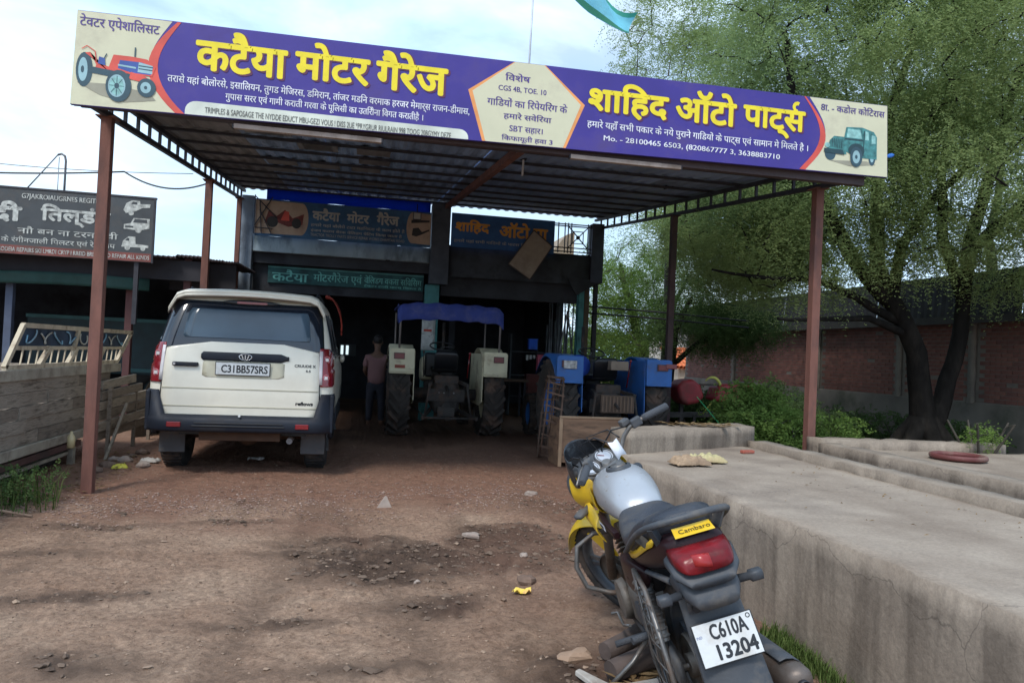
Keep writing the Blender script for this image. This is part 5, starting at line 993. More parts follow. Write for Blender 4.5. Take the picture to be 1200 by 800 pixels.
# dark window band wraps the corners, then the tailgate below
obj('rear_window_surround', rpatch([(1.335, -.86, .80), (1.345, -.865, .82), (1.60, -.82, .795), (1.80, -.765, .765), (1.835, -.72, .74)], .021, nx=30), m_glass, car)
gw = obj('rear_window', rpatch([(1.44, -.60, .66), (1.46, -.62, .67), (1.70, -.59, .64), (1.75, -.56, .62)], .026), m_gl2, car)
tg = obj('tailgate', rpatch([(.615, -.70, .70), (.63, -.76, .76), (.66, -.785, .785), (.85, -.79, .79), (.97, -.79, .79), (1.10, -.785, .785), (1.315, -.765, .765), (1.335, -.72, .72), (1.395, -.36, .42), (1.40, -.34, .40)], .022), m_cpaint, car)
for z0, x0, x1 in ((.905, -.78, .78), (.72, -.77, .77)): obj('crease_shade', rpatch([(z0, x0, x1), (z0+.012, x0, x1)], .026, thick=.01), M('cream_crease_shade', (.47, .44, .33), .45), tg)  # thin strips of darker cream paint the shade of the body creases
for s in (-1, 1): obj('panel_gap', rpatch([(.70, min(s*.792, s*.802), max(s*.792, s*.802)), (1.33, min(s*.772, s*.782), max(s*.772, s*.782))], .0235, nx=2, thick=.01), m_bblk, tg)
obj('panel_gap', rpatch([(.600, -.70, .70), (.612, -.70, .70)], .0235, thick=.01), m_bblk, tg)
pr_ = obj('plate_recess_shade', rpatch([(1.03, -.36, .36), (1.05, -.40, .42), (1.19, -.40, .42), (1.20, -.38, .40)], .0245, thick=.01), M('cream_recess_shade', (.56, .52, .385), .4), tg)  # raised patch; its darker cream paints the shade of a plate recess
gn = obj('rear_garnish', MB().loft([((x, .035-.002, 1.248), .02, .046*(1 if abs(x) < .42 else .5), 3, (0, 1, 0), (0, 0, 1)) for x in (-.42, -.40, -.36, 0, .38, .44, .46)]), m_cblk, car)
eb = obj('emblem', MB().lathe([(.066, 0), (.072, .006), (.064, .010), (.058, .008)], (.02, .018, 1.25), (0, -1, 0), 26), m_chrome, gn); skew_z = [setattr(v, 'co', Vector((v.co.x, v.co.y, 1.25+(v.co.z-1.25)*.52))) for v in eb.data.vertices]
for k in range(3): obj('emblem_bar', MB().cbox((.02+.028*(k-1), .006, 1.25), (.010, .006, .045), (0, .35*(k-1), 0)), m_chrome, eb)
pt = obj('number_plate', MB().box(-.27, .28, -.018, -.004, 1.055, 1.195), m_bblk, car, bevel=.006); obj('plate_face', MB().box(-.262, .272, -.022, -.0185, 1.063, 1.187), m_plate, pt, bevel=.002)
for nm_, t_, x0, x1, z0, z1 in (('lettering', 'C31BB57SRS', -.21, .255, 1.083, 1.165),): obj(nm_, text_mb(t_, x0, x1, z0, z1, fplane(-.0225), .028, .001), m_bblk, pt, fixn=False)
hd = obj('door_handle', MB().box(-.69, -.44, -.022, .03, 1.135, 1.178), m_cblk, car, bevel=.012); obj('lock', MB().cyl((-.67, -.024, 1.157), (-.67, -.0, 1.157), .013), m_chrome, hd)
obj('badge', text_mb('CRUUDE X', .52, .74, 1.165, 1.195, lambda a, b, h: rear(a, b, .0245+h), .03, .001), m_bblk, car, fixn=False); obj('badge', text_mb('S.5', .64, .69, 1.115, 1.14, lambda a, b, h: rear(a, b, .0245+h), .03, .001), m_bblk, car, fixn=False); obj('badge', text_mb('reflows', .55, .73, .76, .80, lambda a, b, h: rear(a, b, .0245+h), .04, .001), m_bblk, car, fixn=False)
obj('sticker', text_mb('ॐ', -.03, .07, 1.63, 1.715, lambda a, b, h: rear(a, b, .019+h), .04, .001), m_wht, gw, fixn=False)
obj('sticker_lettering', text_mb('ओम साईराम', .33, .70, 1.765, 1.80, lambda a, b, h: rear(a, b, .013+h), .02, .001), m_wht, gw, fixn=False)
obj('sticker', rpatch([(1.775, -.69, -.60), (1.805, -.69, -.60)], .0135, nx=2, thick=.005), M('sticker_red', (.4, .1, .1), .5), gw)
bl = obj('brake_lamp', MB().loft([((x, prof(1.83)[1]-.035, 1.832), .02, h_, 2.5, (0, 1, 0), (0, 0, 1)) for x, h_ in ((-.26, .006), (-.2, .022), (0, .032), (.24, .022), (.32, .006))]), m_bblk, car); obj('lens', MB().box(-.12, .19, prof(1.83)[1]-.058, prof(1.83)[1]-.05, 1.818, 1.842), m_lamp, bl)
sp = MB(); rows = []
for i in range(21):
    x = -.80+1.60*i/20; e = abs(x)/.80; dz = -.17*max(0, (e-.86)/.14)**1.5; z = 1.945-.035*e*e+dz; rows.append([(x, .15+.05*e, z-.035), (x, .12+.05*e, z-.012), (x, .14+.05*e, z+.012), (x, .40, z+.038), (x, .62, z+.02)])
sp.grid(rows, thick=(0, 0, -.03)); obj('spoiler', sp, m_cpaint, car)
# lamps wrapping the corners
for s in (-1, 1):
    rows = [(.965, .80, .925), (.99, .79, .934), (1.14, .785, .934), (1.165, .78, .910), (1.19, .78, .926), (1.33, .77, .905), (1.375, .775, .87)]
    if s < 0: rows = [(z, -b, -a) for z, a, b in rows]
    lp = obj('tail_lamp', rpatch(rows, .020, nx=8, thick=.05), m_lamp, car); 
    a, b = (.782, .815) if s > 0 else (-.815, -.782); obj('lens_strip', rpatch([(.985, a, b), (1.345, a-.01*s, b-.01*s)], .026, nx=3, thick=.01), m_lampw, lp)
    for zc, hh in ((1.06, .038), (1.255, .040)):
        c = (.852 if s > 0 else -.852); obj('lens_ring', MB().lathe([(hh, 0), (hh*.72, .006), (hh*.72, -.005)], rear(c, zc, .018), (s*.5, -1, 0), 18), M('lamp_pink', (.55, .16, .18), .2, bump=0), lp); obj('lens_core', MB().box(c-.018, c+.018, rear(c, zc).y-.034, rear(c, zc).y-.01, zc-.018, zc+.018), m_lampw, lp, bevel=.003)
    # bumper parts and mudflaps, wheels
    fl = obj('mudflap', MB().box(min(s*.60, s*.86), max(s*.60, s*.86), .34, .365, .20, .50), M('mudflap', (.085, .085, .09), .8, dirt=(.14, .11, .09)), car, bevel=.006)
    for (yy) in (.74, 3.45):
        x0 = s*.635; w_ = .235
        wp = [(.20, .0), (.335, .0), (.362, .03), (.37, .06), (.37, w_-.06), (.362, w_-.03), (.335, w_), (.20, w_)]
        wh = obj('wheel', MB().lathe(wp, (x0, yy, .37), (s, 0, 0), 36, closed=True), m_tyre, car)
        rmb = MB().lathe([(.205, w_), (.19, w_-.03), (.06, w_-.02), (.0, w_-.015)], (x0, yy, .37), (s, 0, 0), 30); 
        for k in range(5): a_ = 2*PI*k/5; rmb.bar((x0+s*(w_-.012), yy+.05*math.cos(a_), .37+.05*math.sin(a_)), (x0+s*(w_-.006), yy+.195*math.cos(a_), .37+.195*math.sin(a_)), .055, .02)
        obj('rim', rmb, m_rimg, wh)
        tr = MB()
        for k in range(40): a_ = 2*PI*k/40; tr.cbox((x0+s*w_/2, yy+.372*math.cos(a_), .37+.372*math.sin(a_)), (w_*.8, .012, .03), (-0+a_, 0, 0))
        obj('tread', tr, m_tyre, wh, kind='stuff')
        ar = MB().lathe([(.39, -.03), (.44, -.03), (.44, .02), (.39, .02)], (s*.915, yy, .40), (s, 0, 0), 36, closed=True); ar.v = [(x, y, max(z, .40)) for x, y, z in ar.v]; obj('wheel_arch', ar, m_cblk, car, fixn=False)
    # side glass
    g = MB(); rows = []
    for z in (1.30, 1.45, 1.62, 1.76): hw = prof(z)[0]; yr = prof(z)[1]; yf = prof(z)[2]; rows.append([(s*(hw+.004), yr+.20+(yf-yr-.62)*k/10, z) for k in range(11)])
    g.grid(rows, thick=(-s*.01, 0, 0)); obj('side_window', g, m_glass, car); obj('window_trim', MB().bar((s*.912, .3, 1.275), (s*.912, 3.1, 1.275), .014, .02), m_chrome, car)
    for y in (1.15, 2.15): obj('window_post', MB().bar((s*.90, y, 1.28), (s*.80, y+.02, 1.78), .012, .05), m_bblk, car)
    obj('side_cladding', MB().box(min(s*.925, s*.945), max(s*.925, s*.945), 1.2, 3.0, .46, .66), m_cblk, car, bevel=.008); obj('roof_rail', MB().tube([(s*.68, .6, 1.95), (s*.69, .75, 1.995), (s*.69, 2.1, 1.995), (s*.68, 2.3, 1.93)], .014), m_cblk, car)
    mr = obj('mirror', MB().ell((s*.955, 2.85, 1.24), (.035, .09, .06)), m_cpaint, car); obj('mirror_arm', MB().bar((s*.90, 2.88, 1.25), (s*.94, 2.86, 1.24), .03), m_cblk, mr)
bp_ = MB(); rows = []
for i in range(29):
    x = -.945+1.89*i/28; e = max(0, (abs(x)-.74)/.205); y0 = -.075+.16*e**2; up = .640+(.245 if abs(x) > .80 else .245*max(0, (abs(x)-.77)/.03))
    rows.append([(x, y0+.11, .465), (x, y0+.02, .465), (x, y0, .49), (x, y0, .565), (x, y0+.008, .60), (x, y0+.028, .62), (x, max(y0+.05, -.02), up), (x, y0+.16, up+.002)])
bp_.grid(rows); bmp = obj('bumper', bp_, m_cblk, car)
obj('bumper_lip', MB().box(-.46, .46, -.084, -.07, .522, .536), m_bblk, bmp, bevel=.004); obj('bumper_lip', MB().box(-.44, .44, -.084, -.07, .553, .566), m_bblk, bmp, bevel=.004)
for a, b in ((-.70, -.565), (.565, .70)): obj('reflector', MB().box(a, b, -.088, -.068, .515, .568), m_lamp, bmp, bevel=.006)
obj('parking_sensor', MB().cyl((.0, -.08, .64), (.0, -.055, .64), .012), m_plate, bmp)
for s in (-1, 1): obj('bumper_side', MB().box(min(s*.90, s*.945), max(s*.90, s*.945), .05, .36, .46, .88), m_cblk, bmp, bevel=.02)
obj('rear_axle', MB().cyl((-.66, .74, .36), (.66, .74, .36), .05).ell((0, .74, .36), (.14, .14, .13)), M('axle_rust', (.10, .055, .035), .9, dirt=(.05, .035, .03)), car); obj('underbody', MB().box(-.66, .66, .30, 4.1, .40, .52), m_bblk, car)
obj('towing_crossbar', MB().box(-.42, .40, .10, .16, .36, .455), M('axle_rust', (0, 0, 0)), car, bevel=.01); obj('exhaust_pipe', MB().cyl((.50, .08, .37), (.50, .6, .38), .032), m_rimg, car)
obj('head_lamp', MB().ell((-.72, 4.28, .86), (.15, .10, .10)), m_lampw, car); obj('head_lamp', MB().ell((.72, 4.28, .86), (.15, .10, .10)), m_lampw, car); obj('grille', MB().box(-.45, .45, 4.40, 4.445, .72, 1.02), m_bblk, car, bevel=.02)
obj('windscreen', MB().grid([[(-(prof(z)[0]-.10)+2*(prof(z)[0]-.10)*k/8, prof(z)[2]+.006, z) for k in range(9)] for z in (1.28, 1.5, 1.7, 1.84)], thick=(0, -.01, 0)), m_glass, car)

# ---------------------------------------------------------------- tractors
m_dirty = M('greasy_iron', (.05, .045, .042), .7, .3, var=.4, sc=9, dirt=(.12, .075, .055), dsc=5, bump=.4); m_ttyre = M('tractor_tyre', (.045, .038, .034), .95, var=.25, dirt=(.17, .105, .075), dsc=3, bump=.4)
def tractor_tyre(par, x, y, r, w_, s, mrim):
    wh = obj('rear_wheel' if r > .5 else 'front_wheel', MB().lathe([(r*.56, -w_*.36), (r*.80, -w_*.5), (r*.93, -w_*.47), (r*.945, -w_*.2), (r*.95, 0), (r*.945, w_*.2), (r*.93, w_*.47), (r*.80, w_*.5), (r*.56, w_*.36)], (x, y, r), (1, 0, 0), 40, closed=True), m_ttyre, par)
    lg = MB(); n = 22 if r > .5 else 16
    for k in range(n):
        for q in (-1, 1):
            a0 = 2*PI*(k+(0 if q > 0 else .5))/n; pts = []
            for u in (0, .5, 1): a = a0-q*0-u*.30*(1 if r > .5 else .2); pts.append((x+q*(.01+u*(w_*.47)), y+math.cos(a)*(r*.965), r+math.sin(a)*(r*.965)))
            lg.bar(pts[0], pts[1], .035*r/.7, r*.075); lg.bar(pts[1], pts[2], .035*r/.7, r*.075)
    obj('tread_lugs', lg, m_ttyre, wh, kind='stuff')
    obj('rim', MB().lathe([(r*.57, w_*.3), (r*.52, w_*.1), (r*.2, w_*.05), (0, w_*.05)], (x, y, r), (s, 0, 0), 30).lathe([(r*.57, -w_*.3), (r*.5, -w_*.1), (r*.2, 0), (0, 0)], (x, y, r), (s, 0, 0), 30), mrim, wh)
    return wh
def tractor(loc, label, mpaint, mrim, canopy, gauge=.76, R_=.70, wt=.33, mark='lettering', rotz=0, seat=True):
    t = thing('tractor', label, 'tractor', loc, (0, 0, rotz))
    for s in (-1, 1):
        tractor_tyre(t, s*gauge, .70, R_, wt, s, mrim); tractor_tyre(t, s*.62, 2.65, .37, .19, s, mrim)
        # fender: arched sheet over the wheel with an upright rear apron
        f = MB(); rows = []
        for k in range(13):
            a = R(152-k*9.5); rr = R_+.10; rows.append([(s*(gauge-wt*.62), .70+rr*math.cos(a), R_+rr*math.sin(a)), (s*(gauge+wt*.50), .70+rr*math.cos(a), R_+rr*math.sin(a)), (s*(gauge+wt*.56), .70+(rr-.03)*math.cos(a), R_+(rr-.04)*math.sin(a))])
        f.grid(rows, thick=(0, 0, -.012)); fd = obj('fender', f, mpaint, t)
        ap = MB(); x0, x1 = gauge-wt*.62, gauge+wt*.56
        ap.prism([(s*x0, 1.03), (s*x1, 1.03), (s*x1, 1.40), (s*(x1-.03), 1.43), (s*x0, 1.43)], lambda a, b, h: Vector((a, .02+h, b)), .10); obj('fender_box', ap, mpaint, fd, bevel=.012)
        obj('tail_lamp', MB().box(min(s*(gauge-.05), s*(gauge+.12)), max(s*(gauge-.05), s*(gauge+.12)), .0, .019, 1.26, 1.36), M('lamp_frame_dark', (.10, .035, .03), .4), fd, bevel=.004)
        obj('lens', MB().box(min(s*(gauge-.035), s*(gauge+.105)), max(s*(gauge-.035), s*(gauge+.105)), -.006, -.001, 1.275, 1.345), M('lamp_lens_red', (.20, .03, .03), .3), fd)
        inner = MB(); inner.prism([(.05, .62), (.10, 1.40), (1.35, 1.40), (1.45, .62), (1.2, .55), (.3, .55)], lambda a, b, h: Vector((s*(gauge-wt*.62)-s*h, a, b)), .012); obj('fender_side', inner, mpaint, fd)
        # linkage
        obj('lift_arm', MB().bar((s*.22, .42, .92), (s*.30, -.02, .88), .05), m_dirty, t); obj('lift_rod', MB().cyl((s*.30, .0, .88), (s*.36, -.05, .42), .018), m_dirty, t); obj('lower_link', MB().bar((s*.22, .55, .45), (s*.42, -.32, .38), .03, .06), m_dirty, t)
        obj('check_chain', MB().cyl((s*.50, .5, .5), (s*.40, -.2, .40), .010), m_dirty, t); obj('foot_board', MB().box(min(s*.25, s*.56), max(s*.25, s*.56), 1.0, 1.6, .52, .55), m_dirty, t)
    ax = MB(); ax.cyl((-gauge, .70, R_), (gauge, .70, R_), .095); ax.loft([((0, .28, .66), .17, .20, 4), ((0, .32, .66), .23, .27, 4), ((0, 1.0, .68), .22, .26, 4), ((0, 1.9, .70), .18, .20, 4), ((0, 2.6, .72), .17, .18, 4)]); obj('axle_housing', ax, m_dirty, t)
    obj('hydraulic_housing', MB().box(-.20, .20, .30, .85, .88, 1.02), m_dirty, t, bevel=.02); obj('pto_cover', MB().cyl((0, .24, .52), (0, .30, .52), .07), m_dirty, t); obj('drawbar', MB().box(-.05, .05, -.12, .5, .33, .37), m_dirty, t, bevel=.006)
    obj('hitch_plate', MB().box(-.14, .14, .20, .25, .36, .52), m_dirty, t, bevel=.006); obj('cross_bar', MB().cyl((-.44, -.30, .38), (.44, -.30, .38), .018), m_dirty, t); obj('top_link', MB().cyl((0, .26, .84), (0, -.18, .70), .022), m_dirty, t); obj('rear_panel', MB().box(-.30, .30, .26, .275, .60, .80), m_dirty, t, bevel=.004)
    for k in range(4): obj('bolt', MB().cyl((-.12+.08*k, .262, .74), (-.12+.08*k, .245, .74), .012, n=8), m_rimg, t)
    obj('seat', MB().loft([((0, .52, 1.12), .20, .035, 4), ((0, .80, 1.10), .22, .05, 4), ((0, .98, 1.12), .19, .035, 4)]), m_bblk, t, bevel=0); obj('seat_back', MB().loft([((0, .50, 1.12), .19, .03, 4, (1, 0, 0), (0, 1, 0)), ((0, .46, 1.35), .20, .035, 4, (1, 0, 0), (0, 1, 0)), ((0, .44, 1.42), .15, .03, 4, (1, 0, 0), (0, 1, 0))]), m_bblk, t)
    obj('bonnet', MB().loft([((0, 1.55, 1.12), .24, .22, 5), ((0, 2.2, 1.10), .25, .24, 5), ((0, 2.95, 1.05), .24, .25, 5), ((0, 3.05, 1.03), .20, .22, 5)]), mpaint, t); obj('dashboard', MB().box(-.26, .26, 1.45, 1.58, .95, 1.38), m_bblk, t, bevel=.03)
    sw = MB().lathe([(.21+.014*math.cos(a), .014*math.sin(a)) for a in [2*PI*k/8 for k in range(8)]], (0, 1.20, 1.50), (0, -.35, 1), 30, closed=True); 
    for k in range(3): a = 2*PI*k/3; sw.bar((0, 1.20, 1.49), (.2*math.cos(a), 1.20+.19*math.sin(a), 1.49+.067*math.sin(a)), .018, .008)
    st_w = obj('steering_wheel', sw, m_bblk, t); obj('steering_column', MB().cyl((0, 1.21, 1.48), (0, 1.5, .95), .022), m_dirty, t); obj('exhaust_stack', MB().cyl((.12, 2.1, 1.3), (.12, 2.1, 1.95), .028), m_dirty, t); obj('front_axle', MB().bar((-.62, 2.65, .45), (.62, 2.65, .45), .07), m_dirty, t)
    for s in (-1, 1): obj('head_lamp', MB().ell((s*.15, 3.05, 1.08), (.06, .04, .06)), m_lampw, t); obj('lever', MB().cyl((s*.36, .5, .98), (s*.38, .42, 1.38), .010, n=6).ell((s*.38, .42, 1.39), (.02, .02, .025)), m_lamp if s > 0 else m_dirty, t)
    if canopy:
        fm = M('canopy_frame', (.22, .19, .18), .6, .3)
        for s in (-1, 1):
            obj('canopy_post', MB().tube([(s*.80, .06, 1.40), (s*.80, .03, 2.0), (s*.76, .05, 2.10), (s*.6, .07, 2.13)], .017, 7), fm, t); obj('canopy_post', MB().tube([(s*.80, 1.5, 1.1), (s*.80, 1.5, 2.05)], .015, 7), fm, t)
        obj('canopy_bar', MB().cyl((-.62, .07, 2.13), (.62, .07, 2.13), .015, n=7), fm, t); obj('canopy_bar', MB().cyl((-.76, .10, 2.0), (.76, .10, 2.0), .013, n=7), fm, t)
        rows = []
        for j in range(16):
            row = []
            for i in range(25):
                u, v = i/24*2-1, j/15; e = abs(u); z = 2.17-.05*e**4+.018*mn.noise(Vector((u*3, v*3, 1)))
                if u > .15: z -= .05*(u-.15)
                y = .02+v*1.6
                if j < 4: z = 2.165-.05*e**4-(3-j)/3*(.26+.03*mn.noise(Vector((u*4, 2, 2))))+.012*math.sin(u*17); y = .0-.015*(3-j)+.012*math.sin(u*21)
                if j < 4 and abs(u) > .93: z -= .05
                row.append((u*.84, y, z-(.02 if j > 13 else 0)))
            rows.append(row)
        mb = MB(); mb.grid(rows, thick=(0, .006, -.006)); obj('canopy_cloth', mb, M('canopy_blue', (.030, .050, .23), .8, var=.15, bump=.2, bsc=20, dirt=(.10, .11, .24)), t)
        rows = [[(-.84-.012*math.sin(i), .02+.12*j/3, 2.13-.30*i/8*(1-.25*j)) for j in range(4)] for i in range(9)]; mb = MB(); mb.grid(rows, thick=(.004, 0, 0)); obj('cloth_flap', mb, M('canopy_blue', (0, 0, 0)), t)
    return t
m_ivory = M('tractor_ivory', (.66, .61, .42), .5, var=.08, dirt=(.36, .28, .18), dsc=4)
tr1 = tractor((1.44, 11.75, 0), 'tractor with ivory fenders and blue cloth canopy parked in the open bay', m_ivory, m_ivory, True)
for x0, x1 in ((.70, .86),): obj('badge', MB().box(-x1, -x0, .012, .019, 1.12, 1.17), M('badge_red', (.25, .05, .03), .6), tr1)
m_tblue = M('tractor_blue', (.030, .135, .42), .5, var=.1, dirt=(.09, .13, .25), dsc=4)
tr2 = tractor((3.72, 10.35, 0), 'muddy tractor with blue fenders beside the concrete platform, no canopy', m_tblue, m_tblue, False, gauge=.70, R_=.68, wt=.34)
o = obj('lamp_glass', MB().box(-.80, -.60, -.012, -.003, 1.24, 1.36), M('glass_chrome', (.30, .30, .30), .3, .5, var=.5, sc=25), tr2, bevel=.01)
obj('reflector', MB().box(.78, .95, -.014, -.003, 1.30, 1.37), m_lamp, tr2, bevel=.005)
o = obj('blue_cover', MB().loft([((-.42, .55, 1.25), .07, .05, 2.5), ((-.40, .62, 1.28), .20, .17, 2.3), ((-.36, .80, 1.29), .22, .16, 2.3), ((-.34, .95, 1.26), .08, .06, 2.3)]), M('cloth_blue', (.02, .07, .42), .85, var=.2, bump=.5, bsc=12), tr2)
obj('tool_box', MB().box(.02, .30, .28, .5, 1.24, 1.38), M('toolbox_tan', (.26, .20, .15), .8), tr2, bevel=.01)
obj('radiator_mesh', MB().box(-.22, .30, -.02, .015, .62, .88), M('mesh_brown', (.13, .085, .06), .9, dirt=(.08, .06, .05)), tr2, bevel=.006)
for k in range(9): obj('mesh_slat', MB().box(-.20+.055*k, -.18+.055*k, -.03, -.021, .64, .86), M('mesh_slat', (.20, .13, .09), .9), tr2)

# iron cage wheel leaning beside the left tyre of the blue tractor
cw = thing('cage_wheel', 'rusty iron cage wheel leaning against the left tyre of the blue tractor', 'wheel', (2.60, 9.95, 0), (0, R(5), R(-12)))
m_cage = M('cage_rust', (.14, .085, .06), .85, .2, var=.35, sc=14, bump=.3)
for x in (-.10, .10): obj('ring', MB().lathe([(.56+.014*math.cos(a), x+.014*math.sin(a)) for a in [2*PI*k/6 for k in range(6)]], (0, 0, .575), (1, 0, 0), 32, closed=True), m_cage, cw)
obj('ring', MB().lathe([(.30+.012*math.cos(a), .012*math.sin(a)) for a in [2*PI*k/6 for k in range(6)]], (0, 0, .575), (1, 0, 0), 24, closed=True), m_cage, cw)
for k in range(18): a = 2*PI*k/18; obj('cross_bar', MB().bar((-.12, .56*math.cos(a), .575+.56*math.sin(a)), (.12, .56*math.cos(a+.08), .575+.56*math.sin(a+.08)), .022), m_cage, cw)
for k in range(6): a = 2*PI*k/6; obj('spoke', MB().bar((0, .30*math.cos(a), .575+.30*math.sin(a)), (0, .55*math.cos(a), .575+.55*math.sin(a)), .018), m_cage, cw)
# wooden box
bx = thing('wooden_box', 'old brown plywood box standing open side back, before the blue tractor', 'box', (2.98, 9.35, 0)); m_wood = M('box_ply', (.30, .175, .105), .85, var=.35, sc=3, bump=.4, bsc=25, dirt=(.12, .075, .05), dsc=5, stretch=(.5, 1, 2.5)); m_wood2 = M('box_edge', (.40, .26, .16), .85, var=.2)
obj('front_board', MB().box(2.60, 3.42, 9.22, 9.245, .05, .62), m_wood, bx, w=True, bevel=.006); obj('side_board', MB().box(2.585, 2.61, 9.247, 9.75, .0, .62), m_wood, bx, w=True, bevel=.005); obj('side_board', MB().box(3.41, 3.435, 9.247, 9.75, .0, .60), m_wood, bx, w=True, bevel=.005)
obj('top_rail', MB().box(2.585, 3.44, 9.205, 9.26, .621, .65), m_wood2, bx, w=True, bevel=.006); obj('edge_post', MB().box(2.575, 2.62, 9.19, 9.219, .0, .62), m_wood2, bx, w=True, bevel=.005); obj('bottom_board', MB().box(2.62, 3.40, 9.25, 9.74, .06, .085), m_wood, bx, w=True)
# red machine with yellow band
rm = thing('red_machine', 'red rotary implement with a yellow blade guard beside the blue tractor', 'implement', (5.5, 11.2, 0)); m_rp = M('implement_red', (.30, .022, .028), .5, var=.15, dirt=(.15, .05, .04), dsc=4); m_ryl = M('implement_yellow', (.50, .48, .10), .6, dirt=(.3, .28, .1))
hd_ = MB(); hd_.prism([(5.08, .80), (5.02, 1.02), (5.12, 1.12), (5.30, 1.15), (5.42, 1.06), (5.50, .86), (5.38, .76), (5.20, .72)], lambda a, b, h: Vector((a, 11.05+h, b)), .42); obj('gear_hood', hd_, m_rp, rm, w=True, bevel=.06, seg=4)
hd_ = MB(); hd_.prism([(5.64, .82), (5.72, 1.05), (5.80, 1.09), (6.30, 1.10), (6.42, 1.02), (6.30, .84), (6.0, .76)], lambda a, b, h: Vector((a, 11.0+h, b)), .40); obj('side_hood', hd_, m_rp, rm, w=True, bevel=.05, seg=4)
cr_ = MB(); arc = [(5.62+.16*math.cos(t), .99+.20*math.sin(t)) for t in np.linspace(2.4, -1.5, 12)]+[(5.48, .60)]; cr_.tube([(a, 11.08, b) for a, b in arc], [.012+.014*math.sin(PI*min(1, i/9)) for i in range(13)], 6); obj('blade_guard', cr_, m_ryl, rm, w=True)
obj('frame', MB().bar((5.0, 11.3, .55), (6.4, 11.3, .60), .08).bar((5.2, 11.3, .0), (5.2, 11.3, .8), .06).bar((6.2, 11.3, .0), (6.2, 11.3, .8), .06), m_dirty, rm, w=True); obj('rotor', MB().cyl((5.1, 11.3, .30), (6.3, 11.3, .32), .09), m_dirty, rm, w=True); obj('top_bar', MB().bar((5.3, 11.1, 1.06), (6.35, 11.15, 1.08), .03), m_dirty, rm, w=True)
for k in range(10): a = k*.9; obj('tine', MB().bar((5.2+.11*k, 11.3, .31), (5.2+.11*k, 11.3+.26*math.cos(a), .31+.26*math.sin(a)), .05, .012), m_dirty, rm, w=True)

# ---------------------------------------------------------------- wooden trolley on the left
m_plank = [M('plank_grey', (.25, .20, .155), .92, var=.4, sc=6, bump=1.0, bsc=30, dirt=(.10, .08, .062), dsc=6, dlo=.44, dhi=.66, stretch=(3, .55, 3.6)), M('plank_pale', (.34, .285, .225), .92, var=.35, sc=6, bump=1.0, bsc=30, dirt=(.13, .105, .08), dsc=6, dlo=.46, dhi=.66, stretch=(3, .55, 3.6))]
m_rail = M('rail_oldpaint', (.34, .30, .235), .85, var=.2, sc=6, bump=.3, dirt=(.16, .125, .095), dsc=4); m_under = M('underframe_red', (.095, .045, .038), .85, dirt=(.05, .035, .03)); m_gr = M('gate_cream', (.50, .42, .30), .8, var=.2, dirt=(.22, .15, .10), dsc=7)
tly = thing('trolley', 'old wooden plank sided trolley standing along the left edge of the yard', 'trolley', (-2.95, 7.5, 0)); XT = -2.92
rt = random.Random(8)
def endy(z): return 9.13+(z-.38)*1.45
z0 = .385
for r_ in range(5):
    h = .115; y = 4.4; zc = z0+.12*r_
    while y < endy(zc)-.05:
        ln = rt.uniform(1.2, 2.3); y1 = min(y+ln, endy(zc)); 
        if endy(zc)-y1 < .4: y1 = endy(zc)
        mb = MB(); n_ = 7; d = rt.uniform(-.012, .012)
        a = [[(XT+d+(.008*mn.noise(Vector((y+k*.3, zc*5, 1)))), y+(y1-y-.008)*k/n_, zc+(.004*mn.noise(Vector((y+k, zc, 2))))-(.012*max(0, mn.noise(Vector((y*2+k, zc*9, 7))))) if q == 0 else zc+h-(.018*max(0, mn.noise(Vector((y*2+k*.9, zc*9, 3)))))) for k in range(n_+1)] for q in (0, 1)]
        mb.grid(a, smooth=False, thick=(-.035, 0, 0)); obj('plank', mb, m_plank[rt.random() < .45], tly, w=True); y = y1
obj('top_rail', MB().box(XT-.045, XT+.02, 4.4, 10.15, .975, 1.075), m_rail, tly, w=True, bevel=.008); obj('bottom_rail', MB().box(XT-.05, XT+.018, 4.4, 9.1, .285, .378), m_rail, tly, w=True, bevel=.008)
obj('under_beam', MB().box(XT-.10, XT+.0, 4.4, 8.95, .20, .262), m_under, tly, w=True, bevel=.006); obj('under_beam', MB().box(XT-.14, XT-.04, 4.4, 8.9, .13, .165), m_rail, tly, w=True)
obj('bed', MB().box(XT-2.0, XT-.06, 4.4, 9.2, .30, .36), m_plank[0], tly, w=True); obj('far_side', MB().box(XT-2.05, XT-2.0, 4.4, 9.6, .36, 1.05), m_plank[0], tly, w=True)
obj('end_board', MB().bar((XT-1.0, 9.12, .38), (XT-1.0, 10.05, 1.02), 1.9, .03), m_plank[0], tly, w=True)
for y in (6.2, 7.9): wq = obj('wheel', MB().lathe([(.12, 0), (.27, 0), (.30, .04), (.30, .14), (.27, .18), (.12, .18)], (XT-.50, y, .20), (1, 0, 0), 24, closed=True), m_ttyre, tly, w=True); obj('rim', MB().lathe([(0, .12), (.13, .14)], (XT-.50, y, .20), (1, 0, 0)), m_under, wq, w=True)
obj('skirt_board', MB().box(XT-.22, XT-.19, 4.4, 8.8, -.05, .19), M('skirt_dark', (.06, .048, .04), .95, var=.3), tly, w=True)
obj('leg', MB().box(XT-.06, XT+.0, 8.72, 8.80, -.1, .28), m_rail, tly, w=True, bevel=.006); obj('leg', MB().box(XT-.04, XT+.02, 6.55, 6.61, -.1, .28), m_rail, tly, w=True, bevel=.006)
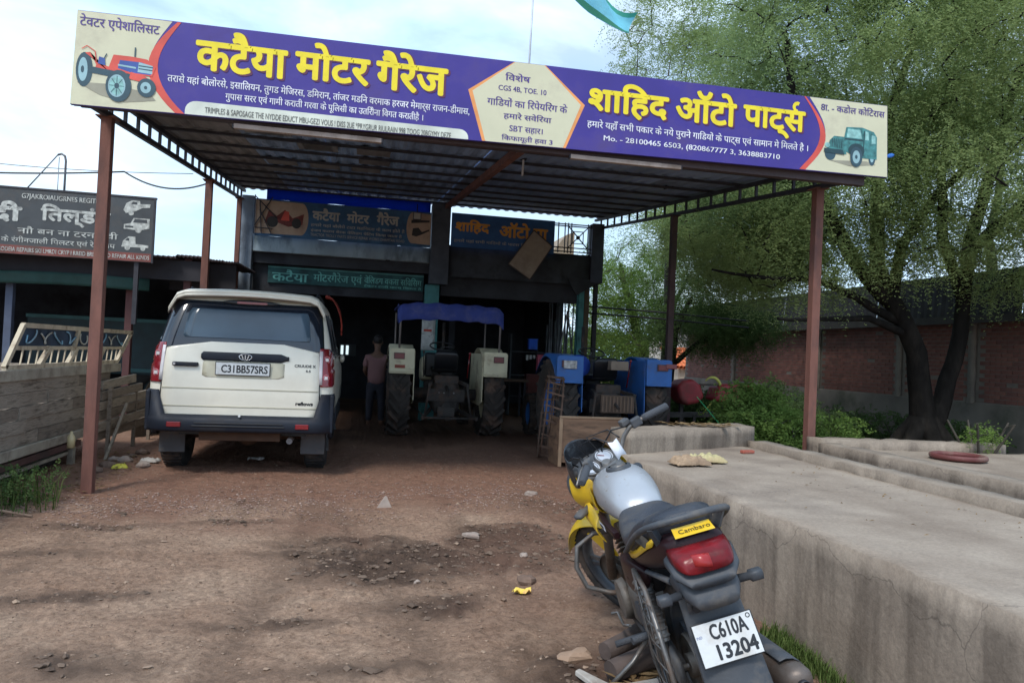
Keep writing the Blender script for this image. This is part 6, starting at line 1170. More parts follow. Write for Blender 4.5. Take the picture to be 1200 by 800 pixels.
# upper guard frame
gt = thing('guard_frame', 'cream painted iron guard frame with blue scrollwork standing on top of the trolley side', 'frame', (XT, 8.8, 1.08))
def gb(a, b, w_=.045, m=m_gr, nm='bar'): return obj(nm, MB().bar((XT-.01, a[0], a[1]), (XT-.01, b[0], b[1]), w_*.8, w_), m, gt, w=True)
gb((7.05, 1.095), (10.05, 1.095)); gb((7.38, 1.47), (10.62, 1.47)); gb((7.20, 1.265), (10.3, 1.265), .035); gb((7.05, 1.095), (7.38, 1.47)); gb((10.05, 1.095), (10.60, 1.47)); gb((8.60, 1.265), (8.72, 1.47), .05); gb((7.75, 1.095), (7.98, 1.265), .05); gb((8.45, 1.095), (8.68, 1.265), .05); gb((9.35, 1.095), (9.55, 1.265), .05)
obj('scroll_panel', MB().add([(XT-.02, 7.28, 1.285), (XT-.02, 10.28, 1.285), (XT-.02, 10.50, 1.445), (XT-.02, 7.42, 1.445)], [(0, 1, 2, 3)]), M('panel_navy', (.018, .04, .075), .7, var=.4, sc=5), gt, w=True)
m_scb = M('scroll_blue', (.22, .42, .55), .6, dirt=(.4, .42, .4)); m_scw = M('scroll_pale', (.52, .50, .42), .6)
for k in range(9):
    y = 7.55+.31*k+(.08 if k > 3 else 0); s = 1 if k % 2 else -1
    pts = [(XT-.006, y+s*(-.10+.22*u)+.05*math.sin(u*7), 1.365+.065*math.cos(u*PI*1.6+(k % 3))*(1-.2*u)) for u in np.linspace(0, 1, 12)]; obj('scroll', MB().tube(pts, .008, 5), m_scb if k % 3 != 1 else m_scw, gt, w=True)
for k in range(17): y = 7.35+.165*k; obj('thin_bar', MB().bar((XT-.01, y, 1.11), (XT-.01, y+.05, 1.255), .012), m_gr, gt, w=True)

# stacked boards, heap and rubble between the trolley and the car
bs = thing('board_stack', 'stack of weathered broken boards beyond the trolley, left of the car', 'boards', (-2.9, 10.3, 0))
for k in range(6):
    z = .30+.115*k; obj('board', MB().bar((-2.84+rt.uniform(-.03, .03), 9.0+.06*k, z-.04), (-2.72+rt.uniform(-.03, .03), 11.2-.18*k+rt.uniform(-.2, .1), z+.02), .04, .10), m_plank[k % 2], bs, w=True, bevel=.004)
for y in (9.3, 10.3, 11.0): obj('stake', MB().bar((-2.76, y, -.1), (-2.76, y+.03, .82-.1*(y-9.3)), .04), m_plank[0], bs, w=True)
obj('stake', MB().bar((-2.72, 9.1, .0), (-2.70, 9.75, .60), .03), m_plank[1], bs, w=True)
rows = []
for j in range(13):
    v = j/12; rows.append([(-2.45+.55*math.cos(PI*i/16)*(1-.35*v), 11.2+.7*v+.05*math.sin(i), max(0, .98*math.sin(PI*i/16)**.7*(1-.5*v**3))+.05*mn.noise(Vector((i*.5, v*4, 2)))) for i in range(17)])
mb = MB(); mb.grid(rows, thick=(0, .01, -.02)); o = obj('tarpaulin', mb, M('old_tarp', (.13, .115, .09), .9, var=.35, sc=4, bump=.6, bsc=14, dirt=(.06, .055, .045))); tag(o, 'grey brown tarpaulin draped over a heap left of the car', 'tarpaulin')
for k in range(11):
    x, y = -2.75+rt.uniform(0, .55), 8.3+rt.uniform(0, 1.9); s = rt.uniform(.03, .07); lab = ['pale', 'dark', 'brown'][k % 3]
    o = rock('stone', 'broken stone in the rubble strewn between the trolley and the car', (x, y), (s*1.2, s, s*.7), m_rock if k % 3 == 0 else m_rockd, 40+k, group='rubble by the trolley')
o = sack('plastic_scrap', 'crumpled yellow plastic scrap in the rubble behind the front left post', 'litter', (-2.42, 8.6, gz(-2.42, 8.6)+.01), .16, .09, .05, .3, M('scrap_yellow', (.55, .50, .06), .6), 8)
o = sack('plastic_scrap', 'pale crumpled plastic scrap in the rubble nearest the car tyre', 'litter', (-2.22, 9.0, gz(-2.22, 9.0)+.01), .20, .10, .05, -.3, M('scrap_white', (.45, .42, .38), .6), 9)
o = obj('bottle', MB().lathe([(0, 0), (.035, 0), (.036, .10), (.012, .14), (.012, .16), (0, .16)], (0, 0, 0), (0, 0, 1), 14), M('bottle_yellow', (.55, .45, .25), .3)); o.location = (-2.70, 8.0, .30); tag(o, 'small pale bottle standing on the trolley edge beside the front left post', 'bottle')
o = obj('stick', MB().tube([(-3.05, 6.5, .28), (-2.85, 6.42, .16), (-2.62, 6.32, .05), (-2.35, 6.25, .02)], [.018, .016, .013, .009], 6), M('stick_pale', (.30, .20, .14), .9)); tag(o, 'crooked pale branch leaning down from the trolley into the weeds', 'stick')
# ---------------------------------------------------------------- motorcycle on its side stand, front wheel turned left
bk = thing('motorcycle', 'yellow, silver and black motorcycle leaning on its stand beside the concrete platform', 'motorcycle', (1.41, 2.57, 0), (0, R(-17), R(-6.5)))
m_bsil = M('tank_silver', (.40, .42, .45), .38, .3, var=.08, bump=.06, coat=.25, dirt=(.27, .245, .22), dsc=22, dlo=.60, dhi=.68); m_byel = M('bike_yellow', (.70, .45, .02), .36, var=.08, bump=.06, coat=.25, dirt=(.42, .27, .05), dsc=5, dlo=.55, dhi=.8)
m_bmar = M('bike_dark_maroon', (.020, .008, .010), .35, var=.15, bump=.02, spec=.22, coat=.0, dirt=(.035, .024, .022), dsc=6, dlo=.6); m_seat = M('seat_vinyl', (.026, .031, .043), .40, var=.15, bump=.25, bsc=300, dirt=(.075, .07, .065), dsc=5); m_bpl = M('bike_plastic', (.050, .056, .066), .55, var=.2, bump=.12, dirt=(.15, .13, .11), dsc=5, dlo=.48)
m_bst = M('bike_steel', (.16, .155, .15), .42, .6, var=.25, dirt=(.16, .11, .08), dsc=9); m_eng = M('engine_alloy', (.17, .15, .13), .6, .5, var=.3, bump=.3, dirt=(.11, .075, .055), dsc=8); m_grip = M('grip_rubber', (.05, .055, .065), .75, bump=.5, bsc=180); m_dial = M('dial_face', (.42, .45, .50), .25, var=.15, bump=0, coat=.6); m_gry = M('muffler_steel', (.13, .105, .09), .5, .5, var=.3, dirt=(.09, .06, .045), dsc=7)
m_btyre = M('bike_tyre', (.030, .029, .029), .85, var=.25, dirt=(.12, .09, .07), dsc=6, bump=.2)
AX0 = Vector((0, .93, .95)); AXD = Vector((0, -.438, .899)); STEER = Matrix.Rotation(R(36), 4, AXD)
def ST(mb):
    mb.v = [tuple(AX0+(STEER @ (Vector(p)-AX0))) for p in mb.v]; return mb
def SP(p): return AX0+(STEER @ (Vector(p)-AX0))
def bwheel(name, c, r, w_, steer=False):
    f = ST if steer else (lambda m: m)
    prof_ = [(r-.062, -.028), (r-.045, -w_*.5), (r-.018, -w_*.48), (r-.004, -w_*.25), (r, 0), (r-.004, w_*.25), (r-.018, w_*.48), (r-.045, w_*.5), (r-.062, .028)]
    wh = obj(name, f(MB().lathe(prof_, c, (1, 0, 0), 44, closed=True)), m_btyre, bk)
    tr = MB(); n = 56
    for k in range(n):
        a = 2*PI*k/n
        for q in (-1, 1): tr.bar((c[0]+q*.006, c[1]+math.cos(a)*(r+.0005), c[2]+math.sin(a)*(r+.0005)), (c[0]+q*w_*.42, c[1]+math.cos(a+.05)*(r-.012), c[2]+math.sin(a+.05)*(r-.012)), .012, .006)
    obj('tread', f(tr), m_btyre, wh, kind='stuff')
    rm_ = MB().lathe([(r-.058, -.034), (r-.078, -.030), (r-.085, 0), (r-.078, .030), (r-.058, .034), (r-.068, 0)], c, (1, 0, 0), 44, closed=True)
    for k in range(5):
        a = 2*PI*k/5+.2
        for d in (-.10, .10): rm_.bar((c[0], c[1]+.03*math.cos(a+d*4), c[2]+.03*math.sin(a+d*4)), (c[0], c[1]+(r-.078)*math.cos(a+d), c[2]+(r-.078)*math.sin(a+d)), .012, .026)
    obj('rim', f(rm_), m_bpl, wh); obj('hub', f(MB().cyl((c[0]-.06, c[1], c[2]), (c[0]+.06, c[1], c[2]), .045).lathe([(.11, -.05), (.115, -.045), (.115, -.03), (.04, -.03)], c, (1, 0, 0), 24)), m_eng, wh); return wh
bwheel('rear_wheel', (0, 0, .305), .305, .095); bwheel('front_wheel', (0, 1.265, .30), .30, .085, True)
for s in (-1, 1):
    fk = obj('fork_leg', ST(MB().tube([(s*.085, 1.262, .30), (s*.085, 1.09, .62), (s*.085, .96, .93)], [.025, .026, .019], 12)), m_eng, bk)
    obj('shock_absorber', MB().cyl((s*.13, .02, .34), (s*.13, .16, .68), .022).lathe([(.034, 0), (.034, .24)], (s*.13, .04, .40), (0, .38, .92), 14), m_bst, bk)
    cs = MB()
    for k in range(9): cs.lathe([(.034, 0), (.041, .008), (.034, .016)], (s*.13, .045+.010*k, .41+.0245*k), (0, .38, .92), 14)
    obj('spring', cs, m_bst, bk, kind='stuff'); obj('swingarm', MB().bar((s*.085, .0, .305), (s*.085, .50, .36), .032, .045), m_bpl, bk)
obj('axle', ST(MB().cyl((-.10, 1.265, .30), (.10, 1.265, .30), .012)), m_bst, bk); obj('axle', MB().cyl((-.13, 0, .305), (.13, 0, .305), .012), m_bst, bk); obj('fork_clamp', ST(MB().cbox((0, .95, .94), (.21, .07, .035), (-.45, 0, 0)).cbox((0, 1.00, .83), (.21, .07, .04), (-.45, 0, 0))), m_bpl, bk)
# front mudguard
g = MB(); rows = []
for k in range(17):
    a = R(22+k*7.2); rr = .342; w_ = .082*(1-.35*abs(k-9)/9*(1 if k > 9 else .5)); rows.append([(w_*u, 1.265+(rr-.030*abs(u)**2.2)*math.cos(a), .30+(rr-.030*abs(u)**2.2)*math.sin(a)) for u in (-1, -.85, -.5, 0, .5, .85, 1)])
g.grid(rows, thick=(0, 0, -.004)); mg = obj('front_mudguard', ST(g), m_byel, bk, sub=1)
for s in (-1, 1): obj('mudguard_stay', ST(MB().prism([(1.17, .56), (1.30, .56), (1.22, .44), (1.15, .42)], lambda a, b, h: Vector((s*(.062+h), a, b)), .01)), m_byel, mg)
# headlamp cowl, visor, instruments
cowl = MB().loft([((0, .985, .94), .10, .10, 3, (1, 0, 0), (0, .30, .95)), ((0, 1.05, .93), .135, .13, 2.7, (1, 0, 0), (0, .25, .97)), ((0, 1.13, .91), .13, .12, 2.5, (1, 0, 0), (0, .2, .98)), ((0, 1.18, .90), .09, .085, 2.3, (1, 0, 0), (0, .2, .98))], 26)
cw_ = obj('headlamp_cowl', ST(cowl), m_bpl, bk); obj('head_lamp', ST(MB().ell((0, 1.18, .885), (.075, .022, .065))), m_lampw, cw_)
for s in (-1, 1):
    p_ = MB(); p_.grid([[(s*(.118+.030*math.sin(PI*u)), .955+.17*v-.03*u, .80+.20*u+.03*v) for v in (0, .25, .5, .75, 1)] for u in (0, .2, .4, .6, .8, 1)], thick=(-s*.006, 0, 0)); obj('side_fairing', ST(p_), m_byel, cw_, sub=1)
    sg_ = obj('front_indicator', ST(MB().loft([((s*.13, 1.03, .86), .018, .018, 2, (0, 1, 0), (0, 0, 1)), ((s*.18, 1.02, .855), .016, .014, 2, (0, 1, 0), (0, 0, 1)), ((s*.20, 1.02, .853), .034, .026, 2.4, (0, 1, 0), (0, 0, 1)), ((s*.255, 1.01, .848), .028, .022, 2.4, (0, 1, 0), (0, 0, 1)), ((s*.265, 1.01, .847), .01, .01, 2, (0, 1, 0), (0, 0, 1))])), m_bpl, bk)
rows = []
for j in range(9):
    v = j/8; hw = .150*(1-.30*v**2.5); rows.append([(hw*math.sin(t), 1.02+.105*math.cos(t)*(1-.25*v)+.02*v, .975+.185*v*(1-.30*abs(math.sin(t))**2.5)) for t in np.linspace(-1.75, 1.75, 17)])
vz = MB(); vz.grid(rows, thick=(0, -.005, -.002)); obj('visor', ST(vz), M('visor_black', (.014, .016, .020), .25, bump=0, coat=.5), bk, sub=1)
nd_ = Vector((0, -.62, .785)); ic = obj('instrument_cluster', ST(MB().loft([(Vector((0, 1.03, .965)), .13, .065, 3, (1, 0, 0), (0, .785, .62)), (Vector((0, .985, 1.022)), .125, .062, 3, (1, 0, 0), (0, .785, .62)), (Vector((0, .982, 1.026)), .115, .055, 3, (1, 0, 0), (0, .785, .62))], 26)), m_bpl, bk)
for x, r_ in ((-.056, .052), (.056, .052)):
    c = Vector((x, .978, 1.030)); dl = obj('dial', ST(MB().lathe([(0, .002), (r_-.006, .002)], c, nd_, 26)), m_dial, ic); obj('dial_ring', ST(MB().lathe([(r_-.006, 0), (r_-.004, .008), (r_, .008), (r_+.002, 0)], c, nd_, 26)), m_bpl, ic)
    obj('needle', ST(MB().bar(c+nd_*.004, c+nd_*.004+Vector((.022 if x < 0 else -.02, .020, .018)), .003)), m_lamp, dl); obj('dial_scale', ST(MB().lathe([(r_-.016, .0035), (r_-.013, .0035)], c, nd_, 26)), m_bblk, dl)
obj('warning_lights', ST(MB().cbox((0, .962, 1.012), (.05, .04, .008), (-.9+1.6, 0, 0))), m_bblk, ic)
# handlebar
for s in (-1, 1):
    pts = [(s*.0, .905, 1.005), (s*.06, .90, 1.01), (s*.10, .885, 1.035), (s*.135, .86, 1.085), (s*.165, .825, 1.115), (s*.215, .785, 1.122), (s*.335, .715, 1.115)]
    hb = obj('handlebar', ST(MB().tube(pts[:6]+[(s*.26, .758, 1.12)], .0115, 10)), m_bst, bk); obj('grip', ST(MB().tube([(s*.225, .780, 1.121), (s*.25, .765, 1.120), (s*.345, .710, 1.113), (s*.35, .707, 1.113)], [.0165, .0185, .018, .012], 12)), m_grip, hb)
    obj('switch_box', ST(MB().cbox((s*.195, .800, 1.122), (.055, .035, .045), (0, 0, -s*.5))), m_bpl, hb, bevel=.006)
    obj('lever', ST(MB().tube([(s*.185, .830, 1.120), (s*.24, .815, 1.115), (s*.345, .755, 1.10)], [.009, .007, .006], 7)), m_bst, hb)
    obj('cable', ST(MB().tube([(s*.175, .82, 1.12), (s*.13, .92, 1.13), (s*.08, 1.0, 1.06), (s*.04, .98, .92)], .0045, 6)), m_bblk, hb)
obj('brake_reservoir', ST(MB().cbox((.165, .845, 1.145), (.045, .05, .03), (0, 0, -.4))), m_bpl, bk, bevel=.006); obj('bar_clamp', ST(MB().cbox((0, .90, .995), (.12, .05, .045))), m_bst, bk, bevel=.006); obj('ignition_lock', ST(MB().cyl((0, .93, .985), (0, .915, 1.03), .022)), m_bst, bk)
tg_ = MB(); tg_.grid([[(.035+.03*i+.004*math.sin(i), .865+.006*j, 1.01+.045*j+.010*math.sin(i*2+j)) for i in range(3)] for j in range(3)], thick=(0, .002, 0)); obj('paper_tag', ST(tg_), m_wht, bk)
for k, (x, y) in enumerate(((-.05, 1.0), (.03, 1.02), (.06, .98))): obj('cable', ST(MB().tube([(x, y, 1.0), (x*1.5-.02, y+.07, 1.10+.02*k), (x*2.4, y-.02, 1.13), (x*2.0, .88, 1.09)], .004, 6)), m_bblk, bk)
# tank
TK = [(.385, .865, .06, .045), (.42, .880, .10, .065), (.50, .900, .118, .090), (.60, .912, .132, .106), (.70, .918, .138, .114), (.79, .915, .134, .114), (.86, .905, .112, .103), (.90, .890, .075, .07), (.915, .885, .03, .03)]
tk_ = obj('tank', MB().loft([((0, y, z), a, b, 2.35) for y, z, a, b in TK], 30), m_bsil, bk, sub=1)
obj('tank_cap', MB().lathe([(0, .012), (.032, .012), (.038, .004), (.040, -.01)], (0, .70, 1.031), (0, .02, 1), 24), m_bst, tk_); obj('tank_trim', MB().lathe([(.046, .004), (.058, .002), (.06, -.012)], (0, .70, 1.032), (0, .02, 1), 24), m_bpl, tk_)
def tside(y, t):      # point on the tank's flank: t from top (0) to bottom (1)
    zs = [p[0] for p in TK]; z = float(np.interp(y, zs, [p[1] for p in TK])); a = float(np.interp(y, zs, [p[2] for p in TK])); b = float(np.interp(y, zs, [p[3] for p in TK])); th = R(70-150*t); ca, sa = math.cos(th), math.sin(th)
    return math.copysign(abs(ca)**(2/2.35), ca)*a, z+math.copysign(abs(sa)**(2/2.35), sa)*b
for s in (-1, 1):
    rows = []
    for i in range(9):
        y = .70+.21*i/8; rows.append([(s*(tside(min(y, .885), t)[0]+.012+.03*max(0, (y-.82)/.09)), y+.05*t, tside(min(y, .885), t)[1]-.02*t) for t in np.linspace(.33+.1*(1-i/8), 1.0, 7)])
    mb = MB(); mb.grid(rows, thick=(-s*.008, 0, 0)); sh_ = obj('tank_shroud', mb, m_byel, bk, sub=1)
    rows = [[(s*(.135+.035*math.sin(PI*u)+.01*v), .76+.22*v-.05*u, .80-.20*u+.06*v) for v in (0, .25, .5, .75, 1)] for u in (0, .2, .4, .6, .8, 1)]; mb = MB(); mb.grid(rows, thick=(-s*.008, 0, 0)); obj('radiator_shroud', mb, m_byel, bk, sub=1)
    rows = [[(s*(.150-.012*abs(v-.5)), .40+.33*v, .765+.045*u+.02*v) for v in np.linspace(0, 1, 7)] for u in (0, .5, 1)]; mb = MB(); mb.grid(rows, thick=(-s*.02, 0, 0)); sp_ = obj('tank_lower_panel', mb, m_bmar, bk)
    obj('badge', MB().add([(s*.158, .52, .775), (s*.161, .62, .783), (s*.161, .625, .825), (s*.158, .535, .815)], [(0, 1, 2, 3)]), m_wht, sp_); obj('badge_mark', MB().add([(s*.1615, .545, .787), (s*.1630, .605, .793), (s*.1630, .607, .812), (s*.1615, .552, .806)], [(0, 1, 2, 3)]), m_bblk, sp_)
# seat
SE = [(.475, .865, .06, .02), (.44, .875, .095, .04), (.36, .862, .125, .055), (.26, .842, .145, .058), (.16, .835, .152, .058), (.10, .845, .152, .062), (.05, .872, .150, .066), (-.02, .888, .145, .062), (-.12, .898, .132, .058), (-.20, .905, .112, .052), (-.245, .907, .07, .035), (-.255, .907, .03, .015)]
se = obj('seat', MB().loft([((0, y, z), a, b, 3.0) for y, z, a, b in SE], 30), m_seat, bk, sub=1)
obj('seat_seam', MB().tube([(.149*u, .085+.02*(1-u*u), .845+.045*(1-abs(u)**3)+.006) for u in np.linspace(-1, 1, 13)], .004, 6), m_bblk, se)
# tail section
TC = [(.38, .74, .085, .055), (.28, .745, .125, .085), (.12, .765, .145, .100), (-.05, .795, .146, .090), (-.18, .815, .132, .078), (-.28, .825, .108, .062), (-.315, .825, .094, .05)]
tc_ = obj('tail_cowl', MB().loft([((0, y, z), a, b, 2.6) for y, z, a, b in TC], 28), m_bmar, bk, sub=1)
for s in (-1, 1):
    def tp_(y, dz, o=.004): zs = [p[0] for p in TC[::-1]]; a = float(np.interp(y, zs, [p[2] for p in TC[::-1]])); z = float(np.interp(y, zs, [p[1] for p in TC[::-1]])); b = float(np.interp(y, zs, [p[3] for p in TC[::-1]])); k = min(.98, abs(dz)/b); return (s*(a*(1-k**2.6)**(1/2.6)+o), y, z+dz)
    rows = [[tp_(.22-.42*k/10, dz+.03*k/10) for k in range(11)] for dz in (-.005, .022, .048)]; mb = MB(); mb.grid(rows, thick=(-s*.002, 0, 0)); obj('yellow_stripe', mb, m_byel, tc_)
    obj('side_panel', MB().loft([((s*.115, .40, .62), .03, .06, 3), ((s*.135, .30, .62), .035, .10, 3), ((s*.135, .14, .64), .032, .09, 3), ((s*.12, .02, .68), .02, .04, 3)]), m_bmar, bk, sub=1)
yl = obj('yellow_label', MB().add([(-.066, -.280, .901), (.066, -.280, .901), (.070, -.322, .879), (-.070, -.322, .879)], [(0, 1, 2, 3)]), m_byel, tc_)
lbl = lambda a, b, h: Vector((a, -.280-.042*(1-b)-.0012, .901-.022*(1-b)+.0022)); obj('lettering', text_mb('Cambaro', -.05, .06, .28, .68, lbl, .0, .0), m_bblk, tc_, fixn=False)
tl = MB().loft([((0, -.300, .822), .106, .033, 4.5, (1, 0, 0), (0, .45, .89)), ((0, -.345, .810), .100, .036, 4.5, (1, 0, 0), (0, .42, .90)), ((0, -.378, .800), .086, .031, 4.0, (1, 0, 0), (0, .40, .91)), ((0, -.386, .797), .074, .025, 3.5, (1, 0, 0), (0, .40, .91))], 26)
tlo = obj('tail_lamp', tl, M('bike_lamp_red', (.15, .008, .012), .28, var=.45, sc=14, bump=.1, bsc=40, coat=.0, spec=.3, dirt=(.05, .010, .012), dsc=9), bk); obj('lamp_bezel', MB().loft([((0, -.295, .800), .122, .034, 3, (1, 0, 0), (0, .35, .93)), ((0, -.352, .766), .112, .022, 3, (1, 0, 0), (0, .35, .93)), ((0, -.395, .740), .075, .014, 3, (1, 0, 0), (0, .35, .93))]), m_bpl, tlo)
obj('lamp_core', MB().loft([((-.045, -.366, .808), .022, .022, 2.5, (0, .4, .9), (0, .9, -.4)), ((.01, -.374, .800), .026, .022, 2.5, (0, .4, .9), (0, .9, -.4))]), M('lamp_core', (.30, .02, .02), .3, bump=0), tlo)
# grab rail
gr_ = [(-.150, .20, .78), (-.166, .10, .815), (-.170, -.02, .86), (-.162, -.14, .895), (-.142, -.24, .918), (-.09, -.288, .930), (0, -.298, .933), (.09, -.288, .930), (.150, -.25, .918), (.178, -.16, .895), (.172, -.02, .86), (.166, .10, .815), (.150, .20, .78)]
gro = obj('grab_rail', MB().tube(gr_, [.012]*2+[.013]*3+[.014]*3+[.013]*3+[.012]*2, 10), m_bpl, bk, sub=1)
for s in (-1, 1): obj('rail_bracket', MB().bar((s*.155, -.12, .885), (s*.12, -.12, .84), .018, .03), m_bpl, gro); obj('rail_bracket', MB().bar((s*.125, -.245, .915), (s*.10, -.22, .85), .02, .03), m_bpl, gro)
# rear mudguard, plate, indicators
rows = []
for j in range(13):
    v = j/12; y = -.285-.13*math.sin(v*1.35)-.075*v*v; z = .735-.50*v; w_ = .100+.012*v-.03*(v < .08); rows.append([(w_*u, y+.030*abs(u)**2.2, z-.004*abs(u)) for u in (-1, -.92, -.7, -.35, 0, .35, .7, .92, 1)])
mb = MB(); mb.grid(rows, thick=(0, .008, 0)); rmg = obj('rear_mudguard', mb, m_bpl, bk, sub=1); obj('mudguard_upper', MB().loft([((0, -.27, .73), .11, .045, 3), ((0, -.36, .70), .095, .04, 3), ((0, -.40, .675), .07, .02, 3)]), m_bpl, rmg)
def mgp(x, z, o=.0): v = (.735-z)/.50; return Vector((x, -.285-.13*math.sin(v*1.35)-.075*v*v-o, z))
dgp = (mgp(0, .46)-mgp(0, .60)).normalized(); npl = Vector((0, dgp.z, -dgp.y)).normalized(); npl = npl if npl.y < 0 else -npl; pc_ = mgp(0, .535)+npl*.020
def PF(a, b, h): return pc_+Vector((1, 0, 0))*a-dgp*b+npl*h
def pbox(x0, x1, z0, z1, h0, h1): mb = MB(); mb.add([PF(a, b, h) for h in (h0, h1) for (a, b) in ((x0, z0), (x1, z0), (x1, z1), (x0, z1))], [(3, 2, 1, 0), (4, 5, 6, 7), (0, 1, 5, 4), (1, 2, 6, 5), (2, 3, 7, 6), (3, 0, 4, 7)]); return mb
npo = obj('number_plate', pbox(-.104, .104, -.068, .068, 0, .004), m_bblk, bk, bevel=.004); obj('plate_face', pbox(-.100, .100, -.064, .064, .0045, .006), m_plate, npo, bevel=.0015)
for t_, x0, x1, z0, z1 in (('C610A', -.050, .078, .008, .056), ('13204', -.045, .092, -.054, -.006)): obj('lettering', text_mb(t_, x0, x1, z0, z1, lambda a, b, h: PF(a, b, .0064+h), .035, .0004), m_bblk, npo, fixn=False)
rb_ = MB(); rb_.add([PF(.088+.008*math.cos(k*PI/8), .052+.008*math.sin(k*PI/8), .0068) for k in range(16)]+[PF(.088+.005*math.cos(k*PI/8), .052+.005*math.sin(k*PI/8), .0068) for k in range(16)], [(k, (k+1) % 16, 16+(k+1) % 16, 16+k) for k in range(16)]); obj('plate_mark', rb_, m_bblk, npo); obj('plate_mark', text_mb('IND', -.096, -.078, .022, .03, lambda a, b, h: PF(a, b, .0064+h), .0, .0004), m_blu, npo, fixn=False)
obj('reflector', MB().cbox(mgp(.03, .655, .010)+Vector((0, -.012, 0)), (.075, .014, .034), (.35, 0, 0)), m_lamp, rmg, bevel=.004); obj('mount_block', MB().cbox(mgp(-.065, .650, .010), (.045, .02, .045), (.35, 0, 0)), m_bpl, rmg, bevel=.005); obj('bolt', MB().cyl(mgp(-.065, .650, .015), mgp(-.065, .650, .034), .013), m_bblk, rmg)
for s in (-1, 1): obj('rear_indicator', MB().loft([((s*.10, -.33, .70), .014, .014, 2, (0, 1, 0), (0, 0, 1)), ((s*.135, -.335, .70), .013, .013, 2, (0, 1, 0), (0, 0, 1)), ((s*.140, -.335, .70), .022, .018, 3.5, (0, 1, 0), (0, 0, 1)), ((s*.178, -.335, .70), .022, .018, 3.5, (0, 1, 0), (0, 0, 1)), ((s*.182, -.335, .70), .012, .010, 2.5, (0, 1, 0), (0, 0, 1))]), m_bpl, bk)
# saree guard on the left
sg2 = obj('leg_guard', MB().tube([(-.155, .10, .70), (-.165, -.08, .66), (-.175, -.22, .46), (-.175, -.26, .26), (-.165, -.14, .18), (-.15, .08, .20), (-.15, .16, .32), (-.155, .10, .70)], .0095, 8), m_bst, bk)
for k in range(6): z = .24+.075*k; obj('guard_bar', MB().tube([(-.165, .12-.01*k, z), (-.175, -.05, z-.01), (-.172, -.235+.028*max(0, k-2), z+.005)], .0035, 5), m_bst, sg2)
for k in range(3): obj('guard_bar', MB().tube([(-.165, .05-.09*k, .66-.05*k), (-.172, .04-.09*k, .40), (-.165, .03-.07*k, .19)], .0035, 5), m_bst, sg2)
# exhaust on the right
ex = obj('muffler', MB().loft([((.155, .42, .26), .030, .030, 2, (1, 0, 0), (0, -.1, 1)), ((.165, .28, .275), .042, .045, 2.2, (1, 0, 0), (0, -.1, 1)), ((.175, .10, .295), .052, .056, 2.3, (1, 0, 0), (0, -.1, 1)), ((.185, -.30, .34), .055, .060, 2.3, (1, 0, 0), (0, -.1, 1)), ((.187, -.40, .352), .050, .054, 2.3, (1, 0, 0), (0, -.1, 1)), ((.188, -.43, .355), .034, .036, 2, (1, 0, 0), (0, -.1, 1))], 22), m_gry, bk)
obj('heat_shield', MB().grid([[(.178+.062*math.cos(t), .16-.52*k/6, .298+.052*k/6+.066*math.sin(t)) for t in np.linspace(-.3, 1.9, 7)] for k in range(7)], thick=(-.002, 0, -.002)), m_bpl, ex); obj('tail_pipe', MB().lathe([(.018, 0), (.020, .03), (.016, .03), (.015, 0)], (.188, -.425, .355), (0, -1, .1), 16), m_bblk, ex)
obj('exhaust_header', MB().tube([(.03, .86, .50), (.06, .92, .42), (.12, .86, .28), (.15, .62, .24), (.155, .42, .26)], .019, 10), m_bst, bk)
# engine and frame
en = obj('engine', MB().loft([((-.12, .58, .36), .06, .07, 3, (0, 1, 0), (0, 0, 1)), ((-.10, .58, .36), .17, .11, 3, (0, 1, 0), (0, 0, 1)), ((.10, .58, .36), .17, .11, 3, (0, 1, 0), (0, 0, 1)), ((.13, .58, .36), .09, .08, 3, (0, 1, 0), (0, 0, 1))]), m_eng, bk, sub=1)
obj('crank_cover', MB().cyl((-.15, .66, .36), (-.115, .66, .36), .085, .095), m_eng, en); obj('clutch_cover', MB().cyl((.115, .60, .36), (.155, .60, .36), .10, .085), m_eng, en)
for k in range(9): obj('cooling_fin', MB().cbox((0, .735+.010*k, .44+.020*k), (.155, .15-.004*abs(k-4), .006), (-.45, 0, 0)), m_eng, en)
obj('cylinder_head', MB().cbox((0, .83, .64), (.12, .11, .07), (-.45, 0, 0)), m_eng, en, bevel=.012); obj('carburettor', MB().cyl((0, .62, .62), (0, .74, .64), .03), m_eng, en)
fm2 = MB(); fm2.tube([(0, .95, .90), (0, .90, .60), (0, .86, .40), (0, .80, .27)], .018, 10).tube([(0, .93, .88), (0, .60, .80), (0, .30, .76), (0, -.15, .76)], .020, 10)
for s in (-1, 1): fm2.tube([(s*.04, .36, .76), (s*.10, .36, .50), (s*.10, .42, .26), (s*.10, .80, .25)], .014, 8).tube([(s*.08, .40, .48), (s*.12, .10, .68), (s*.10, -.25, .72)], .012, 8)
obj('frame', fm2, m_bpl, bk); obj('battery_box', MB().cbox((0, .26, .62), (.18, .22, .16)), m_bblk, bk, bevel=.01)
obj('crash_guard', MB().tube([(-.03, .90, .60), (-.16, .93, .61), (-.255, .92, .57), (-.285, .90, .48), (-.26, .88, .38), (-.16, .86, .33), (-.03, .82, .31)], .0125, 9), m_bst, bk); obj('crash_guard', MB().tube([(.03, .90, .60), (.16, .93, .61), (.255, .92, .57), (.285, .90, .48), (.26, .88, .38), (.16, .86, .33), (.03, .82, .31)], .0125, 9), m_bst, bk)
obj('chain_case', MB().loft([((-.105, -.06, .31), .014, .045, 3), ((-.105, .02, .315), .018, .065, 3), ((-.105, .40, .36), .018, .055, 3), ((-.105, .50, .36), .014, .04, 3)]), m_bpl, bk)
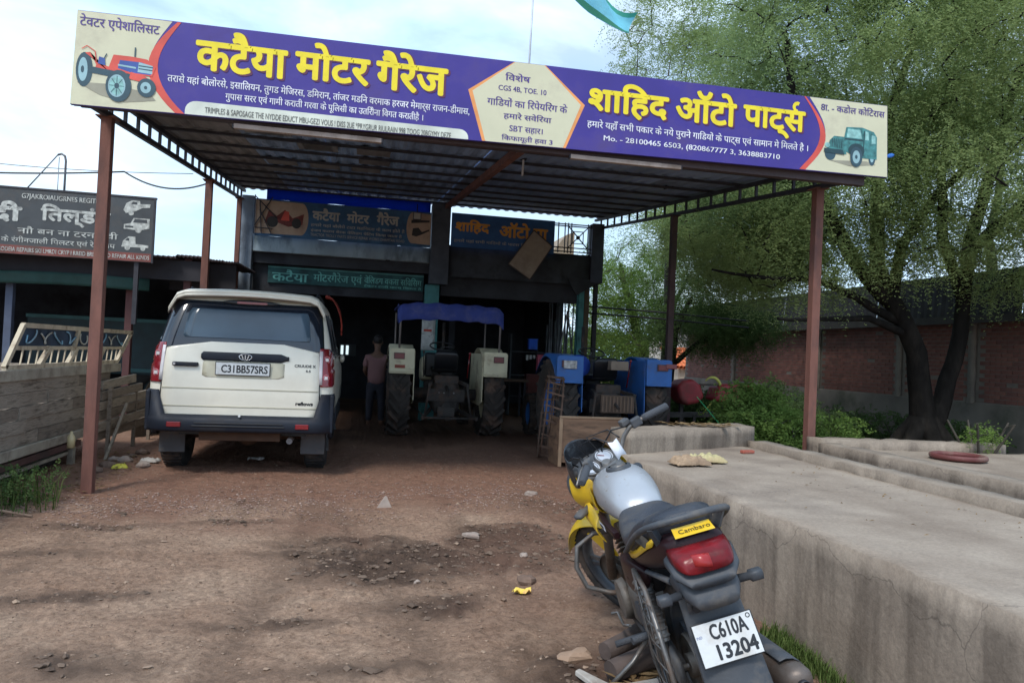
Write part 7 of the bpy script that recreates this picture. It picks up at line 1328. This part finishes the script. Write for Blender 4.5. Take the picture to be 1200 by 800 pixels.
for s in (-1, 1):
    obj('footpeg', MB().cyl((s*.10, .44, .27), (s*.25, .44, .265), .014), m_grip, bk); obj('pillion_peg', MB().cyl((s*.12, .14, .40), (s*.225, .12, .40), .015), m_grip, bk); obj('peg_bracket', MB().bar((s*.115, .16, .40), (s*.11, .34, .50), .015, .03), m_bpl, bk)
obj('gear_lever', MB().tube([(-.16, .50, .30), (-.17, .62, .26), (-.17, .70, .29), (-.20, .71, .29)], .007, 7), m_bst, bk); obj('kick_lever', MB().tube([(.15, .48, .38), (.19, .44, .44), (.19, .36, .50)], .008, 7), m_bst, bk)
ss = obj('side_stand', MB().tube([(-.11, .44, .25), (-.20, .42, .18), (-.315, .39, .130)], .010, 8), m_bst, bk); obj('stand_foot', MB().cbox((-.33, .385, .122), (.07, .05, .008), (0, R(20), 0)), m_bst, ss); obj('main_stand', MB().tube([(-.10, .38, .25), (-.13, .10, .17), (.13, .10, .17), (.10, .38, .25)], .011, 8), m_bst, bk)

# settle the tank, seat front and bars to their real height
def sst(a, b, x): t = np.clip((x-a)/(b-a), 0, 1); return t*t*(3-2*t)
for o in bk.children_recursive:
    if o.type != 'MESH' or o.get('moved'): continue
    me = o.data; q = np.empty(len(me.vertices)*3, dtype=np.float32); me.vertices.foreach_get('co', q); q = q.reshape(-1, 3)
    q[:, 2] -= .085*sst(.60, .88, q[:, 2])*sst(-.28, .15, q[:, 1]); me.vertices.foreach_set('co', q.ravel()); me.update()

# ---------------------------------------------------------------- litter heap by the rear wheel
m_clog = M('clay_brown', (.095, .068, .058), .85, var=.3, sc=8, bump=.4, bsc=30, dirt=(.05, .04, .036)); m_mrb = M('marble_offcut', (.42, .39, .35), .6, var=.15, sc=6, bump=.1, dirt=(.25, .19, .15), dsc=5)
def gl(x, y, d): return (x, y, gz(x, y)+d)
o = obj('pipe_piece', MB().tube([gl(1.16, 3.22, .055), gl(1.28, 3.28, .07), gl(1.42, 3.36, .085)], [.040, .045, .047], 14), m_clog); tag(o, 'upper dark brown pipe piece lying left of the motorcycle rear wheel', 'pipe')
o = obj('pipe_piece', MB().tube([gl(1.13, 3.05, .05), gl(1.28, 3.10, .06), gl(1.40, 3.14, .07)], [.048, .050, .050], 14), m_clog); tag(o, 'lower dark brown pipe piece lying left of the motorcycle rear wheel', 'pipe')
mb = MB(); mb.prism([(.98, 3.08), (1.005, 3.10), (1.10, 2.93), (1.35, 2.99), (1.36, 2.90), (1.28, 2.80), (1.10, 2.84), (1.07, 2.78)], lambda a, b, h: Vector((a, b, gz(1.1, 3)+.008+h+.05*max(0, 1.2-a)*(b-2.8))), .022); o = obj('stone_slab', mb, m_mrb, bevel=.004); tag(o, 'broken pale marble slab lying at the bottom edge beside the motorcycle', 'slab')
o = rock('stone', 'tan wedge of earth left of the pipe pieces by the motorcycle', (1.06, 3.32), (.09, .05, .03), M('clod_tan', (.34, .23, .16), .95, bump=.4), 61)
for k in range(14):
    x, y = 1.22+rt.uniform(-.1, .35), 2.72+rt.uniform(-.12, .25); rock('stone', 'small dirty stone in the litter heap under the motorcycle rear wheel', (x, y), (rt.uniform(.02, .045), rt.uniform(.02, .035), .02), m_rockd if k % 3 else m_rock, 70+k, group='stones in the litter heap')
dry_bits('dry_twigs', 'dry twigs and straw in the litter under the motorcycle rear wheel', 1.35, 2.75, None, .35, .35, 260, m_dry, .14)
